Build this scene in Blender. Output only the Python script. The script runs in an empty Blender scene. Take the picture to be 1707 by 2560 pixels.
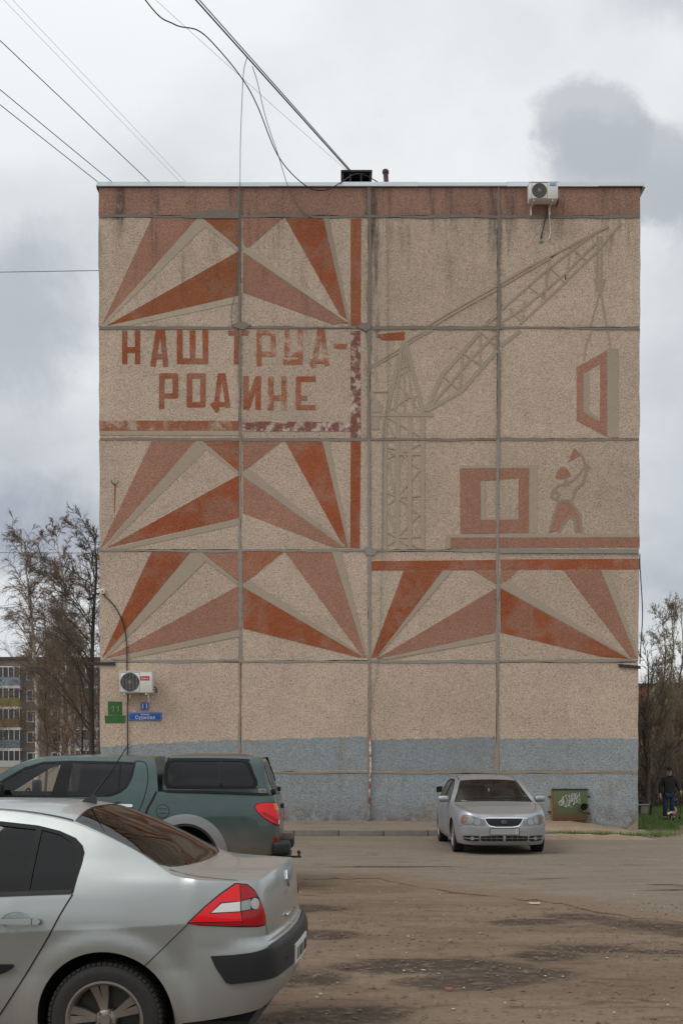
import bpy, bmesh, math, random
import numpy as np
from mathutils import Vector, Matrix, geometry as mgeo
R = math.radians
scn = bpy.context.scene
col = scn.collection
# ---------------------------------------------------------------- camera, sky, sun, exposure
cam_d = bpy.data.cameras.new('camera'); cam = bpy.data.objects.new('camera', cam_d); col.objects.link(cam)
cam.location = (0, 0, 1.87); cam.rotation_euler = (R(89.0), 0, 0)
cam_d.sensor_fit = 'VERTICAL'; cam_d.sensor_height = 36; cam_d.lens = 41.9; cam_d.shift_y = .2551
cam_d.clip_start = .1; cam_d.clip_end = 3000
scn.camera = cam
SUN_EL, SUN_DIR = 50, (-.86, -.46)          # overcast daylight, a little brighter from the left
def N(nt, t, ins=None, **at):
    n = nt.nodes.new(t)
    for k, v in at.items(): setattr(n, k, v)
    for k, v in (ins or {}).items():
        if isinstance(v, bpy.types.NodeSocket): nt.links.new(v, n.inputs[k])
        else: n.inputs[k].default_value = v
    return n
def MA(nt, op, a, b=None, c=None, clamp=False):
    ins = {0: a}
    if b is not None: ins[1] = b
    if c is not None: ins[2] = c
    return N(nt, 'ShaderNodeMath', ins, operation=op, use_clamp=clamp).outputs[0]
def MIX(nt, f, a, b, bt='MIX'):
    n = N(nt, 'ShaderNodeMix', data_type='RGBA', blend_type=bt)
    for i, v in ((0, f), (6, a), (7, b)):
        if isinstance(v, bpy.types.NodeSocket): nt.links.new(v, n.inputs[i])
        else: n.inputs[i].default_value = v if i == 0 or len(v) == 4 else (*v, 1)
    return n.outputs[2]
def SS(nt, a, b, x):   # smooth step
    return N(nt, 'ShaderNodeMapRange', {0: x, 1: a, 2: b, 3: 0., 4: 1.}, interpolation_type='SMOOTHSTEP').outputs[0]
def NOISE(nt, vec, scale, detail=4, rough=.55, dist=0.):
    return N(nt, 'ShaderNodeTexNoise', {'Vector': vec, 'Scale': scale, 'Detail': detail, 'Roughness': rough, 'Distortion': dist}).outputs[0]

world = bpy.data.worlds.new('World'); scn.world = world; world.use_nodes = True
nt = world.node_tree; nt.nodes.clear()
sky = N(nt, 'ShaderNodeTexSky', sky_type='NISHITA', sun_disc=False, sun_elevation=R(SUN_EL), sun_rotation=math.atan2(SUN_DIR[0], SUN_DIR[1]), air_density=1.0, dust_density=2.0)
gen = N(nt, 'ShaderNodeTexCoord').outputs['Generated']
sep = N(nt, 'ShaderNodeSeparateXYZ', {0: gen}); dx, dy, dz = sep.outputs
ele = MA(nt, 'MAXIMUM', dz, 0.0)
# cloud deck: the view direction carried onto a slightly domed layer so that clouds flatten towards the horizon
inv = MA(nt, 'DIVIDE', 1.0, MA(nt, 'ADD', ele, .22))
deck = N(nt, 'ShaderNodeCombineXYZ', {0: MA(nt, 'MULTIPLY', dx, inv), 1: MA(nt, 'MULTIPLY', dy, inv), 2: 0.37}).outputs[0]
n1 = NOISE(nt, deck, 2.1, 7, .52, .25); n2 = NOISE(nt, N(nt, 'ShaderNodeVectorMath', {0: deck, 1: (7.3, 2.1, 4.0)}, operation='ADD').outputs[0], .75, 5, .5)
shade = MA(nt, 'ADD', MA(nt, 'MULTIPLY', n1, .55), MA(nt, 'MULTIPLY', n2, .45))
ramp = N(nt, 'ShaderNodeValToRGB', {0: shade}); cr = ramp.color_ramp
cr.elements[0].position = .34; cr.elements[0].color = (.47, .51, .56, 1)
cr.elements[1].position = .62; cr.elements[1].color = (.87, .89, .90, 1)
e = cr.elements.new(.48); e.color = (.69, .72, .745, 1)
cloud = ramp.outputs[0]
# the heavier clouds over the roof line: soft banks at their own bearing (tangent of azimuth, tangent of elevation)
fy = MA(nt, 'MAXIMUM', dy, .05); tx = MA(nt, 'DIVIDE', dx, fy); tz = MA(nt, 'DIVIDE', dz, fy)
edge = NOISE(nt, gen, 10.0, 10, .64, .3)
front = SS(nt, .1, .4, dy)
def bank(cx, cz, rx, rz, soft, colr, amount, rough=.55, slope=0.):
    global cloud
    qx = MA(nt, 'DIVIDE', MA(nt, 'SUBTRACT', tx, cx), rx)
    zz = MA(nt, 'SUBTRACT', tz, cz)
    if slope: zz = MA(nt, 'ADD', zz, MA(nt, 'MULTIPLY', MA(nt, 'SUBTRACT', tx, cx), slope))
    qz = MA(nt, 'DIVIDE', zz, rz)
    r = MA(nt, 'SQRT', MA(nt, 'ADD', MA(nt, 'MULTIPLY', qx, qx), MA(nt, 'MULTIPLY', qz, qz)))
    r = MA(nt, 'ADD', r, MA(nt, 'MULTIPLY', MA(nt, 'SUBTRACT', edge, .5), rough * 2))
    m = MA(nt, 'MULTIPLY', MA(nt, 'MULTIPLY', MA(nt, 'SUBTRACT', 1.0, SS(nt, 1 - soft, 1.0, r)), amount), front)
    cloud = MIX(nt, m, cloud, colr)
# an overcast sky is brighter overhead than at the horizon
lum = MA(nt, 'MULTIPLY_ADD', SS(nt, .35, 1., dz), .65, 1.)
bank(.06, .47, .22, .16, .9, (.90, .92, .93), .8, .6)
bank(.215, .52, .06, .05, .38, (.48, .51, .55), .74, 1.0)
bank(.25, .485, .10, .06, .38, (.45, .485, .53), .74, 1.0)
bank(.34, .465, .14, .085, .65, (.46, .495, .545), .66, 1.0)
bank(.30, .40, .10, .06, .9, (.58, .62, .66), .5, .8)
bank(.30, .63, .14, .055, .8, (.50, .53, .57), .70, .8)
bank(-.27, .36, .09, .12, .85, (.44, .485, .54), .80, .9)
bank(-.30, .20, .16, .05, .85, (.33, .365, .44), .80, .9)
bank(-.26, .175, .10, .035, .8, (.36, .40, .48), .7, .9)
bank(-.30, .105, .18, .035, .7, (.74, .77, .80), .8, .7)
bank(.29, .25, .08, .16, .85, (.56, .60, .65), .75, .6)
skys = N(nt, 'ShaderNodeVectorMath', {0: sky.outputs[0], 1: (.105, .105, .105)}, operation='MULTIPLY').outputs[0]
cloud = N(nt, 'ShaderNodeVectorMath', {0: cloud, 1: N(nt, 'ShaderNodeCombineXYZ', {0: lum, 1: lum, 2: lum}).outputs[0]}, operation='MULTIPLY').outputs[0]
mixed = MIX(nt, .94, skys, cloud)
below = SS(nt, -.12, -.01, dz)                # under the horizon: dull ground tone
mixed = MIX(nt, below, (.13, .115, .10), mixed)
up = N(nt, 'ShaderNodeVectorMath', {0: mixed, 1: (10., 10., 10.)}, operation='MULTIPLY').outputs[0]
bg = N(nt, 'ShaderNodeBackground', {0: up, 1: .10})
nt.links.new(bg.outputs[0], N(nt, 'ShaderNodeOutputWorld').inputs[0])

sd = bpy.data.lights.new('sun', 'SUN'); sd.energy = 1.15; sd.angle = R(24); sd.color = (1, .965, .92)
sun = bpy.data.objects.new('sun', sd); col.objects.link(sun)
sv = Vector((SUN_DIR[0], SUN_DIR[1], 0)).normalized() * math.cos(R(SUN_EL)) + Vector((0, 0, math.sin(R(SUN_EL))))
sun.rotation_euler = sv.to_track_quat('Z', 'Y').to_euler(); sun.location = sv * 60
vs = scn.view_settings; vs.view_transform = 'Standard'; vs.look = 'None'; vs.exposure = 0; vs.gamma = 1; vs.use_curve_mapping = False
# ---------------------------------------------------------------- materials
MATS = {}
def new_mat(name):
    m = bpy.data.materials.new(name); m.use_nodes = True; t = m.node_tree; t.nodes.clear()
    b = N(t, 'ShaderNodeBsdfPrincipled'); o = N(t, 'ShaderNodeOutputMaterial'); t.links.new(b.outputs[0], o.inputs[0])
    MATS[name] = m
    return m, t, b
def setp(t, b, **k):
    for n, v in k.items():
        i = b.inputs[n.replace('_', ' ')]
        if isinstance(v, bpy.types.NodeSocket): t.links.new(v, i)
        elif isinstance(v, tuple) and len(v) == 3: i.default_value = (*v, 1)
        else: i.default_value = v
def C4(c): return (*c, 1) if len(c) == 3 else c
def simple(name, c, rough=.5, metal=0., var=.12, scale=14., bump=0., coat=0., spec=.5, em=None):
    m, t, b = new_mat(name); tc = N(t, 'ShaderNodeTexCoord').outputs['Object']
    n = NOISE(t, tc, scale, 5)
    base = MIX(t, n, tuple(x * (1 - var) for x in c), tuple(min(1, x * (1 + var)) for x in c))
    setp(t, b, Base_Color=base, Roughness=rough, Metallic=metal, Coat_Weight=coat, Coat_Roughness=.06, Specular_IOR_Level=spec)
    if bump: setp(t, b, Normal=N(t, 'ShaderNodeBump', {'Strength': bump, 'Distance': .01, 'Height': NOISE(t, tc, scale * 3, 4)}).outputs[0])
    return m
def paint(name, c, metal=.75, rough=.32, dust=.0, coat=.7, flake=.06, dustcol=(.20, .165, .13), dz=(.75, .3)):
    """car paint with a clear coat and road dust that thickens towards the sills"""
    m, t, b = new_mat(name); tc = N(t, 'ShaderNodeTexCoord').outputs['Object']
    z = N(t, 'ShaderNodeSeparateXYZ', {0: tc}).outputs[2]
    fl = NOISE(t, tc, 900., 1); big = NOISE(t, tc, 2.3, 6, .6)
    base = MIX(t, fl, tuple(x * (1 - flake) for x in c), tuple(x * (1 + flake) for x in c))
    d = MA(t, 'MULTIPLY', MA(t, 'MULTIPLY', SS(t, dz[0], dz[1], z), dust), MA(t, 'ADD', .45, big))
    d = MA(t, 'ADD', d, MA(t, 'MULTIPLY', SS(t, .45, .75, NOISE(t, tc, 5., 6, .65)), dust * .12), clamp=True)
    setp(t, b, Base_Color=MIX(t, d, base, dustcol), Metallic=MA(t, 'MULTIPLY', MA(t, 'SUBTRACT', 1., d), metal), Roughness=MA(t, 'ADD', rough, MA(t, 'MULTIPLY', d, .45)),
         Coat_Weight=MA(t, 'SUBTRACT', coat, MA(t, 'MULTIPLY', d, .6), clamp=True), Coat_Roughness=.06)
    return m
def glass(name, tint, rough=.02, ior=1.5, refl=1.):
    m = bpy.data.materials.new(name); m.use_nodes = True; t = m.node_tree; t.nodes.clear(); MATS[name] = m
    fr = N(t, 'ShaderNodeFresnel', {'IOR': ior}).outputs[0]
    fr = MA(t, 'MULTIPLY', fr, refl, clamp=True)
    tr = N(t, 'ShaderNodeBsdfTransparent', {0: C4(tint)}); gl = N(t, 'ShaderNodeBsdfGlossy', {0: (1, 1, 1, 1), 'Roughness': rough})
    mx = N(t, 'ShaderNodeMixShader', {0: fr, 1: tr.outputs[0], 2: gl.outputs[0]})
    t.links.new(mx.outputs[0], N(t, 'ShaderNodeOutputMaterial').inputs[0]); return m
def lens(name, c, rough=.12):
    m, t, b = new_mat(name); tc = N(t, 'ShaderNodeTexCoord').outputs['Object']
    w = N(t, 'ShaderNodeTexWave', {'Vector': tc, 'Scale': 38., 'Distortion': 0.}, wave_type='BANDS', bands_direction='Z').outputs[1]
    setp(t, b, Base_Color=MIX(t, MA(t, 'MULTIPLY', w, .3), c, tuple(x * .55 for x in c)), Roughness=rough, Coat_Weight=.35, Coat_Roughness=.05, Specular_IOR_Level=.3)
    return m
M = MATS
# ---------------------------------------------------------------- mesh helpers
def link(o, parent=None):
    col.objects.link(o)
    if parent is not None: o.parent = parent
    return o
def mesh_obj(name, V, F, mat, parent=None, smooth=False, normals=None):
    me = bpy.data.meshes.new(name); me.from_pydata([tuple(v) for v in V], [], [tuple(f) for f in F])
    if mat is not None:
        for mm in (mat if isinstance(mat, (list, tuple)) else [mat]): me.materials.append(M[mm] if isinstance(mm, str) else mm)
    if smooth: me.shade_smooth()
    if normals is not None:
        me.shade_smooth(); me.normals_split_custom_set([tuple(n) for n in normals])
    me.update()
    return link(bpy.data.objects.new(name, me), parent)
def tag(o, label=None, cat=None, group=None, kind=None):
    for k, v in (('label', label), ('category', cat), ('group', group), ('kind', kind)):
        if v: o[k] = v
    return o
def empty(name, loc=(0, 0, 0), rz=0., parent=None):
    o = bpy.data.objects.new(name, None); o.empty_display_size = .1; o.location = loc; o.rotation_euler = (0, 0, rz)
    return link(o, parent)
def copy_tree(o, parent=None):
    c = o.copy(); col.objects.link(c); c.parent = parent
    for ch in list(o.children): copy_tree(ch, c)
    return c
class MB:
    """collects simple solids into one mesh"""
    def __init__(s): s.v = []; s.f = []
    def add(s, V, F):
        k = len(s.v); s.v += [tuple(v) for v in V]; s.f += [tuple(i + k for i in f) for f in F]; return s
    def box(s, x0, x1, y0, y1, z0, z1, M4=None):
        V = [(x, y, z) for x in (x0, x1) for y in (y0, y1) for z in (z0, z1)]
        if M4 is not None: V = [M4 @ Vector(v) for v in V]
        return s.add(V, [(0, 1, 3, 2), (4, 6, 7, 5), (0, 4, 5, 1), (2, 3, 7, 6), (0, 2, 6, 4), (1, 5, 7, 3)])
    def rbox(s, x0, x1, y0, y1, z0, z1, b=.02, seg=2, M4=None):
        bm = bmesh.new(); bmesh.ops.create_cube(bm, size=1.)
        for v in bm.verts: v.co = Vector(((x0 + x1) / 2 + v.co.x * (x1 - x0), (y0 + y1) / 2 + v.co.y * (y1 - y0), (z0 + z1) / 2 + v.co.z * (z1 - z0)))
        bmesh.ops.bevel(bm, geom=bm.edges[:], offset=b, segments=seg, affect='EDGES', profile=.5)
        bm.verts.index_update(); V = [M4 @ v.co if M4 is not None else v.co.copy() for v in bm.verts]; F = [[v.index for v in f.verts] for f in bm.faces]; bm.free()
        return s.add(V, F)
    def tube(s, pts, r, n=6, cap=True):
        pts = [Vector(p) for p in pts]; rs = r if isinstance(r, (list, tuple)) else [r] * len(pts)
        up = Vector((0, 0, 1)); V = []; F = []; prev = None
        for i, p in enumerate(pts):
            d = (pts[min(i + 1, len(pts) - 1)] - pts[max(i - 1, 0)]); d = d.normalized() if d.length > 1e-9 else up
            if prev is None:
                a = d.cross(up if abs(d.z) < .95 else Vector((1, 0, 0))).normalized()
            else:
                a = prev - d * prev.dot(d); a = a.normalized() if a.length > 1e-6 else d.orthogonal().normalized()
            prev = a; b = d.cross(a)
            for k in range(n):
                an = 2 * math.pi * k / n; V.append(p + (a * math.cos(an) + b * math.sin(an)) * rs[i])
        for i in range(len(pts) - 1):
            for k in range(n): F.append((i * n + k, i * n + (k + 1) % n, (i + 1) * n + (k + 1) % n, (i + 1) * n + k))
        if cap: F.append(tuple(range(n - 1, -1, -1))); F.append(tuple(range(len(V) - n, len(V))))
        return s.add(V, F)
    def lathe(s, prof, n=48, axis='y', c=(0, 0, 0), a0=0., a1=2 * math.pi):
        full = abs(a1 - a0 - 2 * math.pi) < 1e-6; m = n if full else n + 1; V = []; F = []
        for k in range(m):
            an = a0 + (a1 - a0) * k / n; cs, sn = math.cos(an), math.sin(an)
            for r, h in prof:
                V.append((c[0] + r * cs, c[1] + h, c[2] + r * sn) if axis == 'y' else (c[0] + r * cs, c[1] + r * sn, c[2] + h) if axis == 'z' else (c[0] + h, c[1] + r * cs, c[2] + r * sn))
        L = len(prof)
        for k in range(n):
            for i in range(L - 1):
                a, b = k * L + i, ((k + 1) % m) * L + i
                F.append((a, a + 1, b + 1, b))
        return s.add(V, F)
    def prism(s, poly, y0, y1):   # polygon in (x, z) with depth in y
        n = len(poly); V = [(x, y0, z) for x, z in poly] + [(x, y1, z) for x, z in poly]
        return s.add(V, [tuple(range(n)), tuple(range(2 * n - 1, n - 1, -1))] + [(i, i + n, (i + 1) % n + n, (i + 1) % n) for i in range(n)])
    def build(s, name, mat, parent=None, smooth=False, auto=None):
        o = mesh_obj(name, s.v, s.f, mat, parent, smooth)
        if auto is not None:
            o.data.shade_smooth(); o.data.set_sharp_from_angle(angle=R(auto))
        return o
def inside(poly, P):
    poly = np.asarray(poly); P = np.asarray(P); r = np.zeros(len(P), bool); x, y = P[:, 0], P[:, 1]
    for (x0, y0), (x1, y1) in zip(poly, np.roll(poly, -1, 0)):
        if y0 == y1: continue
        r ^= ((y0 > y) != (y1 > y)) & (x < (x1 - x0) * (y - y0) / (y1 - y0) + x0)
    return r
def dens(poly, d, closed=True):
    p = np.asarray(poly, float); q = np.roll(p, -1, 0) if closed else p[1:]; out = []
    for a, b in zip(p, q):
        k = max(1, int(math.ceil(np.hypot(*(b - a)) / d))); out += [a + (b - a) * i / k for i in range(k)]
    if not closed: out.append(p[-1])
    return np.array(out)
def tri2d(loops, holes=(), du=None, extra=None):
    """triangulate the union of outlines minus holes, with inner points every du"""
    rings = [dens(l, du) if du else np.asarray(l, float) for l in loops]; hr = [dens(l, du) if du else np.asarray(l, float) for l in holes]
    pts = []; edges = []
    for r in rings + hr:
        k = len(pts); n = len(r); pts += [tuple(p) for p in r]; edges += [(k + i, k + (i + 1) % n) for i in range(n)]
    if du:
        allp = np.array(pts); lo, hi = allp.min(0), allp.max(0); g = []
        for j, y in enumerate(np.arange(lo[1] + du * .5, hi[1], du * .87)):
            for x in np.arange(lo[0] + du * (.25 + .5 * (j % 2)), hi[0], du): g.append((x, y))
        if g:
            g = np.array(g); ok = np.zeros(len(g), bool)
            for r in rings: ok |= inside(r, g)
            for r in hr: ok &= ~inside(r, g)
            g = g[ok]
            if len(g):
                dd = np.full(len(g), 9.)
                for i in range(0, len(allp), 200): dd = np.minimum(dd, np.sqrt(((g[:, None] - allp[None, i:i + 200]) ** 2).sum(2)).min(1))
                pts += [tuple(p) for p in g[dd > du * .45]]
    if extra is not None and len(extra):
        ok = np.zeros(len(extra), bool)
        for r in rings: ok |= inside(r, extra)
        for r in hr: ok &= ~inside(r, extra)
        pts += [tuple(p) for p in extra[ok]]
    vv, _, ff, *_r = mgeo.delaunay_2d_cdt([Vector(p) for p in pts], edges, [], 0, 1e-6)
    V = np.array([tuple(v) for v in vv]); F = np.array([tuple(f)[:3] for f in ff])
    c = V[F].mean(1); ok = np.zeros(len(F), bool)
    for r in rings: ok |= inside(r, c)
    for r in hr: ok &= ~inside(r, c)
    F = F[ok]; used = np.unique(F); mp = -np.ones(len(V), int); mp[used] = np.arange(len(used))
    return V[used], mp[F]
def boundary(F):
    cnt = {}
    for f in F:
        for a, b in ((f[0], f[1]), (f[1], f[2]), (f[2], f[0])): cnt[(a, b)] = 1
    return [(a, b) for (a, b) in cnt if (b, a) not in cnt]
def skin(sh, kind, loops, holes=(), du=.06, off=0., thick=0., sgn=-1):
    """a patch that follows a shell: vertices, faces and loop normals"""
    ex = None
    if kind == 'side' and sh.crease:      # extra points on both flanks of a body crease keep it crisp
        q = np.arange(sh.crease[0][0], sh.crease[0][-1], .03); zc = np.interp(q, sh.crease[0], sh.crease[1]); ex = np.vstack([np.c_[q, zc - .006], np.c_[q, zc + .006]])
    uv, F = tri2d(loops, holes, du, ex); P, Nn = sh.ev(kind, uv[:, 0], uv[:, 1])
    P = P + Nn * (off(uv)[:, None] if callable(off) else off)
    a = P[F[:, 1]] - P[F[:, 0]]; b = P[F[:, 2]] - P[F[:, 0]]; fl = (np.cross(a, b) * Nn[F].mean(1)).sum(1) < 0
    F = F.copy(); F[fl] = F[fl][:, ::-1]
    LN = [Nn[i] for f in F for i in f]; FF = [tuple(f) for f in F]; V = P
    if thick:
        be = boundary(F); Q = P - Nn * thick; V = np.vstack([P, P, Q]); n = len(P)
        for i, j in be:
            FF.append((i + n, i + 2 * n, j + 2 * n, j + n)); nn = np.cross(P[j] - P[i], Nn[i]); nn /= max(np.linalg.norm(nn), 1e-9); LN += [nn] * 4
    V = V.copy(); LN = np.array(LN)
    if sgn < 0:
        V[:, 1] *= -1; LN[:, 1] *= -1; out = []; k = 0; NL = []
        for f in FF:
            out.append(tuple(reversed(f))); NL += list(LN[k:k + len(f)][::-1]); k += len(f)
        FF, LN = out, np.array(NL)
    return V, FF, LN
def join(parts):
    V = []; F = []; L = []; k = 0
    for v, f, l in parts:
        V += list(v); F += [tuple(i + k for i in q) for q in f]; L += list(l); k += len(v)
    return V, F, L
def patch(sh, name, poly, mat, parent, kind='side', sides=(-1, 1), holes=(), du=.06, off=.002, thick=.0, smooth=False, merge=False):
    if smooth: poly = catmull(poly, 8, True)
    g = [skin(sh, kind, [poly], holes, du, off, thick, s) for s in sides]
    if merge: g = [join(g)]
    r = [mesh_obj(name, v, f, mat, parent, normals=l) for v, f, l in g]
    return r if len(r) > 1 else r[0]
def ribbon(sh, name, line, width, mat, parent, kind='side', sides=(-1, 1), off=.0012, smooth=True, closed=False, du=.03):
    line = catmull(line, 10, closed) if smooth else np.asarray(line, float)
    line = dens(line, du, closed)
    if closed: line = np.vstack([line, line[:1]])
    d = np.gradient(line, axis=0); d /= np.maximum(np.hypot(d[:, 0], d[:, 1]), 1e-9)[:, None]; nn = np.c_[-d[:, 1], d[:, 0]] * width / 2
    uv = np.vstack([line + nn, line - nn]); n = len(line); P, Nn = sh.ev(kind, uv[:, 0], uv[:, 1]); P = P + Nn * off
    out = []
    for s in sides:
        Q = P.copy(); Q[:, 1] *= s; NN = Nn.copy(); NN[:, 1] *= s; F = []; L = []
        for i in range(n - 1):
            q = [i, i + 1, n + i + 1, n + i]; a = np.cross(Q[q[1]] - Q[q[0]], Q[q[3]] - Q[q[0]])
            if (a * NN[i]).sum() < 0: q = q[::-1]
            F.append(tuple(q)); L += [NN[x] for x in q]
        out.append(mesh_obj(name, Q, F, mat, parent, normals=L))
    return out
def arc(xc, zc, r, a0, a1, n=28):
    return [(xc + r * math.cos(R(a)), zc + r * math.sin(R(a))) for a in np.linspace(a0, a1, n)]
def text_obj(name, body, size, mat, parent=None, depth=.002, spacing=1.):
    """lettering as a mesh lying in x-z, facing -y, centred on its origin"""
    c = bpy.data.curves.new(name, 'FONT'); c.body = body; c.size = size; c.align_x = 'CENTER'; c.align_y = 'CENTER'; c.extrude = depth; c.space_character = spacing; c.resolution_u = 3
    o = bpy.data.objects.new(name, c); col.objects.link(o); dg = bpy.context.evaluated_depsgraph_get()
    me = bpy.data.meshes.new_from_object(o.evaluated_get(dg)); bpy.data.objects.remove(o); bpy.data.curves.remove(c)
    me.transform(Matrix.Rotation(R(90), 4, 'X')); me.name = name; me.materials.clear(); me.materials.append(M[mat])
    return link(bpy.data.objects.new(name, me), parent)
paint('paint_sedan', (.345, .37, .36), .6, .34, dust=.65, coat=.6)
paint('paint_hatch', (.33, .34, .362), .6, .38, dust=.35, coat=.35)
paint('paint_pickup', (.048, .084, .079), .45, .30, dust=.75, dz=(1.0, .45))
paint('paint_dark', (.03, .03, .036), .4, .3, dust=.3)
paint('paint_silver_arch', (.28, .30, .31), .4, .42, dust=.5, dz=(1., .3))
glass('glass_clear', (.84, .88, .86)); glass('glass_tint', (.045, .05, .055), refl=.72); glass('glass_dark', (.10, .105, .11)); glass('glass_bg', (.08, .09, .10), .05)
glass('glass_lens', (.93, .94, .95))
simple('black_plastic', (.016, .016, .017), .55, var=.2, bump=.05, spec=.35); simple('frame_black', (.007, .007, .008), .6, spec=.25); simple('black_gloss', (.008, .008, .009), .25); simple('gap', (.004, .004, .004), .8)
simple('rubber', (.021, .019, .017), .8, var=.4, scale=20, bump=.15); simple('tread', (.012, .0115, .011), .9, var=.3)
simple('rim_silver', (.25, .225, .20), .40, .7, var=.35, scale=9); simple('rim_dirty', (.30, .29, .28), .45, .5, var=.4, scale=9)
simple('chrome', (.75, .76, .78), .12, 1., var=.04); simple('steel_dark', (.05, .045, .04), .55, .5, var=.4)
simple('well', (.006, .006, .006), .9); simple('cabin', (.035, .034, .034), .85); simple('seat_fabric', (.20, .195, .175), .9, bump=.1); simple('seat_dark', (.03, .03, .032), .9)
lens('lens_red', (.88, .008, .014)); lens('lens_red_deep', (.40, .005, .009)); lens('lens_white', (.80, .79, .78)); lens('lens_orange', (.75, .25, .02))
simple('reflector', (.42, .43, .41), .25, .6, var=.15, scale=30); simple('lens_grey', (.32, .31, .31), .2, .3, scale=40, var=.3)
simple('plate_white', (.62, .61, .58), .45, var=.2); simple('plate_ink', (.03, .03, .03), .5); simple('plate_grey', (.30, .30, .295), .5, var=.1, scale=3)
simple('orange_tint', (.65, .24, .10), .15, .3)
# ---------------------------------------------------------------- wall surfaces
def aggregate(name, c1, c2=None, sc=1.2, lo=.42, hi=.62, pebble=.38, bump=.5, grime=1., splash=0., det=6):
    """exposed pebble concrete, plain or under paint that has worn through in patches; soot runs down from the roof"""
    m, t, b = new_mat(name); tc = N(t, 'ShaderNodeTexCoord').outputs['Object']
    x, y, z = N(t, 'ShaderNodeSeparateXYZ', {0: tc}).outputs
    big = NOISE(t, tc, .55, 5, .6); mid = NOISE(t, tc, 3.2, 5, .65)
    base = tuple(c1)
    if c2 is not None:
        wear = NOISE(t, tc, sc, det, .68, .3)
        base = MIX(t, SS(t, lo, hi, wear), c1, c2)
    v = N(t, 'ShaderNodeTexVoronoi', {'Vector': tc, 'Scale': 52.})
    rnd = N(t, 'ShaderNodeSeparateColor', {0: v.outputs['Color']}).outputs[0]
    dist = v.outputs['Distance']
    fine = NOISE(t, tc, 60., 3, .6)
    k = MA(t, 'ADD', 1 - pebble * .55, MA(t, 'MULTIPLY', rnd, pebble * 1.1))
    k = MA(t, 'MULTIPLY', k, MA(t, 'SUBTRACT', 1.0, MA(t, 'MULTIPLY', SS(t, .50, .85, dist), pebble * 1.1)))
    k = MA(t, 'MULTIPLY', k, MA(t, 'ADD', .76, MA(t, 'MULTIPLY', big, .48)))
    k = MA(t, 'MULTIPLY', k, MA(t, 'ADD', .84, MA(t, 'MULTIPLY', mid, .32)))
    k = MA(t, 'MULTIPLY', k, MA(t, 'ADD', .7, MA(t, 'MULTIPLY', fine, .6)))
    k = MA(t, 'MULTIPLY', k, MA(t, 'ADD', .93, MA(t, 'MULTIPLY', N(t, 'ShaderNodeObjectInfo').outputs['Random'], .14)))
    col_ = N(t, 'ShaderNodeVectorMath', {0: base, 1: N(t, 'ShaderNodeCombineXYZ', {0: k, 1: k, 2: k}).outputs[0]}, operation='MULTIPLY').outputs[0]
    # soot runs: long vertical streaks, most below the parapet, and one beside the middle joint
    sv = N(t, 'ShaderNodeCombineXYZ', {0: MA(t, 'MULTIPLY', x, 1.7), 1: 0., 2: MA(t, 'MULTIPLY', z, .22)}).outputs[0]
    run = SS(t, .50, .74, NOISE(t, sv, 1.6, 6, .68, .15)); hz = SS(t, 10.5, 16., z)
    joint = MA(t, 'MULTIPLY', SS(t, .22, .02, MA(t, 'ABSOLUTE', MA(t, 'SUBTRACT', x, .14))), MA(t, 'MULTIPLY', SS(t, 10., 12.6, z), SS(t, .42, .62, NOISE(t, sv, 2.6, 6, .75))))
    left = MA(t, 'MULTIPLY', SS(t, .22, .0, MA(t, 'ABSOLUTE', MA(t, 'ADD', x, 6.23))), MA(t, 'MULTIPLY', SS(t, 14.2, 15.6, z), SS(t, .3, .6, NOISE(t, tc, 5., 5, .7))))
    g = MA(t, 'ADD', MA(t, 'MULTIPLY', run, MA(t, 'MULTIPLY', hz, .72)), MA(t, 'ADD', MA(t, 'MULTIPLY', joint, .75), MA(t, 'MULTIPLY', left, .7)))
    for xj in (-3.2375, 0., 3.2175):      # grime gathers along the joints, more so high up
        g = MA(t, 'ADD', g, MA(t, 'MULTIPLY', MA(t, 'MULTIPLY', SS(t, .20, .03, MA(t, 'ABSOLUTE', MA(t, 'SUBTRACT', x, xj))), SS(t, 6., 13., z)), MA(t, 'MULTIPLY', SS(t, .40, .70, mid), .55)))
    for zj, am in ((15.25, .5), (12.486, .45), (9.712, .35), (6.939, .2)):
        g = MA(t, 'ADD', g, MA(t, 'MULTIPLY', SS(t, .16, .03, MA(t, 'ABSOLUTE', MA(t, 'SUBTRACT', z, zj))), MA(t, 'MULTIPLY', SS(t, .42, .72, mid), am)))
    g = MA(t, 'ADD', g, MA(t, 'MULTIPLY', hz, .06))
    g = MA(t, 'MULTIPLY', g, grime, clamp=True)
    col_ = MIX(t, g, col_, (.075, .065, .055))
    if splash:
        col_ = MIX(t, MA(t, 'MULTIPLY', MA(t, 'MULTIPLY', SS(t, .75, .05, z), SS(t, .36, .62, NOISE(t, tc, 3.4, 6, .7))), splash), col_, (.16, .115, .08))
        col_ = MIX(t, MA(t, 'MULTIPLY', SS(t, .54, .70, NOISE(t, sv, 2.2, 6, .7)), .35), col_, (.17, .17, .145))
    hgt = MA(t, 'SUBTRACT', 1.0, dist)
    setp(t, b, Base_Color=col_, Roughness=.92, Specular_IOR_Level=.25, Normal=N(t, 'ShaderNodeBump', {'Strength': bump, 'Distance': .012, 'Height': hgt}).outputs[0])
    return m
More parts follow.
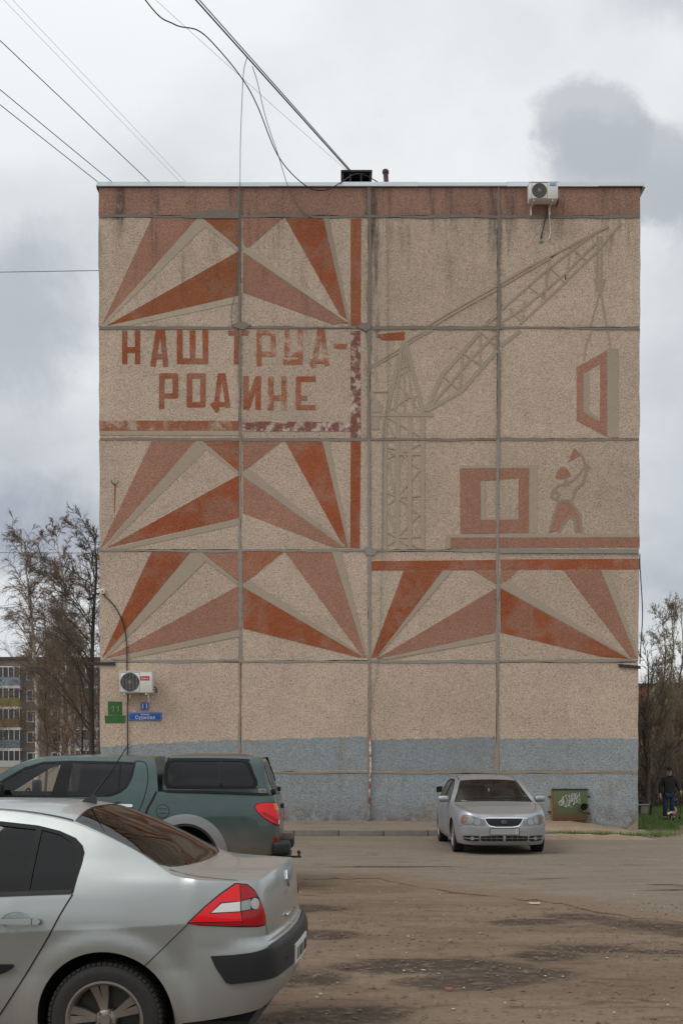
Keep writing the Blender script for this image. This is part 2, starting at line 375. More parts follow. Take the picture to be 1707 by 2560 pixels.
def mortar(name, c, var=.28, dark=.25):
    m, t, b = new_mat(name); tc = N(t, 'ShaderNodeTexCoord').outputs['Object']
    z = N(t, 'ShaderNodeSeparateXYZ', {0: tc}).outputs[2]
    a = NOISE(t, tc, 2.2, 6, .7); d = NOISE(t, tc, 26., 4, .6)
    base = MIX(t, a, tuple(q * (1 - var) for q in c), tuple(q * (1 + var) for q in c))
    base = MIX(t, MA(t, 'MULTIPLY', SS(t, .52, .75, NOISE(t, tc, 6., 6, .7)), dark), base, (.07, .062, .055))
    base = MIX(t, MA(t, 'MULTIPLY', SS(t, 9.5, 16., z), .28), base, (.09, .08, .07))
    setp(t, b, Base_Color=MIX(t, MA(t, 'MULTIPLY', d, .25), base, (.2, .18, .16)), Roughness=.95, Specular_IOR_Level=.2, Normal=N(t, 'ShaderNodeBump', {'Strength': .35, 'Distance': .02, 'Height': d}).outputs[0])
    return m
TAN = (.545, .424, .326)
aggregate('panel_tan', TAN); aggregate('panel_parapet', (.345, .20, .145), pebble=.38)
aggregate('tone_p', (.385, .200, .138), pebble=.34); aggregate('tone_o', (.365, .105, .043), (.355, .165, .108), 1.1, .42, .60, pebble=.34)
aggregate('tone_d', (.33, .115, .05), (.34, .16, .10), 1.3, .48, .66, pebble=.3)
aggregate('tone_f', (.38, .15, .08), TAN, 1.9, .45, .64, pebble=.34); aggregate('tone_w', (.25, .105, .075), (.56, .46, .41), 4.2, .46, .60, pebble=.3)
aggregate('tone_blue', (.305, .335, .348), (.285, .27, .23), 1.1, .50, .72, pebble=.36, bump=.8, grime=0., splash=.8)
mortar('tone_g', (.425, .345, .262), .14, .12); mortar('tone_u', (.33, .265, .20), .12, .15); mortar('tone_l', (.56, .46, .345), .16, .34); mortar('tone_s', (.475, .375, .285), .12, .25); mortar('tone_t', (.46, .36, .265), .14, .15); simple('tone_k', (.06, .05, .042), .95, var=.5, scale=20)
mortar('joint_upper', (.26, .222, .18)); mortar('joint_lower', (.305, .285, .245), .2, .25); mortar('joint_plinth', (.32, .265, .205))
simple('flashing', (.62, .66, .69), .38, .35, var=.14, scale=1.2); simple('roof_felt', (.05, .05, .05), .9)
simple('hood_dark', (.035, .030, .027), .8, var=.5, scale=6); simple('vent_rust', (.085, .045, .035), .8, var=.6, scale=12, bump=.3)
simple('ac_white', (.70, .68, .63), .45, var=.08, scale=3); simple('ac_grille', (.16, .165, .16), .5); simple('ac_dark', (.05, .05, .05), .6)
simple('logo_red', (.50, .03, .055), .4); simple('logo_blue', (.02, .30, .55), .4); simple('white_print', (.82, .82, .82), .5); simple('sign_blue', (.012, .085, .36), .35); simple('sign_border', (.30, .42, .62), .4)
simple('green_paint', (.035, .13, .032), .8, var=.3, scale=9); simple('chalk', (.40, .42, .30), .9)
simple('cable_black', (.012, .012, .012), .6); simple('cable_grey', (.20, .20, .20), .6); simple('cable_pale', (.42, .40, .36), .6); simple('iron', (.045, .032, .028), .8, var=.5, scale=20)
simple('rust', (.30, .12, .035), .9, var=.4, scale=10)
m, t, b = new_mat('hatch_green'); tc = N(t, 'ShaderNodeTexCoord').outputs['Object']
sv = N(t, 'ShaderNodeVectorMath', {0: tc, 1: (3.0, 1., .9)}, operation='MULTIPLY').outputs[0]
f = SS(t, .52, .70, NOISE(t, sv, 2.4, 7, .72)); zz = N(t, 'ShaderNodeSeparateXYZ', {0: tc}).outputs[2]
setp(t, b, Base_Color=MIX(t, MA(t, 'MAXIMUM', f, SS(t, .30, .05, zz)), (.085, .118, .048), (.125, .068, .038)), Roughness=.75)
m, t, b = new_mat('conduit_paint'); tc = N(t, 'ShaderNodeTexCoord').outputs['Object']
setp(t, b, Base_Color=MIX(t, SS(t, .44, .56, NOISE(t, tc, 3.4, 5, .7)), (.62, .60, .57), (.27, .10, .06)), Roughness=.7)
# ---------------------------------------------------------------- car shells
def pchip(xk, yk, x):
    xk = np.asarray(xk, float); yk = np.asarray(yk, float); x = np.clip(np.asarray(x, float), xk[0], xk[-1])
    h = np.diff(xk); hh = h.reshape((-1,) + (1,) * (yk.ndim - 1))
    d = np.diff(yk, axis=0) / hh
    m = np.zeros_like(yk)
    if len(xk) > 2:
        a, b = d[:-1], d[1:]
        w1 = 2 * hh[1:] + hh[:-1]; w2 = hh[1:] + 2 * hh[:-1]
        ok = a * b > 0
        with np.errstate(divide='ignore', invalid='ignore'):
            m[1:-1] = np.where(ok, (w1 + w2) / (w1 / np.where(ok, a, 1) + w2 / np.where(ok, b, 1)), 0)
    m[0] = d[0]; m[-1] = d[-1]
    i = np.clip(np.searchsorted(xk, x, side='right') - 1, 0, len(h) - 1)
    t = (x - xk[i]) / h[i]; hi = h[i]
    if yk.ndim == 2:
        r = np.arange(len(x)); y0, y1, m0, m1 = yk[i, r], yk[i + 1, r], m[i, r], m[i + 1, r]
    else:
        y0, y1, m0, m1 = yk[i], yk[i + 1], m[i], m[i + 1]
    return ((1 + 2 * t) * (1 - t) ** 2) * y0 + t * (1 - t) ** 2 * hi * m0 + t * t * (3 - 2 * t) * y1 + t * t * (t - 1) * hi * m1

def catmull(pts, n=24, closed=False):
    p = np.asarray(pts, float)
    p = np.vstack([p[-1], p, p[:2]]) if closed else np.vstack([2 * p[0] - p[1], p, 2 * p[-1] - p[-2]])
    out = []
    for k in range(len(p) - 3):
        t = np.linspace(0, 1, n, endpoint=False)[:, None]; a, b, c, e = p[k:k + 4]
        out.append(.5 * (2 * b + (c - a) * t + (2 * a - 5 * b + 4 * c - e) * t * t + (3 * b - a - 3 * c + e) * t ** 3))
    if not closed: out.append(p[-2][None])
    return np.vstack(out)

def sstep(a, b, x):
    t = np.clip((x - a) / (b - a), 0, 1); return t * t * (3 - 2 * t)

class Shell:
    """A car body skin: sides and ends over (s along the plan outline, z), lid surfaces over (s, t from centre to edge)."""
    def __init__(self, plan, xref, stations, ztop, zc, flares=(), crease=None, bow=None, p=2.2, arches=()):
        c = catmull(plan, 30); d = np.r_[0, np.cumsum(np.hypot(*np.diff(c, axis=0).T))]
        s = np.linspace(0, d[-1], 900); self.px = np.interp(s, d, c[:, 0]); self.pw = np.interp(s, d, c[:, 1])
        k = 15; ker = np.ones(k) / k
        for q in ('px', 'pw'):
            a = getattr(self, q); b = np.convolve(np.pad(a, k // 2, mode='reflect', reflect_type='odd'), ker, 'valid'); setattr(self, q, b)
        self.pw[0] = self.pw[-1] = 0
        side = self.pw > .6 * self.pw.max(); i = np.argmin(np.abs(self.px - xref) + (~side) * 10)
        self.ps = s - s[i] + xref; self.s0, self.s1 = self.ps[0], self.ps[-1]
        self.nx = -np.gradient(self.pw, self.ps); self.nw = np.gradient(self.px, self.ps)
        self.nx[0], self.nw[0], self.nx[-1], self.nw[-1] = -1, 0, 1, 0
        self.st, self.zt, self.zcv = stations, ztop, zc
        self.flares, self.crease, self.bow, self.p, self.arches = flares, crease, bow, p, arches
    def s_of_w(self, w, end):   # plan parameter where the half width is w, at the front or the rear end
        h = len(self.ps) // 2; j = int(np.argmax(self.pw))
        if end == 'f': return float(np.interp(w, self.pw[:j], self.ps[:j]))
        return float(np.interp(-w, -self.pw[j:], self.ps[j:]))
    def ztop(self, s): return pchip([a for a, _ in self.zt], [b for _, b in self.zt], s)
    def side(self, s, z):
        s = np.asarray(s, float); z = np.asarray(z, float)
        x = np.interp(s, self.ps, self.px); w = np.interp(s, self.ps, self.pw)
        nx = np.interp(s, self.ps, self.nx); nw = np.interp(s, self.ps, self.nw)
        tab = np.array([pchip([a for a, _ in t], [b for _, b in t], z) for _, t in self.st])
        ins = pchip([a for a, _ in self.st], tab, s)
        if self.crease:
            (cs, cz, k0, k1, e, fa, fb) = self.crease
            zz = z - np.interp(s, cs, cz)
            v = np.where(zz < 0, k0, k1) * (np.sqrt(zz * zz + e * e) - e)
            ins = ins + np.minimum(v, .03) * sstep(fa[0], fa[1], s) * (1 - sstep(fb[0], fb[1], s))
        for (xc, zcn, r0, r1, am) in self.flares:
            r = np.hypot(x - xc, z - zcn); ins = ins - am * (1 - sstep(r0, r1, r)) * (w > .5)
        return np.c_[x - nx * ins, np.maximum(w - nw * ins, 0), z]
    def top(self, s, t):
        s = np.asarray(s, float); t = np.asarray(t, float); e = self.side(s, self.ztop(s))
        zc = pchip([a for a, _ in self.zcv], [b for _, b in self.zcv], e[:, 0])
        f = 1 - np.abs(t) ** self.p
        zc = np.where(e[:, 1] < .02, e[:, 2], zc)
        z = e[:, 2] + (zc - e[:, 2]) * f * sstep(0, .35, e[:, 1])
        x = e[:, 0] + (np.interp(s, *self.bow) * (1 - t * t) if self.bow else 0)
        return np.c_[x, e[:, 1] * t, z]
    def ev(self, kind, u, v, eps=.004):
        f = self.side if kind == 'side' else self.top
        u = np.asarray(u, float); v = np.asarray(v, float); P = f(u, v)
        N = np.cross(f(u + eps, v) - f(u - eps, v), f(u, v + eps) - f(u, v - eps))
        if kind == 'side':
            ref = np.c_[np.interp(u, self.ps, self.nx), np.interp(u, self.ps, self.nw), 0 * u]
        else: ref = np.tile([0., 0, 1], (len(u), 1)) + 0 * P
        L = np.linalg.norm(N, axis=1); N = np.where((L < 1e-12)[:, None], ref, N / np.maximum(L, 1e-12)[:, None])
        N *= np.where((N * ref).sum(1) < 0, -1, 1)[:, None]
        return P, N

SEDAN = Shell(
    plan=[(-3.53, 0), (-3.5, .35), (-3.4, .6), (-3.2, .76), (-2.9, .85), (-2.4, .88), (-1.2, .886), (-.5, .885), (0, .884), (.4, .872),
          (.65, .85), (.8, .822), (.87, .78), (.905, .70), (.926, .5), (.942, .25), (.946, 0)], xref=0,
    stations=[
        (-4.5, [(.15, .10), (.3, .03), (.45, 0), (.55, .0), (.62, .03), (.75, .10), (.85, .25), (1.5, .6)]),
        (-3.5, [(.15, .10), (.3, .03), (.5, .01), (.7, .01), (.8, .03), (.9, .09), (1.0, .2), (1.5, .5)]),
        (-2.4, [(.15, .09), (.22, .045), (.3, .03), (.5, .012), (.7, .004), (.85, .006), (.95, .03), (1.05, .07), (1.15, .11), (1.3, .185), (1.4, .25), (1.5, .33)]),
        (-.1, [(.15, .09), (.22, .045), (.3, .03), (.5, .012), (.7, .004), (.85, .004), (.95, .018), (1.05, .05), (1.15, .095), (1.3, .18), (1.4, .25), (1.5, .33)]),
        (.45, [(.15, .09), (.25, .04), (.35, .02), (.5, .008), (.7, .004), (.85, .006), (.95, .014), (1.03, .03), (1.06, .042), (1.15, .11), (1.3, .23), (1.4, .3), (1.5, .36)]),
        (.7, [(.15, .12), (.25, .06), (.35, .025), (.5, .004), (.62, .0), (.69, .004), (.72, .018), (.85, .022), (.95, .032), (1.03, .048), (1.06, .058), (1.2, .2), (1.5, .36)]),
        (1.0, [(.2, .16), (.28, .10), (.4, .035), (.5, .006), (.6, 0), (.68, .004), (.71, .02), (.73, .042), (.8, .046), (.9, .052), (1.0, .066), (1.05, .078), (1.08, .092), (1.5, .3)]),
        (1.8, [(.2, .16), (.28, .10), (.4, .035), (.5, .006), (.6, 0), (.68, .004), (.71, .02), (.73, .05), (.8, .054), (.9, .056), (1.0, .066), (1.05, .078), (1.09, .094), (1.5, .3)])],
    ztop=[(-4.6, .70), (-3.9, .74), (-3.4, .82), (-2.9, .93), (-2.35, 1.0), (-2.2, 1.04), (-1.75, 1.30), (-1.45, 1.41), (-1.05, 1.44), (-.68, 1.425), (-.45, 1.40), (-.25, 1.362),
          (-.1, 1.31), (.06, 1.245), (.24, 1.158), (.31, 1.118), (.37, 1.088), (.45, 1.074), (.69, 1.058), (.85, 1.055), (1.0, 1.06), (1.3, 1.075), (1.8, 1.085)],
    zc=[(-3.6, .70), (-3.3, .86), (-2.9, .97), (-2.4, 1.04), (-1.75, 1.34), (-1.45, 1.44), (-1.0, 1.472), (-.54, 1.468), (-.3, 1.444), (-.1, 1.38), (.1, 1.285), (.3, 1.163), (.4, 1.112), (.48, 1.096), (.65, 1.093), (.8, 1.086), (.88, 1.083)],
    p=3.0, flares=[(0, .303, .40, .53, .022), (-2.686, .303, .40, .53, .02)],
    crease=([-3.4, -.575, -.30, .45, 1.0], [.72, .774, .788, .832, .85], .12, .08, .0015, (-3.2, -2.9), (.42, .52)))
# mural: (part name, tone, outlines in wall metres (x, z), hole outlines)
MURAL=[
('ray','p',[[(-4.73,15.21),(-3.6,15.21),(-5.79,12.76),(-5.98,12.56)]],[]),
('border','l',[[(-3.59,15.21),(-3.48,15.2),(-3.4,15.0),(-5.87,12.61),(-5.87,12.68)]],[]),
('ray','d',[[(-3.46,15.21),(-2.55,15.21),(-2.55,14.46)]],[]),
('border','l',[[(-3.58,15.21),(-3.48,15.2),(-2.56,14.45),(-2.56,14.4),(-2.6,14.39),(-3.39,14.99)]],[]),
('ray','d',[[(-5.89,12.53),(-2.6,14.37),(-2.54,14.37),(-2.54,13.29)]],[]),
('border','l',[[(-5.82,12.52),(-2.54,13.29),(-2.54,13.12),(-5.3,12.54)]],[]),
('ray','p',[[(-2.46,15.21),(-1.47,15.21),(-2.35,14.46),(-2.45,14.57)]],[]),
('ray','o',[[(-1.4,15.21),(-0.46,15.21),(0.16,12.58),(0.08,12.6)]],[]),
('border','g',[[(-0.45,15.21),(-0.31,15.21),(0.21,12.6),(0.17,12.58)]],[]),
('ray','p',[[(-2.45,14.35),(0.12,12.62),(-0.2,12.57),(-2.46,13.37)]],[]),
('border','l',[[(-2.42,14.47),(-2.29,14.45),(0.16,12.66),(0.12,12.63),(-2.44,14.36)]],[]),
('stripe','d',[[(0.23,15.2),(0.49,15.2),(0.48,12.54),(0.23,12.54)]],[]),
('stripe','w',[[(0.23,12.41),(0.47,12.41),(0.48,9.72),(0.23,9.72)]],[]),
('stripe','f',[[(-6.05,10.18),(-2.55,10.17),(-2.55,9.93),(-6.05,9.93)]],[]),
('border','t',[[(-6.05,9.92),(-2.55,9.92),(-2.55,9.81),(-6.05,9.82)]],[]),
('stripe','w',[[(-2.46,10.16),(0.22,10.14),(0.22,9.91),(-2.46,9.91)]],[]),
('ray','p',[[(-4.75,9.67),(-3.66,9.67),(-5.91,7.1),(-6.04,7.0)]],[]),
('border','g',[[(-3.65,9.67),(-3.57,9.67),(-3.39,9.45),(-5.85,7.05),(-5.9,7.08)]],[]),
('ray','o',[[(-3.47,9.67),(-2.56,9.67),(-2.56,8.89)]],[]),
('border','g',[[(-3.56,9.66),(-3.48,9.66),(-2.57,8.88),(-2.61,8.85),(-3.38,9.46)]],[]),
('ray','o',[[(-5.91,6.99),(-2.59,8.81),(-2.55,8.81),(-2.55,7.75)]],[]),
('border','g',[[(-5.79,6.98),(-2.55,7.74),(-2.55,7.58),(-5.41,6.97)]],[]),
('ray','p',[[(-2.47,9.67),(-1.49,9.67),(-2.33,9.0),(-2.46,8.92)]],[]),
('ray','o',[[(-1.41,9.67),(-0.48,9.67),(0.16,7.01),(0.06,7.02)]],[]),
('border','g',[[(-0.48,9.67),(-0.31,9.67),(0.21,7.02),(0.17,7.01)]],[]),
('ray','p',[[(-2.46,8.78),(0.06,7.01),(-0.2,7.01),(-2.46,7.87)]],[]),
('border','g',[[(-2.43,8.94),(-2.28,8.97),(0.09,7.07),(0.07,7.02),(-2.46,8.79)]],[]),
('stripe','o',[[(0.23,9.66),(0.48,9.66),(0.46,7.0),(0.22,7.0)]],[]),
('ray','o',[[(-4.76,6.9),(-3.78,6.9),(-5.93,4.32),(-6.01,4.25)]],[]),
('border','g',[[(-3.77,6.9),(-3.57,6.88),(-3.41,6.66),(-5.88,4.27),(-5.92,4.31)]],[]),
('ray','p',[[(-3.5,6.9),(-2.56,6.9),(-2.56,6.14)]],[]),
('border','g',[[(-3.56,6.87),(-3.5,6.89),(-2.56,6.13),(-2.62,6.1),(-3.39,6.65)]],[]),
('ray','p',[[(-5.94,4.23),(-2.59,6.05),(-2.56,6.05),(-2.56,4.97)]],[]),
('border','g',[[(-5.81,4.22),(-2.56,4.96),(-2.56,4.78),(-5.51,4.2)]],[]),
('ray','o',[[(-2.47,6.9),(-1.46,6.9),(-2.33,6.2),(-2.47,6.13)]],[]),
('ray','p',[[(-1.4,6.9),(-0.25,6.9),(0.61,4.26),(0.54,4.27)]],[]),
('border','g',[[(-0.24,6.9),(-0.0,6.9),(0.63,4.31),(0.61,4.26)]],[]),
('ray','o',[[(-2.47,6.01),(0.51,4.3),(0.46,4.26),(-2.47,4.99)]],[]),
('border','g',[[(-2.44,6.13),(-2.23,6.15),(0.54,4.32),(0.5,4.29),(-2.47,6.02)]],[]),
('stripe','o',[[(0.76,6.67),(3.87,6.7),(3.87,6.45),(0.76,6.44)]],[]),
('stripe','o',[[(3.98,6.71),(7.47,6.73),(7.47,6.46),(3.98,6.45)]],[]),
('ray','o',[[(1.56,6.43),(2.53,6.43),(0.88,4.27),(0.76,4.25),(0.76,4.31)]],[]),
('border','g',[[(2.54,6.43),(2.77,6.43),(0.94,4.31),(0.89,4.26)]],[]),
('ray','p',[[(3.33,6.43),(3.87,6.43),(3.87,6.1)]],[]),
('ray','p',[[(0.88,4.22),(3.87,5.99),(3.87,4.88)]],[]),
('border','g',[[(3.87,4.87),(3.87,4.69),(1.18,4.21),(0.92,4.22)]],[]),
('ray','p',[[(3.98,6.44),(4.43,6.44),(4.14,6.18),(3.98,6.1)]],[]),
('ray','p',[[(5.56,6.44),(6.49,6.45),(7.41,4.23),(7.25,4.25)]],[]),
('border','g',[[(6.5,6.45),(6.7,6.45),(7.46,4.24),(7.42,4.23)]],[]),
('ray','o',[[(3.98,5.99),(7.21,4.22),(6.54,4.27),(3.99,4.88)]],[]),
('border','g',[[(4.05,6.15),(4.22,6.14),(7.3,4.23),(7.23,4.23),(3.98,6.01)]],[]),
('window_panel','p',[[(2.96,8.97),(4.69,8.99),(4.69,7.37),(2.98,7.36)]],[[(3.48,8.68),(4.43,8.74),(4.43,7.71),(3.48,7.7)]]),
('border','g',[[(2.96,9.05),(4.9,9.07),(4.9,7.38),(4.7,7.37),(4.7,9.0),(2.96,8.98)]],[]),
('border','g',[[(3.48,8.67),(3.59,8.68),(3.59,7.77),(4.43,7.79),(4.43,7.71),(3.49,7.7)]],[]),
('slab','p',[[(2.73,7.24),(7.47,7.26),(7.47,7.01),(2.73,6.99)]],[]),
('border','g',[[(2.62,7.34),(7.46,7.36),(7.47,7.27),(2.73,7.25),(2.73,6.99),(2.62,6.98)]],[]),
('helmet','p',[[(5.34,8.76),(5.41,8.95),(5.53,9.03),(5.66,8.97),(5.75,8.79),(5.62,8.72),(5.43,8.71)]],[]),
('trowel','p',[[(5.83,9.5),(5.98,9.31),(5.66,9.13)]],[]),
('trousers','p',[[(5.48,8.14),(5.7,8.15),(5.95,7.82),(5.97,7.38),(5.88,7.4),(5.84,7.68),(5.7,7.76),(5.61,7.68),(5.44,7.4),(5.24,7.39),(5.36,7.82)]],[]),
('worker_outline','u',[[(5.57,8.73),(5.59,8.57),(5.65,8.58),(5.63,8.74)],[(5.61,8.56),(5.84,8.68),(5.82,8.73),(5.58,8.62)],[(5.82,8.66),(6.01,8.88),(5.97,8.92),(5.78,8.7)],[(5.99,8.85),(6.13,9.05),(6.08,9.08),(5.94,8.88)],[(6.13,9.03),(6.07,9.26),(6.01,9.25),(6.07,9.02)],[(6.08,9.23),(5.96,9.4),(5.92,9.37),(6.04,9.2)],[(6.09,8.96),(6.01,8.61),(6.08,8.59),(6.15,8.94)],[(6.04,8.66),(5.82,8.47),(5.87,8.42),(6.09,8.61)],[(5.84,8.49),(5.74,8.19),(5.8,8.17),(5.9,8.47)],[(5.65,8.63),(5.41,8.59),(5.42,8.53),(5.66,8.57)],[(5.43,8.6),(5.26,8.44),(5.3,8.4),(5.47,8.56)],[(5.27,8.46),(5.22,8.26),(5.28,8.24),(5.33,8.45)],[(5.22,8.25),(5.39,8.16),(5.42,8.21),(5.25,8.31)],[(5.41,8.17),(5.48,8.35),(5.42,8.37),(5.35,8.19)],[(5.48,8.35),(5.34,8.46),(5.3,8.41),(5.44,8.3)],[(6.09,9.05),(6.2,8.99),(6.23,9.04),(6.12,9.1)],[(6.19,9.06),(6.11,8.94),(6.16,8.9),(6.24,9.02)],[(6.18,8.95),(6.08,9.04),(6.04,8.99),(6.14,8.9)],[(6.09,8.96),(6.16,9.06),(6.11,9.1),(6.04,9.0)]],[]),
('worker_outline','u',[[(5.42,8.19),(5.29,7.81),(5.36,7.79),(5.48,8.17)],[(5.31,7.85),(5.17,7.38),(5.24,7.37),(5.37,7.83)],[(5.69,8.16),(5.95,7.78),(6.01,7.82),(5.74,8.2)],[(5.93,7.84),(5.98,7.35),(6.04,7.36),(6.0,7.85)],[(5.46,7.37),(5.66,7.69),(5.6,7.73),(5.41,7.4)],[(5.63,7.65),(5.74,7.78),(5.69,7.82),(5.58,7.69)],[(5.67,7.77),(5.85,7.66),(5.88,7.71),(5.7,7.82)],[(5.81,7.72),(5.84,7.38),(5.91,7.39),(5.88,7.72)],[(5.48,8.16),(5.71,8.16),(5.71,8.22),(5.48,8.22)]],[]),
('crane_mast','g',[[(1.03,9.66),(1.03,6.97),(1.14,6.97),(1.14,9.66)],[(1.34,9.66),(1.35,6.97),(1.45,6.97),(1.45,9.66)],[(1.65,9.66),(1.66,6.97),(1.76,6.97),(1.76,9.66)],[(1.97,9.66),(1.98,6.97),(2.08,6.97),(2.08,9.66)]],[]),
('crane_brace','g',[[(1.15,9.49),(2.02,9.31),(2.03,9.36),(1.16,9.54)],[(1.4,9.31),(1.98,9.31),(1.98,9.36),(1.4,9.36)],[(1.19,9.22),(1.38,9.36),(1.35,9.39),(1.16,9.25)],[(1.14,9.43),(1.33,9.31),(1.35,9.35),(1.16,9.47)],[(1.47,9.35),(1.99,9.59),(1.97,9.63),(1.45,9.4)],[(1.13,9.18),(1.29,8.38),(1.34,8.39),(1.18,9.19)],[(1.45,8.32),(2.0,8.96),(1.96,8.99),(1.42,8.36)],[(1.75,9.1),(1.97,8.93),(1.99,8.97),(1.78,9.14)],[(1.13,8.37),(1.42,8.24),(1.44,8.28),(1.15,8.41)],[(1.4,8.24),(2.0,8.29),(2.0,8.34),(1.39,8.29)],[(1.17,8.06),(1.38,8.23),(1.35,8.26),(1.14,8.1)],[(1.13,8.0),(1.32,7.39),(1.36,7.4),(1.18,8.02)],[(1.42,8.23),(1.96,7.8),(1.99,7.84),(1.45,8.26)],[(1.45,7.31),(1.99,7.85),(1.96,7.88),(1.42,7.34)],[(1.13,7.38),(1.42,7.23),(1.44,7.27),(1.15,7.42)],[(1.4,7.23),(2.05,7.27),(2.04,7.32),(1.4,7.28)],[(1.17,7.05),(1.38,7.19),(1.35,7.23),(1.14,7.08)],[(1.42,7.19),(1.64,7.05),(1.66,7.08),(1.45,7.23)],[(1.75,7.09),(1.93,6.97),(1.96,7.01),(1.78,7.13)],[(1.44,9.41),(1.66,9.17),(1.69,9.2),(1.48,9.44)]],[]),
('crane_mast','g',[[(1.03,10.26),(1.03,9.73),(1.14,9.73),(1.14,10.26)],[(1.36,10.26),(1.36,9.73),(1.46,9.73),(1.46,10.26)],[(1.66,10.26),(1.66,9.73),(1.77,9.73),(1.77,10.26)],[(1.97,10.26),(1.97,9.73),(2.08,9.73),(2.08,10.26)]],[]),
('crane_brace','g',[[(1.13,10.13),(1.32,9.76),(1.36,9.78),(1.17,10.15)],[(1.16,10.23),(1.66,9.94),(1.68,9.97),(1.19,10.27)],[(1.75,9.89),(1.96,9.77),(1.98,9.81),(1.78,9.93)]],[]),
('crane_platform','g',[[(0.76,10.38),(2.31,10.38),(2.31,10.28),(0.76,10.28)]],[]),
('crane_cab','g',[[(0.76,10.69),(0.94,10.68),(0.94,10.62),(1.02,10.59),(1.02,10.39),(0.76,10.39)]],[]),
('counterweight','g',[[(0.76,10.27),(0.94,10.27),(0.94,9.96),(0.76,9.96)]],[]),
('crane_tower','g',[[(1.49,12.15),(1.08,10.4),(1.17,10.38),(1.58,12.13)],[(1.54,12.13),(2.0,10.38),(2.09,10.4),(1.64,12.15)]],[]),
('crane_tower','g',[[(1.47,11.84),(1.31,10.4),(1.36,10.4),(1.52,11.83)],[(1.53,11.84),(1.55,10.4),(1.6,10.4),(1.57,11.84)],[(1.58,11.83),(1.79,10.39),(1.83,10.4),(1.62,11.84)],[(1.4,11.26),(1.71,11.44),(1.68,11.48),(1.38,11.29)],[(1.35,11.12),(1.7,10.74),(1.73,10.77),(1.38,11.15)],[(1.21,10.41),(1.72,10.76),(1.69,10.8),(1.19,10.44)],[(1.69,10.79),(1.91,10.42),(1.95,10.44),(1.72,10.81)],[(1.44,11.44),(1.69,11.54),(1.68,11.57),(1.43,11.48)],[(1.78,10.61),(1.88,10.79),(1.84,10.81),(1.75,10.62)]],[]),
('crane_stay','g',[[(0.76,10.88),(1.16,10.88),(1.16,10.92),(0.76,10.92)],[(0.78,11.55),(1.47,11.96),(1.45,11.99),(0.76,11.58)],[(0.79,11.49),(1.45,11.87),(1.43,11.91),(0.77,11.53)]],[]),
('crane_stay','g',[[(1.6,12.1),(1.86,12.28),(1.83,12.31),(1.57,12.14)],[(1.83,12.26),(2.19,12.41),(2.17,12.46),(1.81,12.3)],[(1.65,12.05),(1.91,12.22),(1.88,12.26),(1.62,12.09)],[(1.88,12.2),(2.29,12.41),(2.26,12.46),(1.86,12.24)]],[]),
('crane_boom','g',[[(2.15,10.4),(2.56,11.33),(2.48,11.37),(2.06,10.43)],[(2.52,11.26),(3.1,11.9),(3.03,11.96),(2.45,11.33)],[(3.05,11.85),(3.52,12.39),(3.45,12.46),(2.98,11.91)],[(2.16,10.39),(3.05,10.9),(3.0,10.98),(2.12,10.47)],[(3.01,10.86),(3.92,11.9),(3.85,11.96),(2.94,10.93)]],[]),
('crane_boom','g',[[(2.16,10.42),(3.25,11.69),(3.19,11.73),(2.11,10.46)],[(3.21,11.66),(3.88,12.32),(3.83,12.37),(3.17,11.7)]],[]),
('crane_boom','g',[[(2.46,11.33),(2.96,10.9),(2.98,10.94),(2.49,11.36)],[(2.99,11.81),(2.95,10.99),(2.99,10.99),(3.04,11.81)],[(3.03,11.84),(3.52,11.51),(3.55,11.55),(3.05,11.88)],[(3.45,12.33),(3.44,11.55),(3.48,11.55),(3.49,12.33)],[(3.47,12.36),(3.81,12.05),(3.84,12.09),(3.5,12.39)]],[]),
('crane_boom','g',[[(4.0,11.99),(4.51,12.38),(4.45,12.46),(3.94,12.06)]],[]),
('crane_stay','s',[[(2.12,12.5),(2.71,12.86),(2.69,12.9),(2.09,12.54)],[(2.68,12.84),(3.9,13.52),(3.87,13.56),(2.66,12.88)],[(2.29,12.5),(2.71,12.77),(2.69,12.81),(2.26,12.54)],[(2.68,12.75),(3.9,13.43),(3.87,13.47),(2.66,12.79)]],[]),
('crane_stay','s',[[(3.98,13.56),(4.69,13.98),(4.67,14.03),(3.95,13.6)],[(4.66,13.97),(5.72,14.5),(5.7,14.54),(4.64,14.01)],[(5.7,14.48),(6.67,14.99),(6.64,15.04),(5.67,14.53)],[(4.01,13.5),(4.69,13.9),(4.67,13.94),(3.99,13.54)],[(4.66,13.88),(5.21,14.19),(5.18,14.23),(4.64,13.93)]],[]),
('crane_boom','s',[[(3.6,12.53),(3.89,12.77),(3.85,12.81),(3.56,12.57)]],[]),
('crane_boom','s',[[(4.01,12.92),(5.21,13.97),(5.18,14.02),(3.97,12.96)],[(5.18,13.95),(6.3,14.79),(6.26,14.84),(5.15,13.99)],[(4.0,12.61),(4.56,12.96),(4.53,13.01),(3.97,12.66)],[(4.53,12.94),(5.59,13.81),(5.56,13.85),(4.49,12.98)],[(5.57,13.79),(6.35,14.56),(6.3,14.6),(5.53,13.82)],[(4.48,12.57),(5.62,13.62),(5.58,13.66),(4.44,12.61)],[(5.59,13.6),(6.39,14.37),(6.35,14.41),(5.55,13.64)],[(6.37,14.35),(7.0,15.08),(6.96,15.12),(6.33,14.38)]],[]),
('crane_boom','s',[[(4.18,12.96),(4.49,12.61),(4.51,12.64),(4.21,12.99)],[(4.56,13.17),(4.48,12.65),(4.52,12.64),(4.6,13.16)],[(4.68,13.48),(5.08,13.19),(5.1,13.22),(4.7,13.51)],[(5.14,13.96),(5.05,13.26),(5.08,13.25),(5.18,13.96)],[(5.22,13.95),(5.55,13.62),(5.57,13.64),(5.24,13.97)],[(5.69,14.45),(5.59,13.73),(5.63,13.72),(5.73,14.45)],[(5.78,14.41),(6.06,14.16),(6.09,14.18),(5.81,14.44)]],[]),
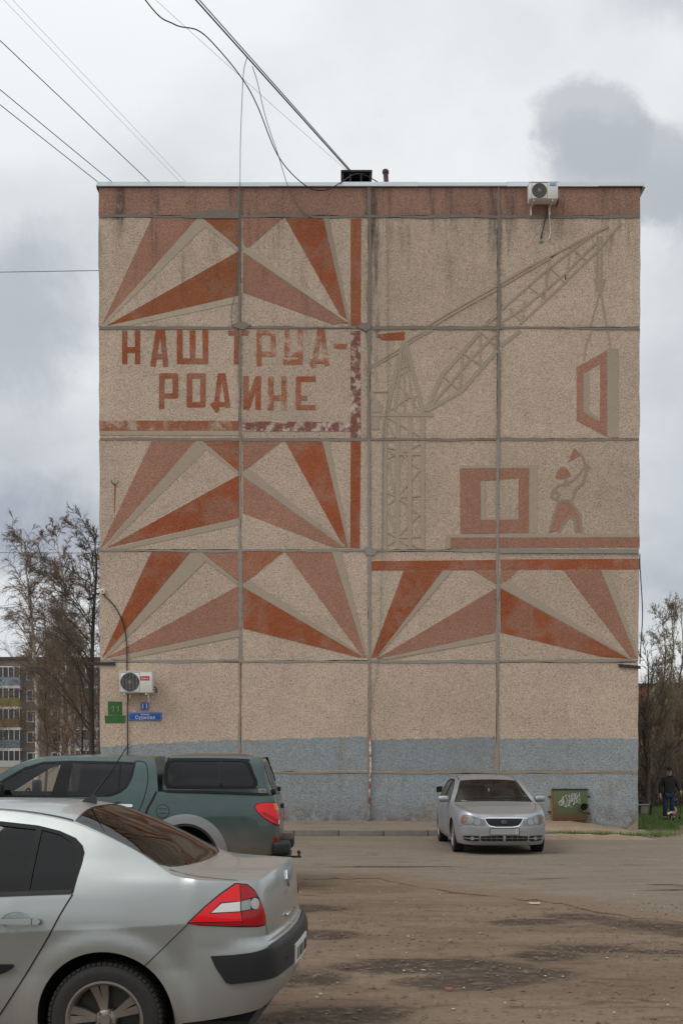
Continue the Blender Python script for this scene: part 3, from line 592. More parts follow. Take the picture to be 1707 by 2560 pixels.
('hook_rope','g',[[(6.37,14.76),(6.37,13.7),(6.41,13.7),(6.41,14.76)],[(6.46,14.76),(6.47,13.7),(6.5,13.7),(6.5,14.76)]],[]),
('hook_block','g',[[(6.3,13.7),(6.59,13.7),(6.55,13.56),(6.49,13.34),(6.42,13.34),(6.34,13.56)]],[]),
('sling','g',[[(6.42,13.35),(6.19,12.52),(6.22,12.51),(6.45,13.34)],[(6.45,13.34),(6.61,12.51),(6.65,12.52),(6.49,13.34)]],[]),
('sling','g',[[(6.23,12.45),(6.06,12.02),(6.1,12.0),(6.27,12.43)],[(6.07,12.04),(6.04,11.67),(6.08,11.67),(6.11,12.04)],[(6.62,12.42),(6.71,12.0),(6.75,12.01),(6.66,12.43)]],[]),
('hanging_panel','p',[[(5.87,11.51),(6.63,11.93),(6.64,9.77),(5.88,10.17)]],[[(6.04,11.34),(6.46,11.59),(6.46,10.13),(6.04,10.39)]]),
('border','g',[[(6.64,11.98),(6.92,11.97),(6.92,9.77),(6.65,9.77)]],[]),
('border','g',[[(6.04,11.34),(6.19,11.43),(6.19,10.42),(6.46,10.23),(6.46,10.14),(6.05,10.4)]],[]),
('flag','o',[[(0.91,12.33),(1.57,12.39),(1.57,12.19),(1.03,12.18),(0.91,12.26)]],[]),
('chip','k',[[(-3.92,14.85),(-3.87,14.9),(-3.85,14.9),(-3.88,14.84)]],[]),
('chip','k',[[(-3.97,14.79),(-3.91,14.85),(-3.9,14.85),(-3.93,14.78)]],[]),
('chip','k',[[(-4.02,14.74),(-3.97,14.79),(-3.95,14.79),(-3.97,14.73)]],[]),
('chip','k',[[(-4.07,14.68),(-3.98,14.77),(-3.95,14.77),(-4.01,14.66)]],[]),
('chip','k',[[(-4.16,14.58),(-4.08,14.66),(-4.06,14.66),(-4.12,14.57)]],[]),
('chip','k',[[(-4.24,14.49),(-4.17,14.56),(-4.15,14.56),(-4.19,14.48)]],[]),
('chip','k',[[(-4.29,14.43),(-4.24,14.48),(-4.22,14.48),(-4.25,14.42)]],[]),
('chip','k',[[(-4.35,14.36),(-4.29,14.43),(-4.26,14.42),(-4.29,14.35)]],[]),
('chip','k',[[(-4.45,14.26),(-4.36,14.35),(-4.33,14.35),(-4.38,14.25)]],[]),
('chip','k',[[(-4.5,14.19),(-4.42,14.27),(-4.41,14.27),(-4.46,14.18)]],[]),
('chip','k',[[(-4.56,14.12),(-4.5,14.19),(-4.47,14.19),(-4.5,14.12)]],[]),
('chip','k',[[(-4.64,14.03),(-4.56,14.12),(-4.53,14.12),(-4.58,14.02)]],[]),
('chip','k',[[(-4.77,13.89),(-4.68,13.98),(-4.67,13.97),(-4.73,13.89)]],[]),
('chip','k',[[(-4.88,13.76),(-4.8,13.85),(-4.78,13.84),(-4.82,13.75)]],[]),
('chip','k',[[(-3.57,15.03),(-3.53,15.06),(-3.51,15.01),(-3.55,14.98)]],[]),
('chip','k',[[(-3.71,15.03),(-3.67,15.06),(-3.65,15.01),(-3.69,14.98)]],[]),
('chip','k',[[(-3.13,13.08),(-3.1,13.11),(-3.08,13.06),(-3.11,13.04)]],[]),
('chip','k',[[(-3.9,12.92),(-3.87,12.95),(-3.85,12.9),(-3.88,12.88)]],[]),
('chip','k',[[(-4.52,12.78),(-4.48,12.81),(-4.46,12.76),(-4.5,12.74)]],[]),
('chip','k',[[(-4.8,12.69),(-4.76,12.73),(-4.75,12.68),(-4.78,12.65)]],[]),
('chip','k',[[(-0.53,13.02),(-0.49,13.05),(-0.47,13.01),(-0.5,12.98)]],[]),
('chip','k',[[(-0.06,13.54),(-0.02,13.57),(-0.0,13.52),(-0.04,13.5)]],[]),
('chip','k',[[(0.02,13.26),(0.06,13.29),(0.08,13.24),(0.05,13.21)]],[]),
('chip','k',[[(-2.96,14.71),(-2.92,14.74),(-2.9,14.69),(-2.93,14.67)]],[]),
('chip','k',[[(5.7,14.47),(5.69,14.35),(5.72,14.34),(5.73,14.46)]],[]),
('chip','k',[[(5.24,14.22),(5.43,14.36),(5.41,14.38),(5.22,14.24)]],[]),
('chip','k',[[(5.15,13.95),(5.12,13.82),(5.15,13.81),(5.18,13.95)]],[]),
('chip','k',[[(5.06,13.45),(5.04,13.27),(5.08,13.26),(5.1,13.44)]],[]),
('chip','k',[[(5.58,13.82),(5.57,13.69),(5.61,13.69),(5.61,13.82)]],[]),
('chip','k',[[(4.67,13.96),(4.74,14.0),(4.73,14.03),(4.66,13.99)]],[]),
('chip','k',[[(6.4,14.87),(6.6,14.96),(6.59,14.99),(6.39,14.9)]],[]),
('chip','k',[[(4.49,12.65),(4.45,12.59),(4.48,12.57),(4.52,12.64)]],[]),
('chip','k',[[(3.61,12.6),(3.73,12.68),(3.71,12.71),(3.6,12.62)]],[]),
('letter','o',[[(-5.48,12.42),(-5.48,11.59),(-5.35,11.59),(-5.35,12.42)],[(-5.16,12.42),(-5.16,11.59),(-5.03,11.59),(-5.03,12.42)],[(-5.41,11.87),(-5.09,11.87),(-5.09,12.01),(-5.41,12.01)]],[]),
('letter','o',[[(-4.65,11.52),(-4.5,12.43),(-4.63,12.46),(-4.78,11.54)],[(-4.62,12.33),(-4.42,12.33),(-4.42,12.46),(-4.62,12.46)],[(-4.54,12.44),(-4.46,11.52),(-4.33,11.53),(-4.41,12.45)],[(-4.66,11.71),(-4.43,11.71),(-4.43,11.84),(-4.66,11.84)]],[]),
('letter','o',[[(-4.11,12.47),(-4.11,11.61),(-3.97,11.61),(-3.97,12.47)],[(-4.09,11.59),(-3.35,11.59),(-3.35,11.73),(-4.09,11.73)],[(-3.33,11.61),(-3.33,12.47),(-3.47,12.47),(-3.47,11.61)],[(-3.79,12.42),(-3.79,11.68),(-3.65,11.68),(-3.65,12.42)]],[]),
('letter','o',[[(-2.83,12.3),(-2.55,12.3),(-2.55,12.42),(-2.83,12.42)],[(-2.68,12.36),(-2.69,11.59),(-2.56,11.59),(-2.56,12.36)]],[]),
('letter','f',[[(-2.48,12.42),(-2.31,12.42),(-2.33,12.3),(-2.48,12.3)]],[]),
('letter','f',[[(-2.0,11.54),(-2.0,12.41),(-2.12,12.41),(-2.12,11.54)],[(-2.1,12.31),(-1.67,12.31),(-1.67,12.43),(-2.1,12.43)],[(-1.77,12.41),(-1.77,11.79),(-1.65,11.79),(-1.65,12.41)],[(-1.67,11.9),(-2.1,11.9),(-2.1,11.78),(-1.67,11.78)]],[]),
('letter','f',[[(-1.42,12.46),(-1.42,11.78),(-1.3,11.78),(-1.3,12.46)],[(-1.41,11.77),(-0.99,11.77),(-0.99,11.89),(-1.41,11.89)],[(-1.09,12.46),(-1.09,11.6),(-0.97,11.6),(-0.97,12.46)],[(-0.99,11.7),(-1.46,11.7),(-1.46,11.58),(-0.99,11.58)]],[]),
('letter','f',[[(-0.64,11.54),(-0.49,12.43),(-0.6,12.45),(-0.75,11.56)],[(-0.59,12.34),(-0.44,12.34),(-0.44,12.46),(-0.59,12.46)],[(-0.55,12.43),(-0.42,11.54),(-0.31,11.56),(-0.43,12.45)],[(-0.77,11.6),(-0.34,11.6),(-0.34,11.71),(-0.77,11.71)],[(-0.81,11.63),(-0.72,11.48),(-0.62,11.54),(-0.72,11.69)]],[]),
('letter','f',[[(-0.19,12.1),(0.13,12.09),(0.12,11.96),(-0.19,11.99)]],[]),
('letter','o',[[(-4.43,10.47),(-4.42,11.34),(-4.56,11.34),(-4.56,10.47)],[(-4.54,11.23),(-4.1,11.23),(-4.1,11.36),(-4.54,11.36)],[(-4.22,11.34),(-4.22,10.75),(-4.08,10.75),(-4.08,11.34)],[(-4.1,10.86),(-4.54,10.86),(-4.54,10.73),(-4.11,10.73)]],[]),
('letter','o',[[(-3.85,11.23),(-3.41,11.23),(-3.41,11.36),(-3.85,11.36)],[(-3.53,11.34),(-3.53,10.53),(-3.4,10.53),(-3.39,11.34)],[(-3.42,10.64),(-3.85,10.64),(-3.85,10.51),(-3.42,10.51)],[(-3.73,10.53),(-3.73,11.34),(-3.87,11.34),(-3.87,10.53)]],[]),
('letter','o',[[(-3.08,10.49),(-2.97,11.34),(-3.09,11.35),(-3.2,10.5)],[(-3.08,11.24),(-2.91,11.24),(-2.91,11.36),(-3.08,11.36)],[(-3.02,11.33),(-2.89,10.49),(-2.77,10.51),(-2.9,11.35)],[(-3.21,10.52),(-2.81,10.52),(-2.81,10.64),(-3.21,10.64)],[(-3.29,10.58),(-3.13,10.37),(-3.04,10.45),(-3.19,10.65)]],[]),
('letter','o',[[(-2.45,11.29),(-2.46,10.46),(-2.32,10.46),(-2.32,11.29)],[(-2.15,11.29),(-2.15,10.46),(-2.02,10.46),(-2.01,11.29)],[(-2.31,10.45),(-2.04,11.2),(-2.16,11.25),(-2.44,10.5)]],[]),
('letter','f',[[(-1.83,11.28),(-1.84,10.44),(-1.7,10.44),(-1.7,11.28)],[(-1.5,11.28),(-1.5,10.44),(-1.37,10.44),(-1.37,11.28)],[(-1.77,10.68),(-1.44,10.68),(-1.44,10.81),(-1.77,10.81)]],[]),
('letter','o',[[(-0.65,11.28),(-1.12,11.28),(-1.12,11.15),(-0.65,11.15)],[(-1.14,11.26),(-1.14,10.47),(-1.02,10.47),(-1.02,11.26)],[(-1.12,10.45),(-0.65,10.45),(-0.65,10.57),(-1.12,10.57)],[(-1.08,10.68),(-0.86,10.68),(-0.86,10.8),(-1.08,10.8)]],[]),
]
# ---------------------------------------------------------------- the panel block with the mural on its gable
BX = [-6.06, -2.54, .697, 3.915, 7.455]; BZ = [15.99, 15.25, 12.486, 9.712, 6.939, 4.158, 1.368, -.6]; WY = 30.
rnd = random.Random(11)
block = empty('apartment_block', ((BX[0] + BX[-1]) / 2, WY, 0))
tag(block, 'five-storey panel block whose windowless gable carries a faded red mural', 'building')
OX = block.location.copy()
def part(name, V, F, mat, parent=block, **k):
    o = mesh_obj(name, [(v[0] - OX.x, v[1] - OX.y, v[2]) for v in V], F, mat, parent, **k); return o
def bpart(b, name, mat, parent=block, auto=None, smooth=False):
    b.v = [(v[0] - OX.x, v[1] - OX.y, v[2]) for v in b.v]; return b.build(name, mat, parent, smooth, auto)
def slab(name, loops, holes, y0, th, mat, parent=block, du=None):
    """a flat piece on the gable: front at y0, going th into the wall"""
    uv, F = tri2d(loops, holes, du); n = len(uv); a = uv[F]; cr = (a[:, 1, 0] - a[:, 0, 0]) * (a[:, 2, 1] - a[:, 0, 1]) - (a[:, 1, 1] - a[:, 0, 1]) * (a[:, 2, 0] - a[:, 0, 0])
    F = F.copy(); F[cr < 0] = F[cr < 0][:, ::-1]
    V = [(x, y0, z) for x, z in uv] + [(x, y0 + th, z) for x, z in uv]
    FF = [tuple(f) for f in F] + [(i, i + n, j + n, j) for i, j in boundary(F)]
    return part(name, V, FF, mat, parent)
g_ = .027
for r in range(7):
    for c in range(4):
        x0, x1, z1, z0 = BX[c] + (g_ if c else 0), BX[c + 1] - (g_ if c < 3 else 0), BZ[r] - (g_ if r else 0), BZ[r + 1] + g_
        pts = dens([(x0, z0), (x1, z0), (x1, z1), (x0, z1)], .45)
        pts = [(x + (rnd.uniform(-.012, .012)), z + rnd.uniform(-.010, .010)) for x, z in pts]
        holes = [[(2.388, .863), (2.541, .868), (2.538, 1.017), (2.388, 1.01)]] if (r, c) == (6, 2) else []
        o = slab('wall_panel', [pts], holes, WY + rnd.uniform(-.004, .004), .14, 'panel_parapet' if r == 0 else 'tone_blue' if r == 6 else 'panel_tan')
b = MB(); b.box(2.40, 2.53, WY + .02, WY + .13, .875, 1.0); bpart(b, 'vent_hole_dark', 'gap')  # black block standing in for the shade inside the hole
# painted blue band on the lower part of the ground floor panels, its upper edge brushed by hand
def wavy(x0, x1, za, zb, j=.025, n=24): return [(x0 + (x1 - x0) * k / n, za + (zb - za) * k / n + rnd.uniform(-j, j)) for k in range(n + 1)]
for c, (za, zb) in enumerate(((2.02, 2.20), (2.17, 2.28), (2.18, 2.25), (2.21, 2.225))):
    x0, x1 = BX[c] + (.05 if c else .002), BX[c + 1] - (.05 if c < 3 else .002)
    slab('painted_band', [wavy(x0, x1, za, zb) + [(x1, 1.42), (x0, 1.42)]], [], WY - .006, .02, 'tone_blue')
def islands(polys):
    """group outlines that touch, so that each separate stroke is a piece of its own"""
    n = len(polys); g = list(range(n)); dn = [dens(p, .02) for p in polys]
    for i in range(n):
        for j in range(i):
            if g[i] != g[j] and (inside(polys[i], dn[j]).any() or inside(polys[j], dn[i]).any()): a, b_ = g[i], g[j]; g = [b_ if q == a else q for q in g]
    return [[polys[i] for i in range(n) if g[i] == k] for k in sorted(set(g))]
# mural
for mi, (nm, tone, polys, holes) in enumerate(MURAL):
    mt = 'tone_' + tone
    if nm == 'stripe' and tone == 'o': mt = 'tone_o'
    for comp in islands(polys): slab('mural_' + nm, comp, holes, WY - (.0085 if tone in 'gsltu' else .0055) - (mi % 13) * .0002, .02, mt)
# mortar joints, squeezed out unevenly
def joint(x0, z0, x1, z1, w, mat, lift=0.):
    L = math.hypot(x1 - x0, z1 - z0); n = max(6, int(L / .09)); ux, uz = (x1 - x0) / L, (z1 - z0) / L; A = []; B = []; wa = wb = w / 2
    for k in range(n + 1):
        wa = max(w * .25, min(w * .8, wa + rnd.uniform(-.011, .011))); wb = max(w * .25, min(w * .8, wb + rnd.uniform(-.011, .011)))
        x, z = x0 + (x1 - x0) * k / n, z0 + (z1 - z0) * k / n; A.append((x - uz * wa, z + ux * wa)); B.append((x + uz * wb, z - ux * wb))
    V = []; F = []
    for k in range(n + 1):
        d = rnd.uniform(.0, .008)
        V += [(A[k][0], WY + .004, A[k][1]), (A[k][0] * .94 + B[k][0] * .06, WY - .0105 - lift - d * .35, A[k][1] * .94 + B[k][1] * .06), (A[k][0] * .06 + B[k][0] * .94, WY - .0105 - lift - d * .35, A[k][1] * .06 + B[k][1] * .94), (B[k][0], WY + .004, B[k][1])]
    for k in range(n):
        for q in range(3): F.append((4 * k + q, 4 * k + q + 1, 4 * k + q + 5, 4 * k + q + 4))
    return part('joint', V, F, mat)
for r in range(1, 7):
    mt = 'joint_upper' if r <= 3 else 'joint_lower' if r <= 5 else 'joint_plinth'
    for c in range(4): joint(BX[c] + .01, BZ[r], BX[c + 1] - .01, BZ[r] + rnd.uniform(-.015, .015), .070 if r < 6 else .058, mt)
for c in range(1, 4):
    for r in range(7):
        if r == 6: joint(BX[c], -.2, BX[c], BZ[r] + .01, .062, 'joint_plinth', .005)
        else: joint(BX[c] + rnd.uniform(-.01, .01), BZ[r + 1] - .03, BX[c] + rnd.uniform(-.01, .01), BZ[r] + (.0 if r else -.02), .076 if r < 4 else .068, 'joint_upper' if r < 3 else 'joint_lower' if r < 5 else 'joint_plinth', .005)
# a thick smear of mortar under the parapet and pale new mortar in the right joint of the third storey
slab('mortar_patch', [[(-4.0, 15.22), (-3.3, 15.40), (-2.9, 15.42), (-2.56, 15.36), (-2.56, 15.2), (-3.6, 15.2)]], [], WY - .021, .03, 'joint_upper')
slab('mortar_patch', [wavy(3.95, 7.44, 6.99, 6.97, .02) + [(7.44, 6.86), (3.95, 6.87)]], [], WY - .03, .03, 'joint_lower')
for x, z in ((.60, 12.52), (.72, 6.93), (-2.5, 12.55)):
    slab('mortar_patch', [[(x + .22 * math.cos(a) * rnd.uniform(.6, 1.1), z + .12 * math.sin(a) * rnd.uniform(.6, 1.1)) for a in np.linspace(0, 6.28, 12, endpoint=False)]], [], WY - .029, .03, 'joint_upper' if z > 8 else 'joint_lower')
# body of the block behind the gable: side walls with their windows
b = MB(); b.box(BX[0] + .004, BX[-1] - .004, WY + .13, WY + 34, -.6, 15.95); bpart(b, 'wall', 'panel_tan')
b = MB(); b.box(BX[0] - .05, BX[-1] + .05, WY - .01, WY + 34.1, 15.96, 16.03); bpart(b, 'roof', 'roof_felt')
for s, xs in ((-1, BX[0]), (1, BX[-1])):
    for k in range(5):
        for yy in (33., 37.):
            zz_ = 2.35 + 2.774 * k
            b = MB(); b.box(xs - .03, xs + .03, WY - 30 + yy, WY - 30 + yy + 1.5, zz_, zz_ + 1.45); w = bpart(b, 'window', 'white_print')
            for q in range(2):
                b = MB(); y0 = yy + .07 + q * .72; b.box(xs - .036, xs + .036, y0, y0 + .64, zz_ + .07, zz_ + 1.38); bpart(b, 'pane', 'glass_bg', w)
            b = MB(); b.box(xs - .09, xs + .09, yy - .05, yy + 1.55, zz_ - .05, zz_ - .002); bpart(b, 'sill', 'flashing', w)
# sheet-metal flashing in lengths
xs = [-6.085]
while xs[-1] < 7.3: xs.append(min(7.5, xs[-1] + rnd.uniform(1.8, 2.3)))
xs[-1] = 7.50
for k in range(len(xs) - 1):
    z0, z1 = 15.985 + rnd.uniform(-.008, .008), 16.085 + rnd.uniform(-.006, .010); y = WY - .05 - rnd.uniform(0, .006); lap = .02 if k % 2 else 0
    V = [(xs[k], y - lap * .3, z0), (xs[k + 1], y, z0 + rnd.uniform(-.006, .006)), (xs[k + 1], y + .01, z1), (xs[k], y + .01, z1), (xs[k], y + .5, z1 + .02), (xs[k + 1], y + .5, z1 + .02), (xs[k], y + .03, z0 - .012), (xs[k + 1], y + .03, z0 - .012)]
    part('roof_flashing', V, [(0, 1, 2, 3), (3, 2, 5, 4), (6, 7, 1, 0)], 'flashing')
part('roof_flashing', [(7.50, WY - .05, 15.97), (7.57, WY - .05, 15.955), (7.50, WY - .05, 16.10), (7.50, WY + .5, 15.97), (7.57, WY + .5, 15.955), (7.50, WY + .5, 16.10)], [(0, 1, 2), (1, 4, 5, 2), (0, 3, 4, 1)], 'flashing')
# iron bars, hook and its rust run
for x0, x1, z, tilt in ((-6.38, -5.67, 4.07, -.02), (6.955, 7.50, 4.02, -.055)):
    b = MB(); b.add([(x0, WY - .04, z), (x1, WY - .04, z + tilt), (x1, WY - .04, z + tilt + .075), (x0, WY - .04, z + .075), (x0, WY, z), (x1, WY, z + tilt), (x1, WY, z + tilt + .075), (x0, WY, z + .075)], [(0, 1, 2, 3), (0, 4, 5, 1), (3, 2, 6, 7), (0, 3, 7, 4), (1, 5, 6, 2)]); bpart(b, 'iron_bar', 'iron')
b = MB(); b.tube([(-5.665 + .085 * math.cos(a), WY - .03, 8.66 + .07 * math.sin(a)) for a in np.linspace(R(150), R(390), 12)], .008, 5); b.tube([(-5.665, WY - .03, 8.60), (-5.665, WY, 8.58)], .012, 5); bpart(b, 'hook', 'iron', smooth=True)
slab('rust_run', [[(-5.69, 8.57), (-5.64, 8.57), (-5.655, 8.2), (-5.675, 7.9), (-5.69, 7.72), (-5.70, 8.1)]], [], WY - .0035, .01, 'rust')
for z in (2.42, 2.1): slab('rust_run', [[(-5.90, z + .14), (-5.86, z + .16), (-5.865, z - .1), (-5.885, z - .16)]], [], WY - .0035, .01, 'rust')
# painted green number patches with a chalked 11
slab('number_patch', [[(-5.868, 2.81), (-5.504, 2.805), (-5.502, 3.15), (-5.866, 3.152)]], [], WY - .005, .02, 'green_paint')
slab('number_patch', [[(-5.936, 2.598), (-5.428, 2.60), (-5.413, 2.80), (-5.66, 2.803), (-5.95, 2.80)]], [], WY - .0055, .02, 'green_paint')
for x in (-5.72, -5.60):
    b = MB(); b.tube([(x - .05, WY - .012, 2.99), (x + .005, WY - .012, 3.05), (x - .005, WY - .012, 2.90)], .009, 4); bpart(b, 'chalked_digit', 'chalk')
# blue plates
def plate(name, x0, x1, z0, z1, lines, label):
    root = empty(name, ((x0 + x1) / 2, WY - .02, (z0 + z1) / 2)); tag(root, label, 'sign'); w, h = (x1 - x0) / 2, (z1 - z0) / 2
    MB().rbox(-w, w, -.012, .018, -h, h, .006).build('plate', 'sign_blue', root, auto=40)
    bd = .012; b = MB()
    for (a0, a1, c0, c1) in ((-w + bd, w - bd, h - bd * 1.6, h - bd), (-w + bd, w - bd, -h + bd, -h + bd * 1.6), (-w + bd, -w + bd * 1.6, -h + bd * 1.7, h - bd * 1.7), (w - bd * 1.6, w - bd, -h + bd * 1.7, h - bd * 1.7)): b.box(a0, a1, -.0145, -.012, c0, c1)
    b.build('plate_border', 'sign_border', root)
    for txt, sz, zz_ in lines:
        t_ = text_obj('lettering', txt, sz, 'white_print', root, .0015, 1.08); t_.location = (0, -.0145, zz_)
    return root
plate('house_number_sign', -5.037, -4.834, 2.931, 3.128, [('11', .17, 0.)], 'small square blue number plate reading 11 above the street sign')
plate('street_name_sign', -5.342, -4.51, 2.671, 2.875, [('улица', .072, .052), ('Суркова', .115, -.028)], 'long blue street name plate with two lines of white lettering')
# air conditioners
def ac_unit(x0, x1, z0, z1, fan, r, label, depth=.32, gap=.12, bars=5, side=1):
    root = empty('air_conditioner', ((x0 + x1) / 2, WY, z0)); tag(root, label, 'air conditioner'); cx_ = (x0 + x1) / 2; y0 = -depth - gap; w = (x1 - x0) / 2; h = z1 - z0
    MB().rbox(-w, w, y0, -gap, 0, h, .018, 2).build('casing', 'ac_white', root, auto=40)
    MB().rbox(-w - .008, w + .008, y0 - .006, -gap + .004, h - .004, h + .012, .005).build('casing_lid', 'ac_white', root, auto=40)
    fx, fz = fan[0] - cx_, fan[1] - z0
    MB().lathe([(0, -.002), (r, -.002), (r + .012, -.008), (r + .02, .002)], 40, 'y', (fx, y0, fz)).build('fan_opening', 'ac_dark', root, True)
    b = MB()
    for q in (.28, .52, .76, .98): b.lathe([(r * q - .004, -.014), (r * q + .004, -.014)], 36, 'y', (fx, y0, fz))
    for k in range(24):
        an = k * math.pi / 12; b.box(.04, r, -.013, -.010, -.002, .002, Matrix.Translation((fx, y0, fz)) @ Matrix.Rotation(an, 4, 'Y'))
    g = b.build('fan_grille', 'ac_grille', root)
    MB().lathe([(0, -.018), (.03, -.016), (.045, -.01)], 20, 'y', (fx, y0, fz)).build('fan_hub', 'ac_grille', root, True)
    for k in range(bars):
        x = fx - r * .8 + 1.6 * r * k / max(1, bars - 1); hh = math.sqrt(max(.01, 1 - ((x - fx) / r) ** 2)) * r
        MB().box(x - .004, x + .004, y0 - .022, y0 - .016, fz - hh, fz + hh).build('guard_bar', 'rim_dirty', root)
    q = r + .03
    b = MB()
    for (a0, a1, c0, c1) in ((fx - q, fx + q, fz + q - .006, fz + q), (fx - q, fx + q, fz - q, fz - q + .006), (fx - q, fx - q + .006, fz - q + .007, fz + q - .007), (fx + q - .006, fx + q, fz - q + .007, fz + q - .007)): b.box(a0, a1, y0 - .004, y0 + .002, c0, c1)
    b.build('panel_seam', 'ac_grille', root)
    for x in (-w * .7, w * .62):
        b = MB(); b.box(x - .018, x + .018, y0 + .02, 0, -.045, -.004); b.box(x - .018, x + .018, -.03, 0, -.22, -.045); b.build('bracket', 'ac_white', root)
        MB().box(x - .03, x + .03, y0 + .04, y0 + .09, -.0035, .006).build('foot', 'ac_dark', root)
    for z in (.10, .16): MB().tube([(w, y0 + .22, z), (w + .05, y0 + .24, z - .02), (w + .06, -.05, z - .06), (w + .03, 0, z - .08)], .012, 6).build('pipe', 'ac_dark', root, True)
    return root, cx_, y0
a1, cxa, ya = ac_unit(-5.50, -4.685, 3.35, 3.876, (-5.235, 3.612), .215, 'air conditioner with a red logo on the wall above the street sign')
MB().box(-4.976 - cxa, -4.748 - cxa, ya - .006, ya, 3.655 - 3.35, 3.76 - 3.35).build('logo_plate', 'logo_red', a1)
t_ = text_obj('logo_lettering', 'Galanz', .062, 'white_print', a1, .001, 1.02); t_.location = (-4.862 - cxa, ya - .0075, 3.706 - 3.35)
for x in (-5.25, -4.80): MB().tube([(x - cxa, -.3, -.01), (x - cxa - .01, -.3, -.12)], .012, 6).build('drain_stub', 'white_print', a1)
a2, cxb, yb = ac_unit(4.615, 5.32, 15.49, 15.896, (4.86, 15.69), .165, 'air conditioner at the roof line with blue print and a white hose', bars=0)
for k, ch in enumerate('MDV'):
    MB().box(5.108 + .055 * k - cxb, 5.158 + .055 * k - cxb, yb - .005, yb, 15.80 - 15.49, 15.868 - 15.49).build('logo_plate', 'logo_blue', a2)
    t_ = text_obj('logo_lettering', ch, .055, 'white_print', a2, .001); t_.location = (5.133 + .055 * k - cxb, yb - .0065, 15.834 - 15.49)
MB().tube([(5.15 - cxb, -.06, -.01), (5.165 - cxb, -.05, -.20), (5.19 - cxb, -.04, -.42), (5.205 - cxb, -.035, -.66), (5.17 - cxb, -.03, -.80), (5.13 - cxb, -.02, -.84)], .011, 6).build('drain_hose', 'white_print', a2, True)
MB().tube([(5.12 - cxb, -.06, -.01), (5.11 - cxb, -.05, -.22), (5.05 - cxb, -.04, -.42), (5.0 - cxb, -.03, -.66), (4.96 - cxb, 0, -.84)], .018, 6).build('pipe', 'ac_dark', a2, True)
MB().lathe([(0, -.02), (.05, -.018), (.06, 0)], 14, 'y', (4.97 - cxb, 0, -.845)).build('pipe_seal', 'joint_lower', a2, True)
# junction box, lamp and the black cable that drops past the lower air conditioner
jb = empty('junction_box', (-5.977, WY, 5.845)); tag(jb, 'small white junction box at the left corner of the wall', 'box')
MB().rbox(-.052, .052, -.07, 0, 0, .127, .012).build('box', 'ac_white', jb, auto=40); MB().rbox(-.02, .02, -.075, -.068, .03, .09, .004).build('cover_screw_plate', 'ac_grille', jb, auto=40)
lm = empty('wall_lamp', (-6.06, WY + .05, 5.83)); tag(lm, 'black floodlight on an arm beyond the left corner of the block', 'lamp')
MB().tube([(.0, 0, .03), (-.10, -.02, .02), (-.18, -.04, -.01)], .022, 6).build('arm', 'black_plastic', lm, True); MB().rbox(-.34, -.16, -.10, .02, -.07, .0, .015, 2, Matrix.Rotation(R(-14), 4, 'Y')).build('lamp_head', 'black_plastic', lm, auto=40)
def wire(name, pts, r, mat, label, n=6, smooth=6, cat='cable', group=None):
    p = catmull(pts, smooth) if smooth else np.array(pts, float); o0 = Vector(p[0]); o = MB().tube([Vector(q) - o0 for q in p], r, n).build(name, mat, None, True); o.location = o0; tag(o, label, cat, group); return o
wire('wall_cable', [(-5.93, 29.94, 5.86), (-5.925, 29.96, 5.80), (-5.715, 29.965, 5.578), (-5.546, 29.965, 5.297), (-5.435, 29.965, 4.988), (-5.38, 29.965, 4.509), (-5.376, 29.965, 3.918), (-5.369, 29.965, 3.382), (-5.371, 29.965, 2.818), (-5.368, 29.965, 2.028), (-5.37, 29.965, 1.4)], .014, 'cable_black', 'black cable curving down the wall behind the lower air conditioner')
wire('conduit', [(.71, 29.95, 2.288), (.733, 29.95, 1.521), (.711, 29.95, 1.083), (.69, 29.95, .10)], .022, 'conduit_paint', 'thin conduit with flaking white and rust red paint low on the wall', 8, 0, 'pipe')
wire('wall_wire', [(1.14, 29.97, 15.25), (1.152, 29.97, 12.519), (1.143, 29.97, 10.569), (1.045, 29.97, 9.81), (1.004, 29.97, 6.547), (.939, 29.97, 4.366), (.721, 29.97, 2.835), (.715, 29.97, 2.3)], .006, 'cable_grey', 'thin grey wire hanging down the wall across the painted crane', 5, 3)
wire('corner_cable', [(7.47, 29.98, 6.85), (7.48, 29.99, 6.5), (7.55, 30.05, 5.7), (7.56, 30.05, 5.2), (7.50, 30.0, 4.4), (7.49, 30., 4.1)], .013, 'cable_black', 'black cable hanging down the right corner of the block')
# roof hood and vent pipe
hd = empty('roof_hood', (.385, 31.1, 16.03)); tag(hd, 'dark open-fronted sheet metal hood on the roof where the cables end', 'roof hood')
MB().box(-.37, -.33, -.3, .3, 0, .70).build('side_wall', 'hood_dark', hd); MB().box(.33, .37, -.3, .3, 0, .70).build('side_wall', 'hood_dark', hd)
MB().box(-.40, .40, -.34, .32, .70, .745).build('lid', 'hood_dark', hd); MB().box(-.329, .329, .26, .3, 0, .699).build('back_wall', 'hood_dark', hd)
for x in (-.16, .12): MB().box(x - .02, x + .02, -.3, -.26, 0, .69).build('upright', 'hood_dark', hd)
MB().box(-.06, .27, -.2, .1, .30, .52).build('meter_case', 'vent_rust', hd)
vp = empty('vent_pipe', (1.19, 31.1, 16.03)); tag(vp, 'short rusty vent pipe with a capped top beside the roof hood', 'pipe')
b = MB().lathe([(.055, 0), (.058, .48), (.07, .50), (.058, .53), (.062, .56), (.075, .585), (.062, .61), (.065, .80)], 16, 'z'); b.v = [(x - z * .06, y, z) for x, y, z in b.v]; b.build('pipe', 'vent_rust', vp, True)
b = MB().lathe([(.06, .79), (.085, .82), (.082, .89), (.05, .92), (0, .925)], 16, 'z'); b.v = [(x - z * .06, y, z) for x, y, z in b.v]; b.build('cap', 'vent_rust', vp, True)
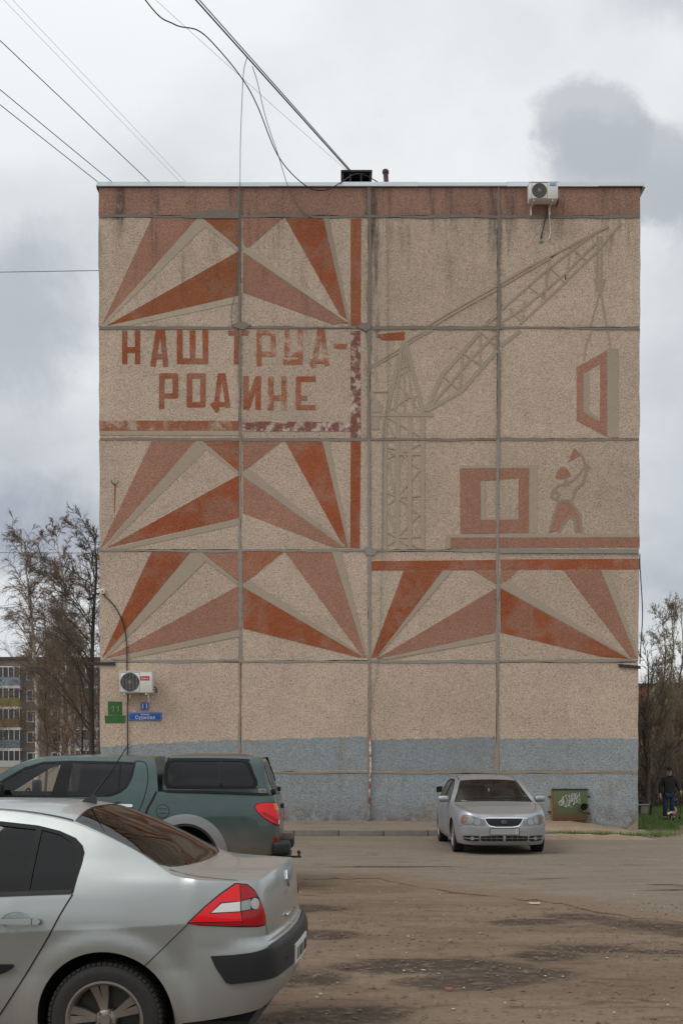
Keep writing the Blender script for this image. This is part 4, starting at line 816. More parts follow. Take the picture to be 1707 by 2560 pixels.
# green service hatch with sprayed scribble
ht = empty('service_hatch', (5.74, WY, .16)); tag(ht, 'rusty green metal hatch sprayed with white scribble at the wall base', 'hatch')
MB().rbox(-.43, .425, -.075, 0, .0, .765, .012).build('door', 'hatch_green', ht, auto=40)
b = MB(); b.box(-.46, .45, -.085, 0, .768, .80); b.build('drip_rail', 'iron', ht); MB().box(-.475, -.435, -.05, 0, -.01, .76).build('frame_post', 'rust', ht)
for x, z in ((-.50, .60), (-.50, .22), (.46, .60), (.46, .18)): MB().box(x - .05, x + .05, -.04, -.005, z - .014, z + .014).build('hinge_strap', 'iron', ht)
MB().lathe([(.085, .0), (.10, -.16), (.115, -.165), (.12, -.15), (.105, -.02)], 24, 'y', (.335, 0, .335)).build('pipe_stub', 'hatch_green', ht, True); MB().lathe([(0, -.08), (.084, -.08)], 20, 'y', (.335, 0, .335)).build('pipe_throat', 'gap', ht)
sg = random.Random(5)
for k in range(12):
    x, z = -.20 + .036 * k, .42 + .008 * k; pts = [(x + sg.uniform(-.06, .06), -.082, z + sg.uniform(-.13, .20)) for _ in range(5)]
    MB().tube([Vector(p) for p in catmull(pts, 6)], .0065, 4).build('sprayed_stroke', simple('spray', (.46, .48, .45), .8) if k == 0 else 'spray', ht)
MB().tube([Vector((-.235 + .05 * math.cos(a), -.082, .44 + .06 * math.sin(a))) for a in np.linspace(0, 6.6, 14)], .009, 4).build('sprayed_stroke', 'spray', ht)
slab('bare_concrete_corner', [[(7.453, -.2), (7.12, -.2), (7.22, -.02), (7.35, .07), (7.453, .20)]], [], WY - .010, .02, 'joint_plinth')
slab('bare_concrete_strip', [wavy(5.1, 6.15, .13, .12, .03) + [(6.15, -.3), (5.1, -.3)]], [], WY - .010, .02, 'rust')
# ---------------------------------------------------------------- shared car pieces
def side_outline(sh, zbot, arches):
    pts = []; a_ = sorted(arches); s = sh.s0
    def zb(x): return float(np.interp(x, [q[0] for q in zbot], [q[1] for q in zbot]))
    for (xc, zc, r) in a_:
        d = math.degrees(math.asin(min(.95, max(-.95, (zb(xc) - zc) / r))))
        ar = arc(xc, zc, r, 180 - d, d, 36)
        pts += [(x, zb(x)) for x in np.arange(s, ar[0][0] - .03, .06)] + ar; s = ar[-1][0] + .05
    pts += [(x, zb(x)) for x in np.arange(s, sh.s1 - .01, .06)] + [(sh.s1, zb(sh.s1))]
    xs = list(np.arange(sh.s1, sh.s0, -.04)) + [sh.s0]
    pts += list(zip(xs, sh.ztop(np.array(xs))))
    return pts
def car_body(sh, root, mat, zbot, arches, side_holes=(), top_holes=(), du=.05, name='body'):
    ol = side_outline(sh, zbot, arches)
    g = [skin(sh, 'side', [ol], side_holes, du, 0, 0, s) for s in (-1, 1)]
    xs = list(np.arange(sh.s0, sh.s1, .05)) + [sh.s1]
    g.append(skin(sh, 'top', [[(x, -1) for x in xs] + [(x, 1) for x in reversed(xs)]], top_holes, .07, 0, 0, 1))
    v, f, l = join(g); return mesh_obj(name, v, f, mat, root, normals=l)
def wheel_well(root, x, zc, r, w_out, depth=.34):
    for s in (-1, 1):
        b = MB(); b.lathe([(r, s * (w_out - .012)), (r + .01, s * (w_out - .06)), (r + .01, s * (w_out - depth)), (.02, s * (w_out - depth))], 40, 'y', (x, 0, zc), R(-30), R(210)); b.build('wheel_well', 'well', root)
WHEEL = {}
def wheel(root, x, zc, w_out, Rt, wd, rr, style, key, rot=0.):
    if key not in WHEEL:
        t = MB(); t.lathe([(rr - .004, -.012), (rr + .004, -.002), (rr + (Rt - rr) * .45, .006), (Rt - .035, .002), (Rt - .014, -.010), (Rt - .006, -.028), (Rt - .003, -wd / 2), (Rt - .006, -wd + .028), (Rt - .03, -wd), (rr, -wd + .01)], 72, 'y')
        n = 64
        for k in range(n):
            for (h0, h1, sh_) in ((-.052, -.006, 0), (-.10, -.058, .5), (-.148, -.106, 0), (-wd + .006, -.155, .5)):
                M4 = Matrix.Rotation(-2 * math.pi * (k + sh_) / n, 4, 'Y'); a = Rt * math.pi / n * .72
                t.box(Rt - .012, Rt + .003, h0, h1, -a, a, M4)
        if style == 'twin':
            d = MB().lathe([(.0, -.07), (.06, -.07), (.07, -.085), (rr - .03, -.09), (rr - .02, -.12)], 40)
            r = MB().lathe([(rr + .006, -.006), (rr + .004, .002), (rr - .006, .003), (rr - .016, -.004), (rr - .022, -.02), (rr - .026, -.06), (rr - .03, -wd + .03)], 64)
            for k in range(5):
                for q in (-1, 1):
                    M4 = Matrix.Rotation(-R(80 + 72 * k) - rot, 4, 'Y') @ Matrix.Rotation(-q * R(8.5), 4, 'Y')
                    for (x0, x1, wa, wb, ya, yb) in ((.055, rr - .012, .010, .024, -.030, -.010),):
                        V = [(x0, y, z) for y in (ya, ya - .03) for z in (-wa, wa)] + [(x1, y, z) for y in (yb, yb - .035) for z in (-wb, wb)]
                        V += [((x0 + x1) / 2, y, z) for y in (ya - .004, ya - .035) for z in (-(wa + wb) / 2 - .001, (wa + wb) / 2 + .001)]
                        V = [M4 @ Vector(v) for v in V]
                        r.add(V, [(0, 1, 9, 8), (8, 9, 5, 4), (0, 8, 10, 2), (8, 4, 6, 10), (1, 3, 11, 9), (9, 11, 7, 5), (2, 10, 11, 3), (10, 6, 7, 11)])
            r.lathe([(0, -.012), (.028, -.012), (.031, -.016), (.033, -.024), (.050, -.028), (.058, -.036), (.060, -.07)], 36)
            for k in range(5):
                an = R(44 + 72 * k) + rot; r.lathe([(0, -.014), (.009, -.014), (.010, -.03)], 8, 'y', (.050 * math.cos(an), 0, .050 * math.sin(an)))
        else:
            d = MB().lathe([(.0, -.05), (.07, -.05), (.08, -.075), (rr - .03, -.085), (rr - .02, -.12)], 32)
            r = MB().lathe([(rr + .004, -.004), (rr - .012, .001), (rr - .02, -.012), (rr - .026, -.06), (rr - .03, -wd + .03)], 48)
            r.lathe([(0, -.012), (.04, -.014), (.06, -.022), (.075, -.05)], 28)
            ns = 10 if style == 'cover' else 6
            for k in range(ns):
                M4 = Matrix.Rotation(-2 * math.pi * k / ns - rot, 4, 'Y'); wa, wb = (.012, .026) if ns == 10 else (.03, .045)
                V = [(.05, y, z) for y in (-.018, -.05) for z in (-wa, wa)] + [(rr - .015, y, z) for y in (-.008, -.04) for z in (-wb, wb)]
                r.add([M4 @ Vector(v) for v in V], [(0, 1, 5, 4), (0, 4, 6, 2), (1, 3, 7, 5), (2, 6, 7, 3)])
        WHEEL[key] = (d, t, r)
        for nm, q in zip(('wheel', 'tyre', 'rim'), (d, t, r)):
            o = q.build(nm, {'wheel': 'steel_dark', 'tyre': 'rubber', 'rim': 'rim_silver' if style == 'twin' else 'rim_dirty'}[nm], None, auto=35); WHEEL[key + nm] = o.data; bpy.data.objects.remove(o)
    for s in (-1, 1):
        w = link(bpy.data.objects.new('wheel', WHEEL[key + 'wheel']), root); w.location = (x, s * w_out, zc); w.rotation_euler = (0, 0, 0 if s > 0 else math.pi)
        for nm in ('tyre', 'rim'): link(bpy.data.objects.new(nm, WHEEL[key + nm]), w)
def seat(root, x, y, z, mat, dirx=-1., wd=.5, head=True, tall=.62):
    b = MB(); b.rbox(x - .27, x + .25, y - wd / 2, y + wd / 2, z, z + .16, .05)
    M4 = Matrix.Translation((x + .2, y, z + .12)) @ Matrix.Rotation(R(14), 4, 'Y'); b.rbox(-.06, .08, -wd / 2, wd / 2, 0, tall, .05, 2, M4)
    if head:
        for yy in ((-.0,) if wd < .7 else (-.38, .38)): b.rbox(-.03, .06, yy - .13, yy + .13, tall + .03, tall + .21, .04, 2, M4)
    return b.build('seat', mat, root, auto=40)
def steering(root, x, y, z, tilt=25):
    b = MB(); M4 = Matrix.Translation((x, y, z)) @ Matrix.Rotation(R(tilt), 4, 'Y'); n = 28
    b.tube([M4 @ Vector((0, .185 * math.cos(2 * math.pi * k / n), .185 * math.sin(2 * math.pi * k / n))) for k in range(n + 1)], .014, 6)
    for a in (0, 120, 240): b.tube([M4 @ Vector((-.02, 0, 0)), M4 @ Vector((0, .18 * math.sin(R(a)), -.18 * math.cos(R(a))))], .016, 5)
    return b.build('steering_wheel', 'black_plastic', root, True)

# ---------------------------------------------------------------- pale sedan in the foreground
def build_sedan():
    sh = SEDAN; a = R(5); W0 = Vector((-1.284, 6.41, .113)); l = Vector((math.sin(a), math.cos(a), 0))
    root = empty('sedan_car', W0 + l * .885, -a)
    tag(root, 'pale silver green sedan nearest the camera, cut off by the left edge', 'car')
    q_pane = [(-.412, 1.322), (-.30, 1.296), (-.232, 1.258), (-.190, 1.215), (-.186, 1.19), (-.198, 1.10), (-.212, 1.016), (-.425, 1.006)]
    m_pane = [(-.98, 1.375), (-.66, 1.345), (-.447, 1.324), (-.462, 1.004), (-1.0, .985)]
    f_pane = [(-2.0, 1.03), (-1.75, 1.20), (-1.5, 1.33), (-1.3, 1.37), (-1.1, 1.375), (-1.12, .985), (-1.9, .98)]
    frame = [(-2.15, 1.0), (-1.8, 1.21), (-1.5, 1.365), (-1.25, 1.40), (-1.0, 1.40), (-.665, 1.368), (-.44, 1.346), (-.31, 1.318), (-.21, 1.28), (-.164, 1.24), (-.148, 1.205), (-.152, 1.147), (-.168, 1.063), (-.179, .992), (-.58, .972), (-1.1, .955), (-2.1, .94)]
    cup = [(-.48 + .085 * math.cos(t), .842 + .048 * math.sin(t)) for t in np.linspace(0, 2 * math.pi, 24, endpoint=False)]
    rwin = [(-.235, -.93), (-.245, -.5), (-.25, 0), (-.245, .5), (-.235, .93), (.05, .945), (.27, .95), (.32, .85), (.37, .6), (.395, .3), (.40, 0), (.395, -.3), (.37, -.6), (.32, -.85), (.27, -.95), (.05, -.945)]
    wscr = [(-2.2, t) for t in (-.92, -.5, 0, .5, .92)] + [(-1.5, t) for t in (.92, .5, 0, -.5, -.92)]
    arches = [(0, .303, .378), (-2.686, .303, .378)]
    zbot = [(-4.6, .22), (-3.4, .19), (-2.3, .19), (-.5, .19), (-.36, .24), (.36, .26), (.384, .285), (.62, .32), (.85, .36), (1.07, .39), (1.7, .40)]
    car_body(sh, root, 'paint_sedan', zbot, arches, [q_pane, m_pane, f_pane, cup], [rwin, wscr], .045)
    # doors (rear pair, front pair) lie a hair proud of the shell between their shut lines
    edge = [(-.181, .985), (-.24, .88), (-.301, .765), (-.37, .655), (-.443, .543), (-.53, .415), (-.60, .315), (-.66, .25), (-.72, .235)]
    rdoor = edge + [(-1.07, .23), (-1.09, .6), (-1.08, .953), (-.58, .970)]
    rd = patch(sh, 'door', rdoor, 'paint_sedan', root, holes=[cup], off=.002, du=.05)
    fdoor = [(-1.085, .955), (-1.10, .6), (-1.08, .23), (-2.05, .23), (-2.2, .4), (-2.22, .7), (-2.1, .935)]
    fd = patch(sh, 'door', fdoor, 'paint_sedan', root, off=.002, du=.07)
    for i, s in enumerate((-1, 1)):
        dish = lambda uv: -.028 * np.clip(1 - ((uv[:, 0] + .48) / .085) ** 2 - ((uv[:, 1] - .842) / .048) ** 2, 0, 1) ** .6
        patch(sh, 'handle_cup', cup, 'paint_sedan', rd[i], sides=(s,), off=dish, du=.012)
        hb = [(-.605, .825), (-.40, .822), (-.352, .824), (-.340, .838), (-.352, .855), (-.40, .857), (-.61, .852), (-.62, .838)]
        patch(sh, 'handle', hb, 'paint_sedan', rd[i], sides=(s,), off=lambda uv: .03 + .012 * np.clip(1 - ((uv[:, 1] - .839) / .018) ** 2, 0, 1), thick=.024, du=.01)
        ribbon(sh, 'key_cover_gap', [(-.385, .824), (-.385, .856)], .003, 'gap', rd[i], sides=(s,), off=.043, smooth=False)
        patch(sh, 'door_moulding', [(-1.06, .60), (-.515, .603), (-.500, .597), (-.515, .580), (-.55, .56), (-.60, .542), (-1.06, .532)], 'black_plastic', rd[i], sides=(s,), off=.012, thick=.012, du=.04)
        patch(sh, 'door_moulding', [(-2.1, .585), (-1.12, .60), (-1.12, .532), (-2.1, .525)], 'black_plastic', fd[i], sides=(s,), off=.012, thick=.012, du=.08)
    ribbon(sh, 'shut_line', edge, .007, 'gap', root, off=.003)
    ribbon(sh, 'shut_line', [(-1.08, .955), (-1.095, .6), (-1.075, .23)], .007, 'gap', root, off=.003)
    fr = patch(sh, 'window_frame', frame, 'frame_black', root, holes=[q_pane, m_pane, f_pane], off=.003, thick=.003, du=.04)
    for i, s in enumerate((-1, 1)):
        for pn in (q_pane, m_pane, f_pane): patch(sh, 'pane', pn, 'glass_tint', fr[i], sides=(s,), off=-.004, du=.06)
        # pale strip painted in as the inner seal's reflection in the quarter light
        ribbon(sh, 'seal_reflection', [(-.40, 1.303), (-.30, 1.279), (-.242, 1.243), (-.215, 1.20), (-.222, 1.11), (-.238, 1.02)], .012, 'rim_dirty', fr[i], sides=(s,), off=-.012)
    ribbon(sh, 'belt_strip', [(-2.1, .948), (-1.1, .962), (-.58, .979), (-.185, .997)], .022, 'black_plastic', root, off=.007, smooth=False)
    patch(sh, 'rear_window', rwin, 'glass_tint', root, 'top', (1,), off=-.001, du=.06)
    ring = [(.055 + (u - .055) * 1.03, t * 1.025) for u, t in rwin]
    patch(sh, 'rear_window_seal', ring, 'black_gloss', root, 'top', (1,), holes=[rwin], off=.001, du=.06)
    patch(sh, 'windscreen', wscr, 'glass_clear', root, 'top', (1,), off=-.001, du=.12)
    for s in (-1, 1): ribbon(sh, 'roof_ditch_strip', [(-1.45, .945 * s), (-1.0, .945 * s), (-.5, .945 * s), (-.25, .95 * s)], .022, 'black_plastic', root, 'top', (1,), off=.003, smooth=False)
    # tail lamps
    lamp = [(.711, 1.050), (.784, 1.043), (.835, 1.011), (.90, .942), (.955, .86), (.958, .822), (.92, .812), (.846, .810), (.734, .814), (.519, .826), (.452, .838), (.542, .924), (.626, .994)]
    for i, s in enumerate((-1, 1)):
        lp = patch(sh, 'tail_light', lamp, 'black_gloss', root, sides=(s,), off=.004, thick=.006, du=.03)
        P_ = lambda nm, poly, m, of=.007: patch(sh, nm, poly, m, lp, sides=(s,), off=of, thick=.004, du=.02)
        P_('lens', [(.715, 1.042), (.737, 1.040), (.742, .956), (.632, .948), (.575, .889), (.742, .895), (.752, .846), (.49, .846), (.468, .842), (.55, .922), (.632, .988)], 'lens_red')
        P_('lens', [(.742, 1.040), (.782, 1.036), (.828, 1.006), (.858, .974), (.808, .970), (.748, .957)], 'lens_red_deep')
        P_('lens', [(.752, .846), (.75, .897), (.836, .907), (.872, .925), (.868, .965), (.895, .94), (.947, .858), (.95, .827), (.92, .820), (.846, .818), (.756, .822)], 'lens_red_deep')
        P_('lens', [(.49, .840), (.748, .842), (.750, .822), (.60, .826), (.468, .836)], 'lens_red_deep')
        P_('lens', [(.584, .894), (.638, .942), (.740, .951), (.740, .900)], 'lens_white', .0085)
        P_('lens', [(.746, .952), (.80, .962), (.80, .909), (.746, .902)], 'lens_grey', .0085)
        P_('reversing_lamp', [(.832 + .033 * math.cos(t), .937 + .03 * math.sin(t)) for t in np.linspace(0, 6.28, 16, endpoint=False)], 'reflector', .011)
    # rear bumper strip, ledge gap, plate, lower body
    c = sh.s1
    strip = [(.58, .662), (.70, .668), (.80, .678), (.90, .694), (.97, .708), (1.1, .710), (1.4, .710), (c, .710), (c, .505), (1.36, .53), (1.1, .534), (.892, .530), (.76, .520), (.692, .513), (.664, .520), (.645, .548), (.61, .60)]
    bs = patch(sh, 'bumper_strip', strip, 'black_plastic', root, off=lambda uv: .010 * sstep(.57, .62, uv[:, 0]) + .010 * sstep(.69, .64, uv[:, 1]) * sstep(.58, .75, uv[:, 0]), thick=.016, du=.03, merge=True)
    patch(sh, 'number_plate', [(c - .262, .635), (c, .635), (c, .522), (c - .262, .522)], 'plate_white', root, off=.028, thick=.012, du=.05, merge=True)
    rr_ = random.Random(3)
    for k in range(8):
        s0 = c - .225 + .056 * k
        b = MB()
        for _ in range(1):
            u0 = s0 + rr_.uniform(0, .035); z0 = .545; u1 = u0 + rr_.uniform(-.015, .015); z1 = .61
            uu = lambda u: u if u <= c else 2 * c - u
            P2, N2 = sh.ev('side', [uu(u0), uu(u1)], [z0, z1]); P2 = P2 + N2 * .0295; P2[0, 1] *= -1 if u0 <= c else 1; P2[1, 1] *= -1 if u1 <= c else 1
            b.tube([Vector(P2[0]), Vector(P2[1])], .0038, 4)
        b.build('plate_character', 'plate_ink', root)
    for s, nm in ((-1, 'parking_sensor'), (1, 'parking_sensor')):
        patch(sh, nm, [(1.17 + .011 * math.cos(t), .60 + .011 * math.sin(t)) for t in np.linspace(0, 6.28, 10, endpoint=False)], 'gap', root, sides=(s,), off=.026, du=.02)
    ribbon(sh, 'shut_line', [(.46, .835), (.34, .718), (.222, .604)], .005, 'gap', root)
    ribbon(sh, 'shut_line', [(.957, .815), (.985, .765), (1.0, .722)], .006, 'gap', root)
    ribbon(sh, 'shut_line', [(.97, .7235), (1.3, .7235), (c, .7235)], .005, 'gap', root, smooth=False)
    for s in (-1, 1): ribbon(sh, 'shut_line', [(.33, .94 * s), (.36, .90 * s), (.41, .885 * s), (.50, .90 * s), (.60, .93 * s), (.72, .965 * s)], .010, 'gap', root, 'top', (1,))
    # badge: an open diamond, and small chrome strokes beside it
    def rear_pt(u, z, o): P2, N2 = sh.ev('side', [u], [z]); return Vector(P2[0]) + Vector(N2[0]) * o
    b = MB(); D = [(0, .052), (.036, 0), (0, -.052), (-.036, 0)]; d2 = [(x * .62, z * .62) for x, z in D]
    ctr = rear_pt(c - .001, .995, .0); V = []
    for o, fac in ((0, 1.), (.008, .94)):
        for ring_ in (D, d2): V += [(ctr.x + o - (z) * .16, x * fac, ctr.z + z * fac) for x, z in ring_]
    F = []
    for k in range(4):
        j = (k + 1) % 4; F += [(8 + k, 8 + j, 12 + j, 12 + k), (k, j, 8 + j, 8 + k), (4 + j, 4 + k, 12 + k, 12 + j)]
    b.add(V, F); b.build('badge', 'chrome', root)
    for k in range(4):
        p0 = rear_pt(c - .06 - .035 * k, .915, .003); p1 = rear_pt(c - .06 - .035 * k, .940, .003); p0.y *= -1; p1.y *= -1
        MB().tube([p0, p1], .006, 5).build('badge_stroke', 'chrome', root)
    pb = rear_pt(c - .02, .80, .03); MB().rbox(pb.x - .03, pb.x - .012, -.17, .17, .785, .805, .006).build('boot_trim', 'chrome', root, auto=40)
    # roof aerial
    P2, N2 = sh.ev('top', [-.335], [0.]); p = Vector(P2[0]); b = MB()
    b.add([p + Vector(v) for v in [(-.07, -.02, -.004), (-.07, .02, -.004), (.035, .024, -.004), (.035, -.024, -.004), (.012, -.008, .05), (.012, .008, .05), (.03, .008, .05), (.03, -.008, .05)]], [(0, 1, 5, 4), (1, 2, 6, 5), (2, 3, 7, 6), (3, 0, 4, 7), (4, 5, 6, 7)])
    b.tube([p + Vector((.018, 0, .045)), p + Vector((.135, 0, .20)), p + Vector((.24, 0, .36))], [.007, .005, .0025], 6); b.build('aerial', 'black_plastic', root, auto=40)
    # wheel wells, floor, cabin
    wheel_well(root, 0, .303, .379, .862); wheel_well(root, -2.686, .303, .379, .862)
    b = MB(); b.box(-3.3, .75, -.62, .62, .20, .26); b.box(-2.3, -.42, -.80, .80, .21, .50); b.build('floor_pan', 'cabin', root); MB().box(-.38, .42, -.74, .74, .93, .97).build('parcel_shelf', 'cabin', root)
    MB().box(-2.35, -1.95, -.72, .72, .75, .93).build('dashboard', 'cabin', root)
    seat(root, -1.45, -.36, .45, 'seat_dark'); seat(root, -1.45, .36, .45, 'seat_dark'); seat(root, -.62, 0, .45, 'seat_dark', wd=1.2); steering(root, -1.95, -.36, .90)
    wheel(root, 0, .303, .868, .312, .20, .212, 'twin', 'sedan'); wheel(root, -2.686, .303, .868, .312, .20, .212, 'twin', 'sedan')
    # far and near mirror
    for s in (-1, 1):
        b = MB().rbox(-2.02, -1.88, s * .93 - .1, s * .93 + .1, .96, 1.09, .04); b.build('mirror', 'paint_sedan', root, auto=50)
    # lower body rear valance closes the underside
    b = MB(); b.box(.42, .86, -.70, .70, .36, .42); b.build('rear_valance', 'black_plastic', root)
    # head lamps so that the front end is whole
    fl = sh.s_of_w(.45, 'f'); fm = sh.s_of_w(.78, 'f')
    patch(sh, 'headlight', [(fl, .60), (fl, .70), (fm, .78), (fm, .62)], 'reflector', root, off=.004, thick=.006, du=.06)
    patch(sh, 'front_grille', [(sh.s0, .34), (sh.s0, .46), (fl, .46), (fl, .34)], 'black_plastic', root, off=.004, du=.08, merge=True)
    return root
sedan = build_sedan()
# ---------------------------------------------------------------- silver hatchback facing the camera
HATCH = Shell(
    plan=[(-.87, 0), (-.862, .3), (-.835, .5), (-.77, .65), (-.63, .765), (-.4, .83), (0, .862), (1.0, .868), (2.2, .866), (2.7, .85), (3.05, .80), (3.28, .68), (3.42, .4), (3.46, 0)], xref=.6,
    stations=[
        (-1.75, [(.15, .09), (.22, .03), (.3, .0), (.45, 0), (.51, .004), (.545, .035), (.60, .045), (.66, .06), (.70, .10), (.8, .3), (1.5, .8)]),
        (-1.15, [(.15, .08), (.22, .02), (.3, .0), (.45, 0), (.51, .004), (.545, .025), (.60, .035), (.68, .06), (.74, .11), (.85, .25), (1.5, .7)]),
        (-.85, [(.15, .06), (.25, .015), (.4, 0), (.50, .0), (.55, .012), (.65, .03), (.73, .06), (.80, .12), (.9, .2), (1.5, .5)]),
        (-.4, [(.15, .07), (.25, .03), (.45, .005), (.6, 0), (.7, .01), (.77, .03), (.83, .07), (.9, .13), (1.0, .2), (1.5, .45)]),
        (.3, [(.15, .08), (.22, .05), (.35, .02), (.55, .003), (.68, 0), (.8, .012), (.88, .03), (.95, .055), (1.1, .13), (1.25, .2), (1.36, .26), (1.45, .33)]),
        (2.2, [(.15, .08), (.22, .05), (.35, .02), (.55, .003), (.68, 0), (.8, .012), (.88, .03), (.95, .055), (1.1, .13), (1.25, .2), (1.36, .26), (1.45, .33)]),
        (3.2, [(.2, .1), (.35, .02), (.5, 0), (.7, .01), (.9, .04), (1.1, .1), (1.3, .22), (1.45, .33)]),
        (4.4, [(.2, .1), (.35, .02), (.5, 0), (.65, .02), (.8, .05), (1.0, .1), (1.2, .3), (1.4, .6)])],
    ztop=[(-1.8, .675), (-1.45, .682), (-1.2, .70), (-.98, .735), (-.7, .785), (-.4, .825), (0, .858), (.35, .878), (.5, .905), (.8, 1.065), (1.1, 1.225), (1.3, 1.305), (1.6, 1.35), (2.1, 1.365), (2.6, 1.325), (3.0, 1.2), (3.2, 1.08), (3.5, 1.0), (4.5, .99)],
    zc=[(-.9, .675), (-.80, .70), (-.70, .745), (-.5, .79), (-.1, .858), (.3, .895), (.5, .930), (.9, 1.15), (1.15, 1.285), (1.35, 1.355), (1.6, 1.395), (2.1, 1.412), (2.6, 1.37), (3.0, 1.22), (3.3, 1.03), (3.4, .99)],
    flares=[(0, .3, .36, .46, .012), (2.61, .3, .36, .46, .012)],
    bow=([-.3, .45, 1.3, 1.7], [0, -.13, -.06, 0]))
simple('grille_black', (.006, .006, .006), .8)
def build_hatch(mat='paint_hatch'):
    sh = HATCH; root = empty('hatchback_car', (2.945, 22.56, 0), R(91.2))
    fw = lambda w: sh.s_of_w(w, 'f')
    FW = lambda pts: [(fw(w), z) for w, z in pts]
    wscr = [(.53, t) for t in np.linspace(-.885, .885, 9)] + [(1.235, t) for t in np.linspace(.84, -.84, 9)]
    rscr = [(2.72, t) for t in (-.8, -.4, 0, .4, .8)] + [(3.15, t) for t in (.8, .4, 0, -.4, -.8)]
    p1 = [(.78, .985), (1.0, 1.095), (1.3, 1.24), (1.45, 1.285), (1.70, 1.305), (1.72, .965), (.9, .935)]
    p2 = [(1.80, 1.305), (2.3, 1.295), (2.58, 1.24), (2.70, 1.06), (2.66, .985), (1.80, .965)]
    arches = [(0, .3, .345), (2.61, .3, .345)]
    zbot = [(-1.9, .17), (-1.0, .175), (-.5, .19), (.4, .19), (2.3, .2), (2.9, .24), (4.6, .30)]
    lowg = FW([(.43, .345), (.20, .355)]) + [(sh.s0, .355), (sh.s0, .252)] + FW([(.40, .252), (.43, .27)])
    fog = FW([(.455, .35), (.66, .352), (.73, .34), (.73, .27), (.66, .248), (.48, .245), (.455, .26)])
    grl = FW([(.345, .656), (.31, .59), (.25, .53), (.15, .516)]) + [(sh.s0, .516), (sh.s0, .660)] + FW([(.20, .660)])
    car_body(sh, root, mat, zbot, arches, [p1, p2], [wscr, rscr], .05)
    frame = [(.68, .965), (1.0, 1.125), (1.3, 1.27), (1.45, 1.312), (1.72, 1.333), (2.3, 1.325), (2.61, 1.265), (2.74, 1.06), (2.69, .955), (1.75, .938), (.85, .912)]
    fr = patch(sh, 'window_frame', frame, 'frame_black', root, holes=[p1, p2], off=.003, thick=.003, du=.06)
    for i, s in enumerate((-1, 1)):
        for pn in (p1, p2): patch(sh, 'pane', pn, 'glass_clear', fr[i], sides=(s,), off=-.003, du=.1)
    for a, b in ((.62, 1.745), (1.765, 2.62)):
        dl = [(a + .25 if a < 1 else a, .91 if a < 1 else .93), (a, .75), (a, .3), (a + .1, .24), (b - .08 if b < 2 else b - .3, .24), (b if b < 2 else b - .28, .4), (b, .75), (b, .93)]
        patch(sh, 'door', dl, mat, root, off=.0015, du=.08); ribbon(sh, 'shut_line', dl, .008, 'gap', root, off=.0025, smooth=False)
        patch(sh, 'handle', [(b - .28, .80), (b - .08, .80), (b - .08, .825), (b - .28, .825)], mat, root, off=.028, thick=.026, du=.05)
    patch(sh, 'indicator_repeater', [(.38, .66), (.43, .66), (.43, .685), (.38, .685)], 'lens_orange', root, off=.006, thick=.006)
    ribbon(sh, 'side_moulding', [(.55, .45), (2.2, .47)], .035, mat, root, off=.008, smooth=False)
    patch(sh, 'windscreen', wscr, 'glass_clear', root, 'top', (1,), off=-.001, du=.09)
    ribbon(sh, 'windscreen_seal', [(.515, t) for t in np.linspace(-.9, .9, 13)], .035, 'black_plastic', root, 'top', (1,), off=.002)
    for s in (-1, 1): ribbon(sh, 'windscreen_seal', [(.53, .895 * s), (.9, .872 * s), (1.235, .85 * s)], .030, 'frame_black', root, 'top', (1,), off=.002)
    ribbon(sh, 'windscreen_seal', [(1.25, t) for t in np.linspace(-.85, .85, 11)], .035, 'frame_black', root, 'top', (1,), off=.002)
    for s in (-1, 1): ribbon(sh, 'roof_ditch_strip', [(1.3, .90 * s), (1.8, .91 * s), (2.4, .91 * s)], .03, 'black_plastic', root, 'top', (1,), off=.003, smooth=False)
    patch(sh, 'rear_window', rscr, 'glass_dark', root, 'top', (1,), off=-.001, du=.12)
    # bonnet shut lines
    for s in (-1, 1): ribbon(sh, 'shut_line', [(-.72, .80 * s), (-.5, .845 * s), (0, .885 * s), (.42, .93 * s)], .012, 'gap', root, 'top', (1,), off=.0015)
    ribbon(sh, 'bonnet_chrome', FW([(.44, .668), (.3, .671), (.15, .672)]) + [(sh.s0, .672)], .014, 'chrome', root, off=.004, smooth=False)
    ribbon(sh, 'shut_line', FW([(.80, .53), (.74, .525)]), .006, 'gap', root)
    # grille
    g = patch(sh, 'grille', grl, 'grille_black', root, off=.002, du=.04, merge=True)
    for z in (.565, .598, .628): ribbon(sh, 'grille_bar', FW([(.30, z), (.1, z)]) + [(sh.s0, z)], .007, 'steel_dark', g, off=.010, smooth=False)
    ribbon(sh, 'grille_surround', FW([(.360, .66), (.325, .59), (.262, .522), (.15, .506)]) + [(sh.s0, .506)], .014, 'chrome', g, off=.006, smooth=False)
    nose = float(sh.side([sh.s0], [.60])[0, 0])
    b = MB().lathe([(0, -.012), (.052, -.012), (.058, -.004), (.058, .006)], 28, 'x', (nose - .012, 0, .597))
    b.v = [(x, y, .597 + (z - .597) * .56) for x, y, z in b.v]; bd = b.build('badge', 'chrome', g, auto=40)
    b = MB().lathe([(0, -.0145), (.047, -.0145), (.049, -.010)], 28, 'x', (nose - .012, 0, .597)); b.v = [(x, y, .597 + (z - .597) * .52) for x, y, z in b.v]; b.build('badge_field', 'black_gloss', g)
    tx_ = text_obj('badge_lettering', 'KIA', .040, 'chrome', g, .0015, 1.05); tx_.location = (nose - .029, 0, .597); tx_.rotation_euler = (0, 0, R(-90)); tx_.scale = (1.15, 1, 1)
    # head lamps
    hl = [(.345, .535), (.345, .618), (.45, .660), (.58, .70), (.66, .722), (.74, .716), (.772, .66), (.76, .565), (.71, .548)]
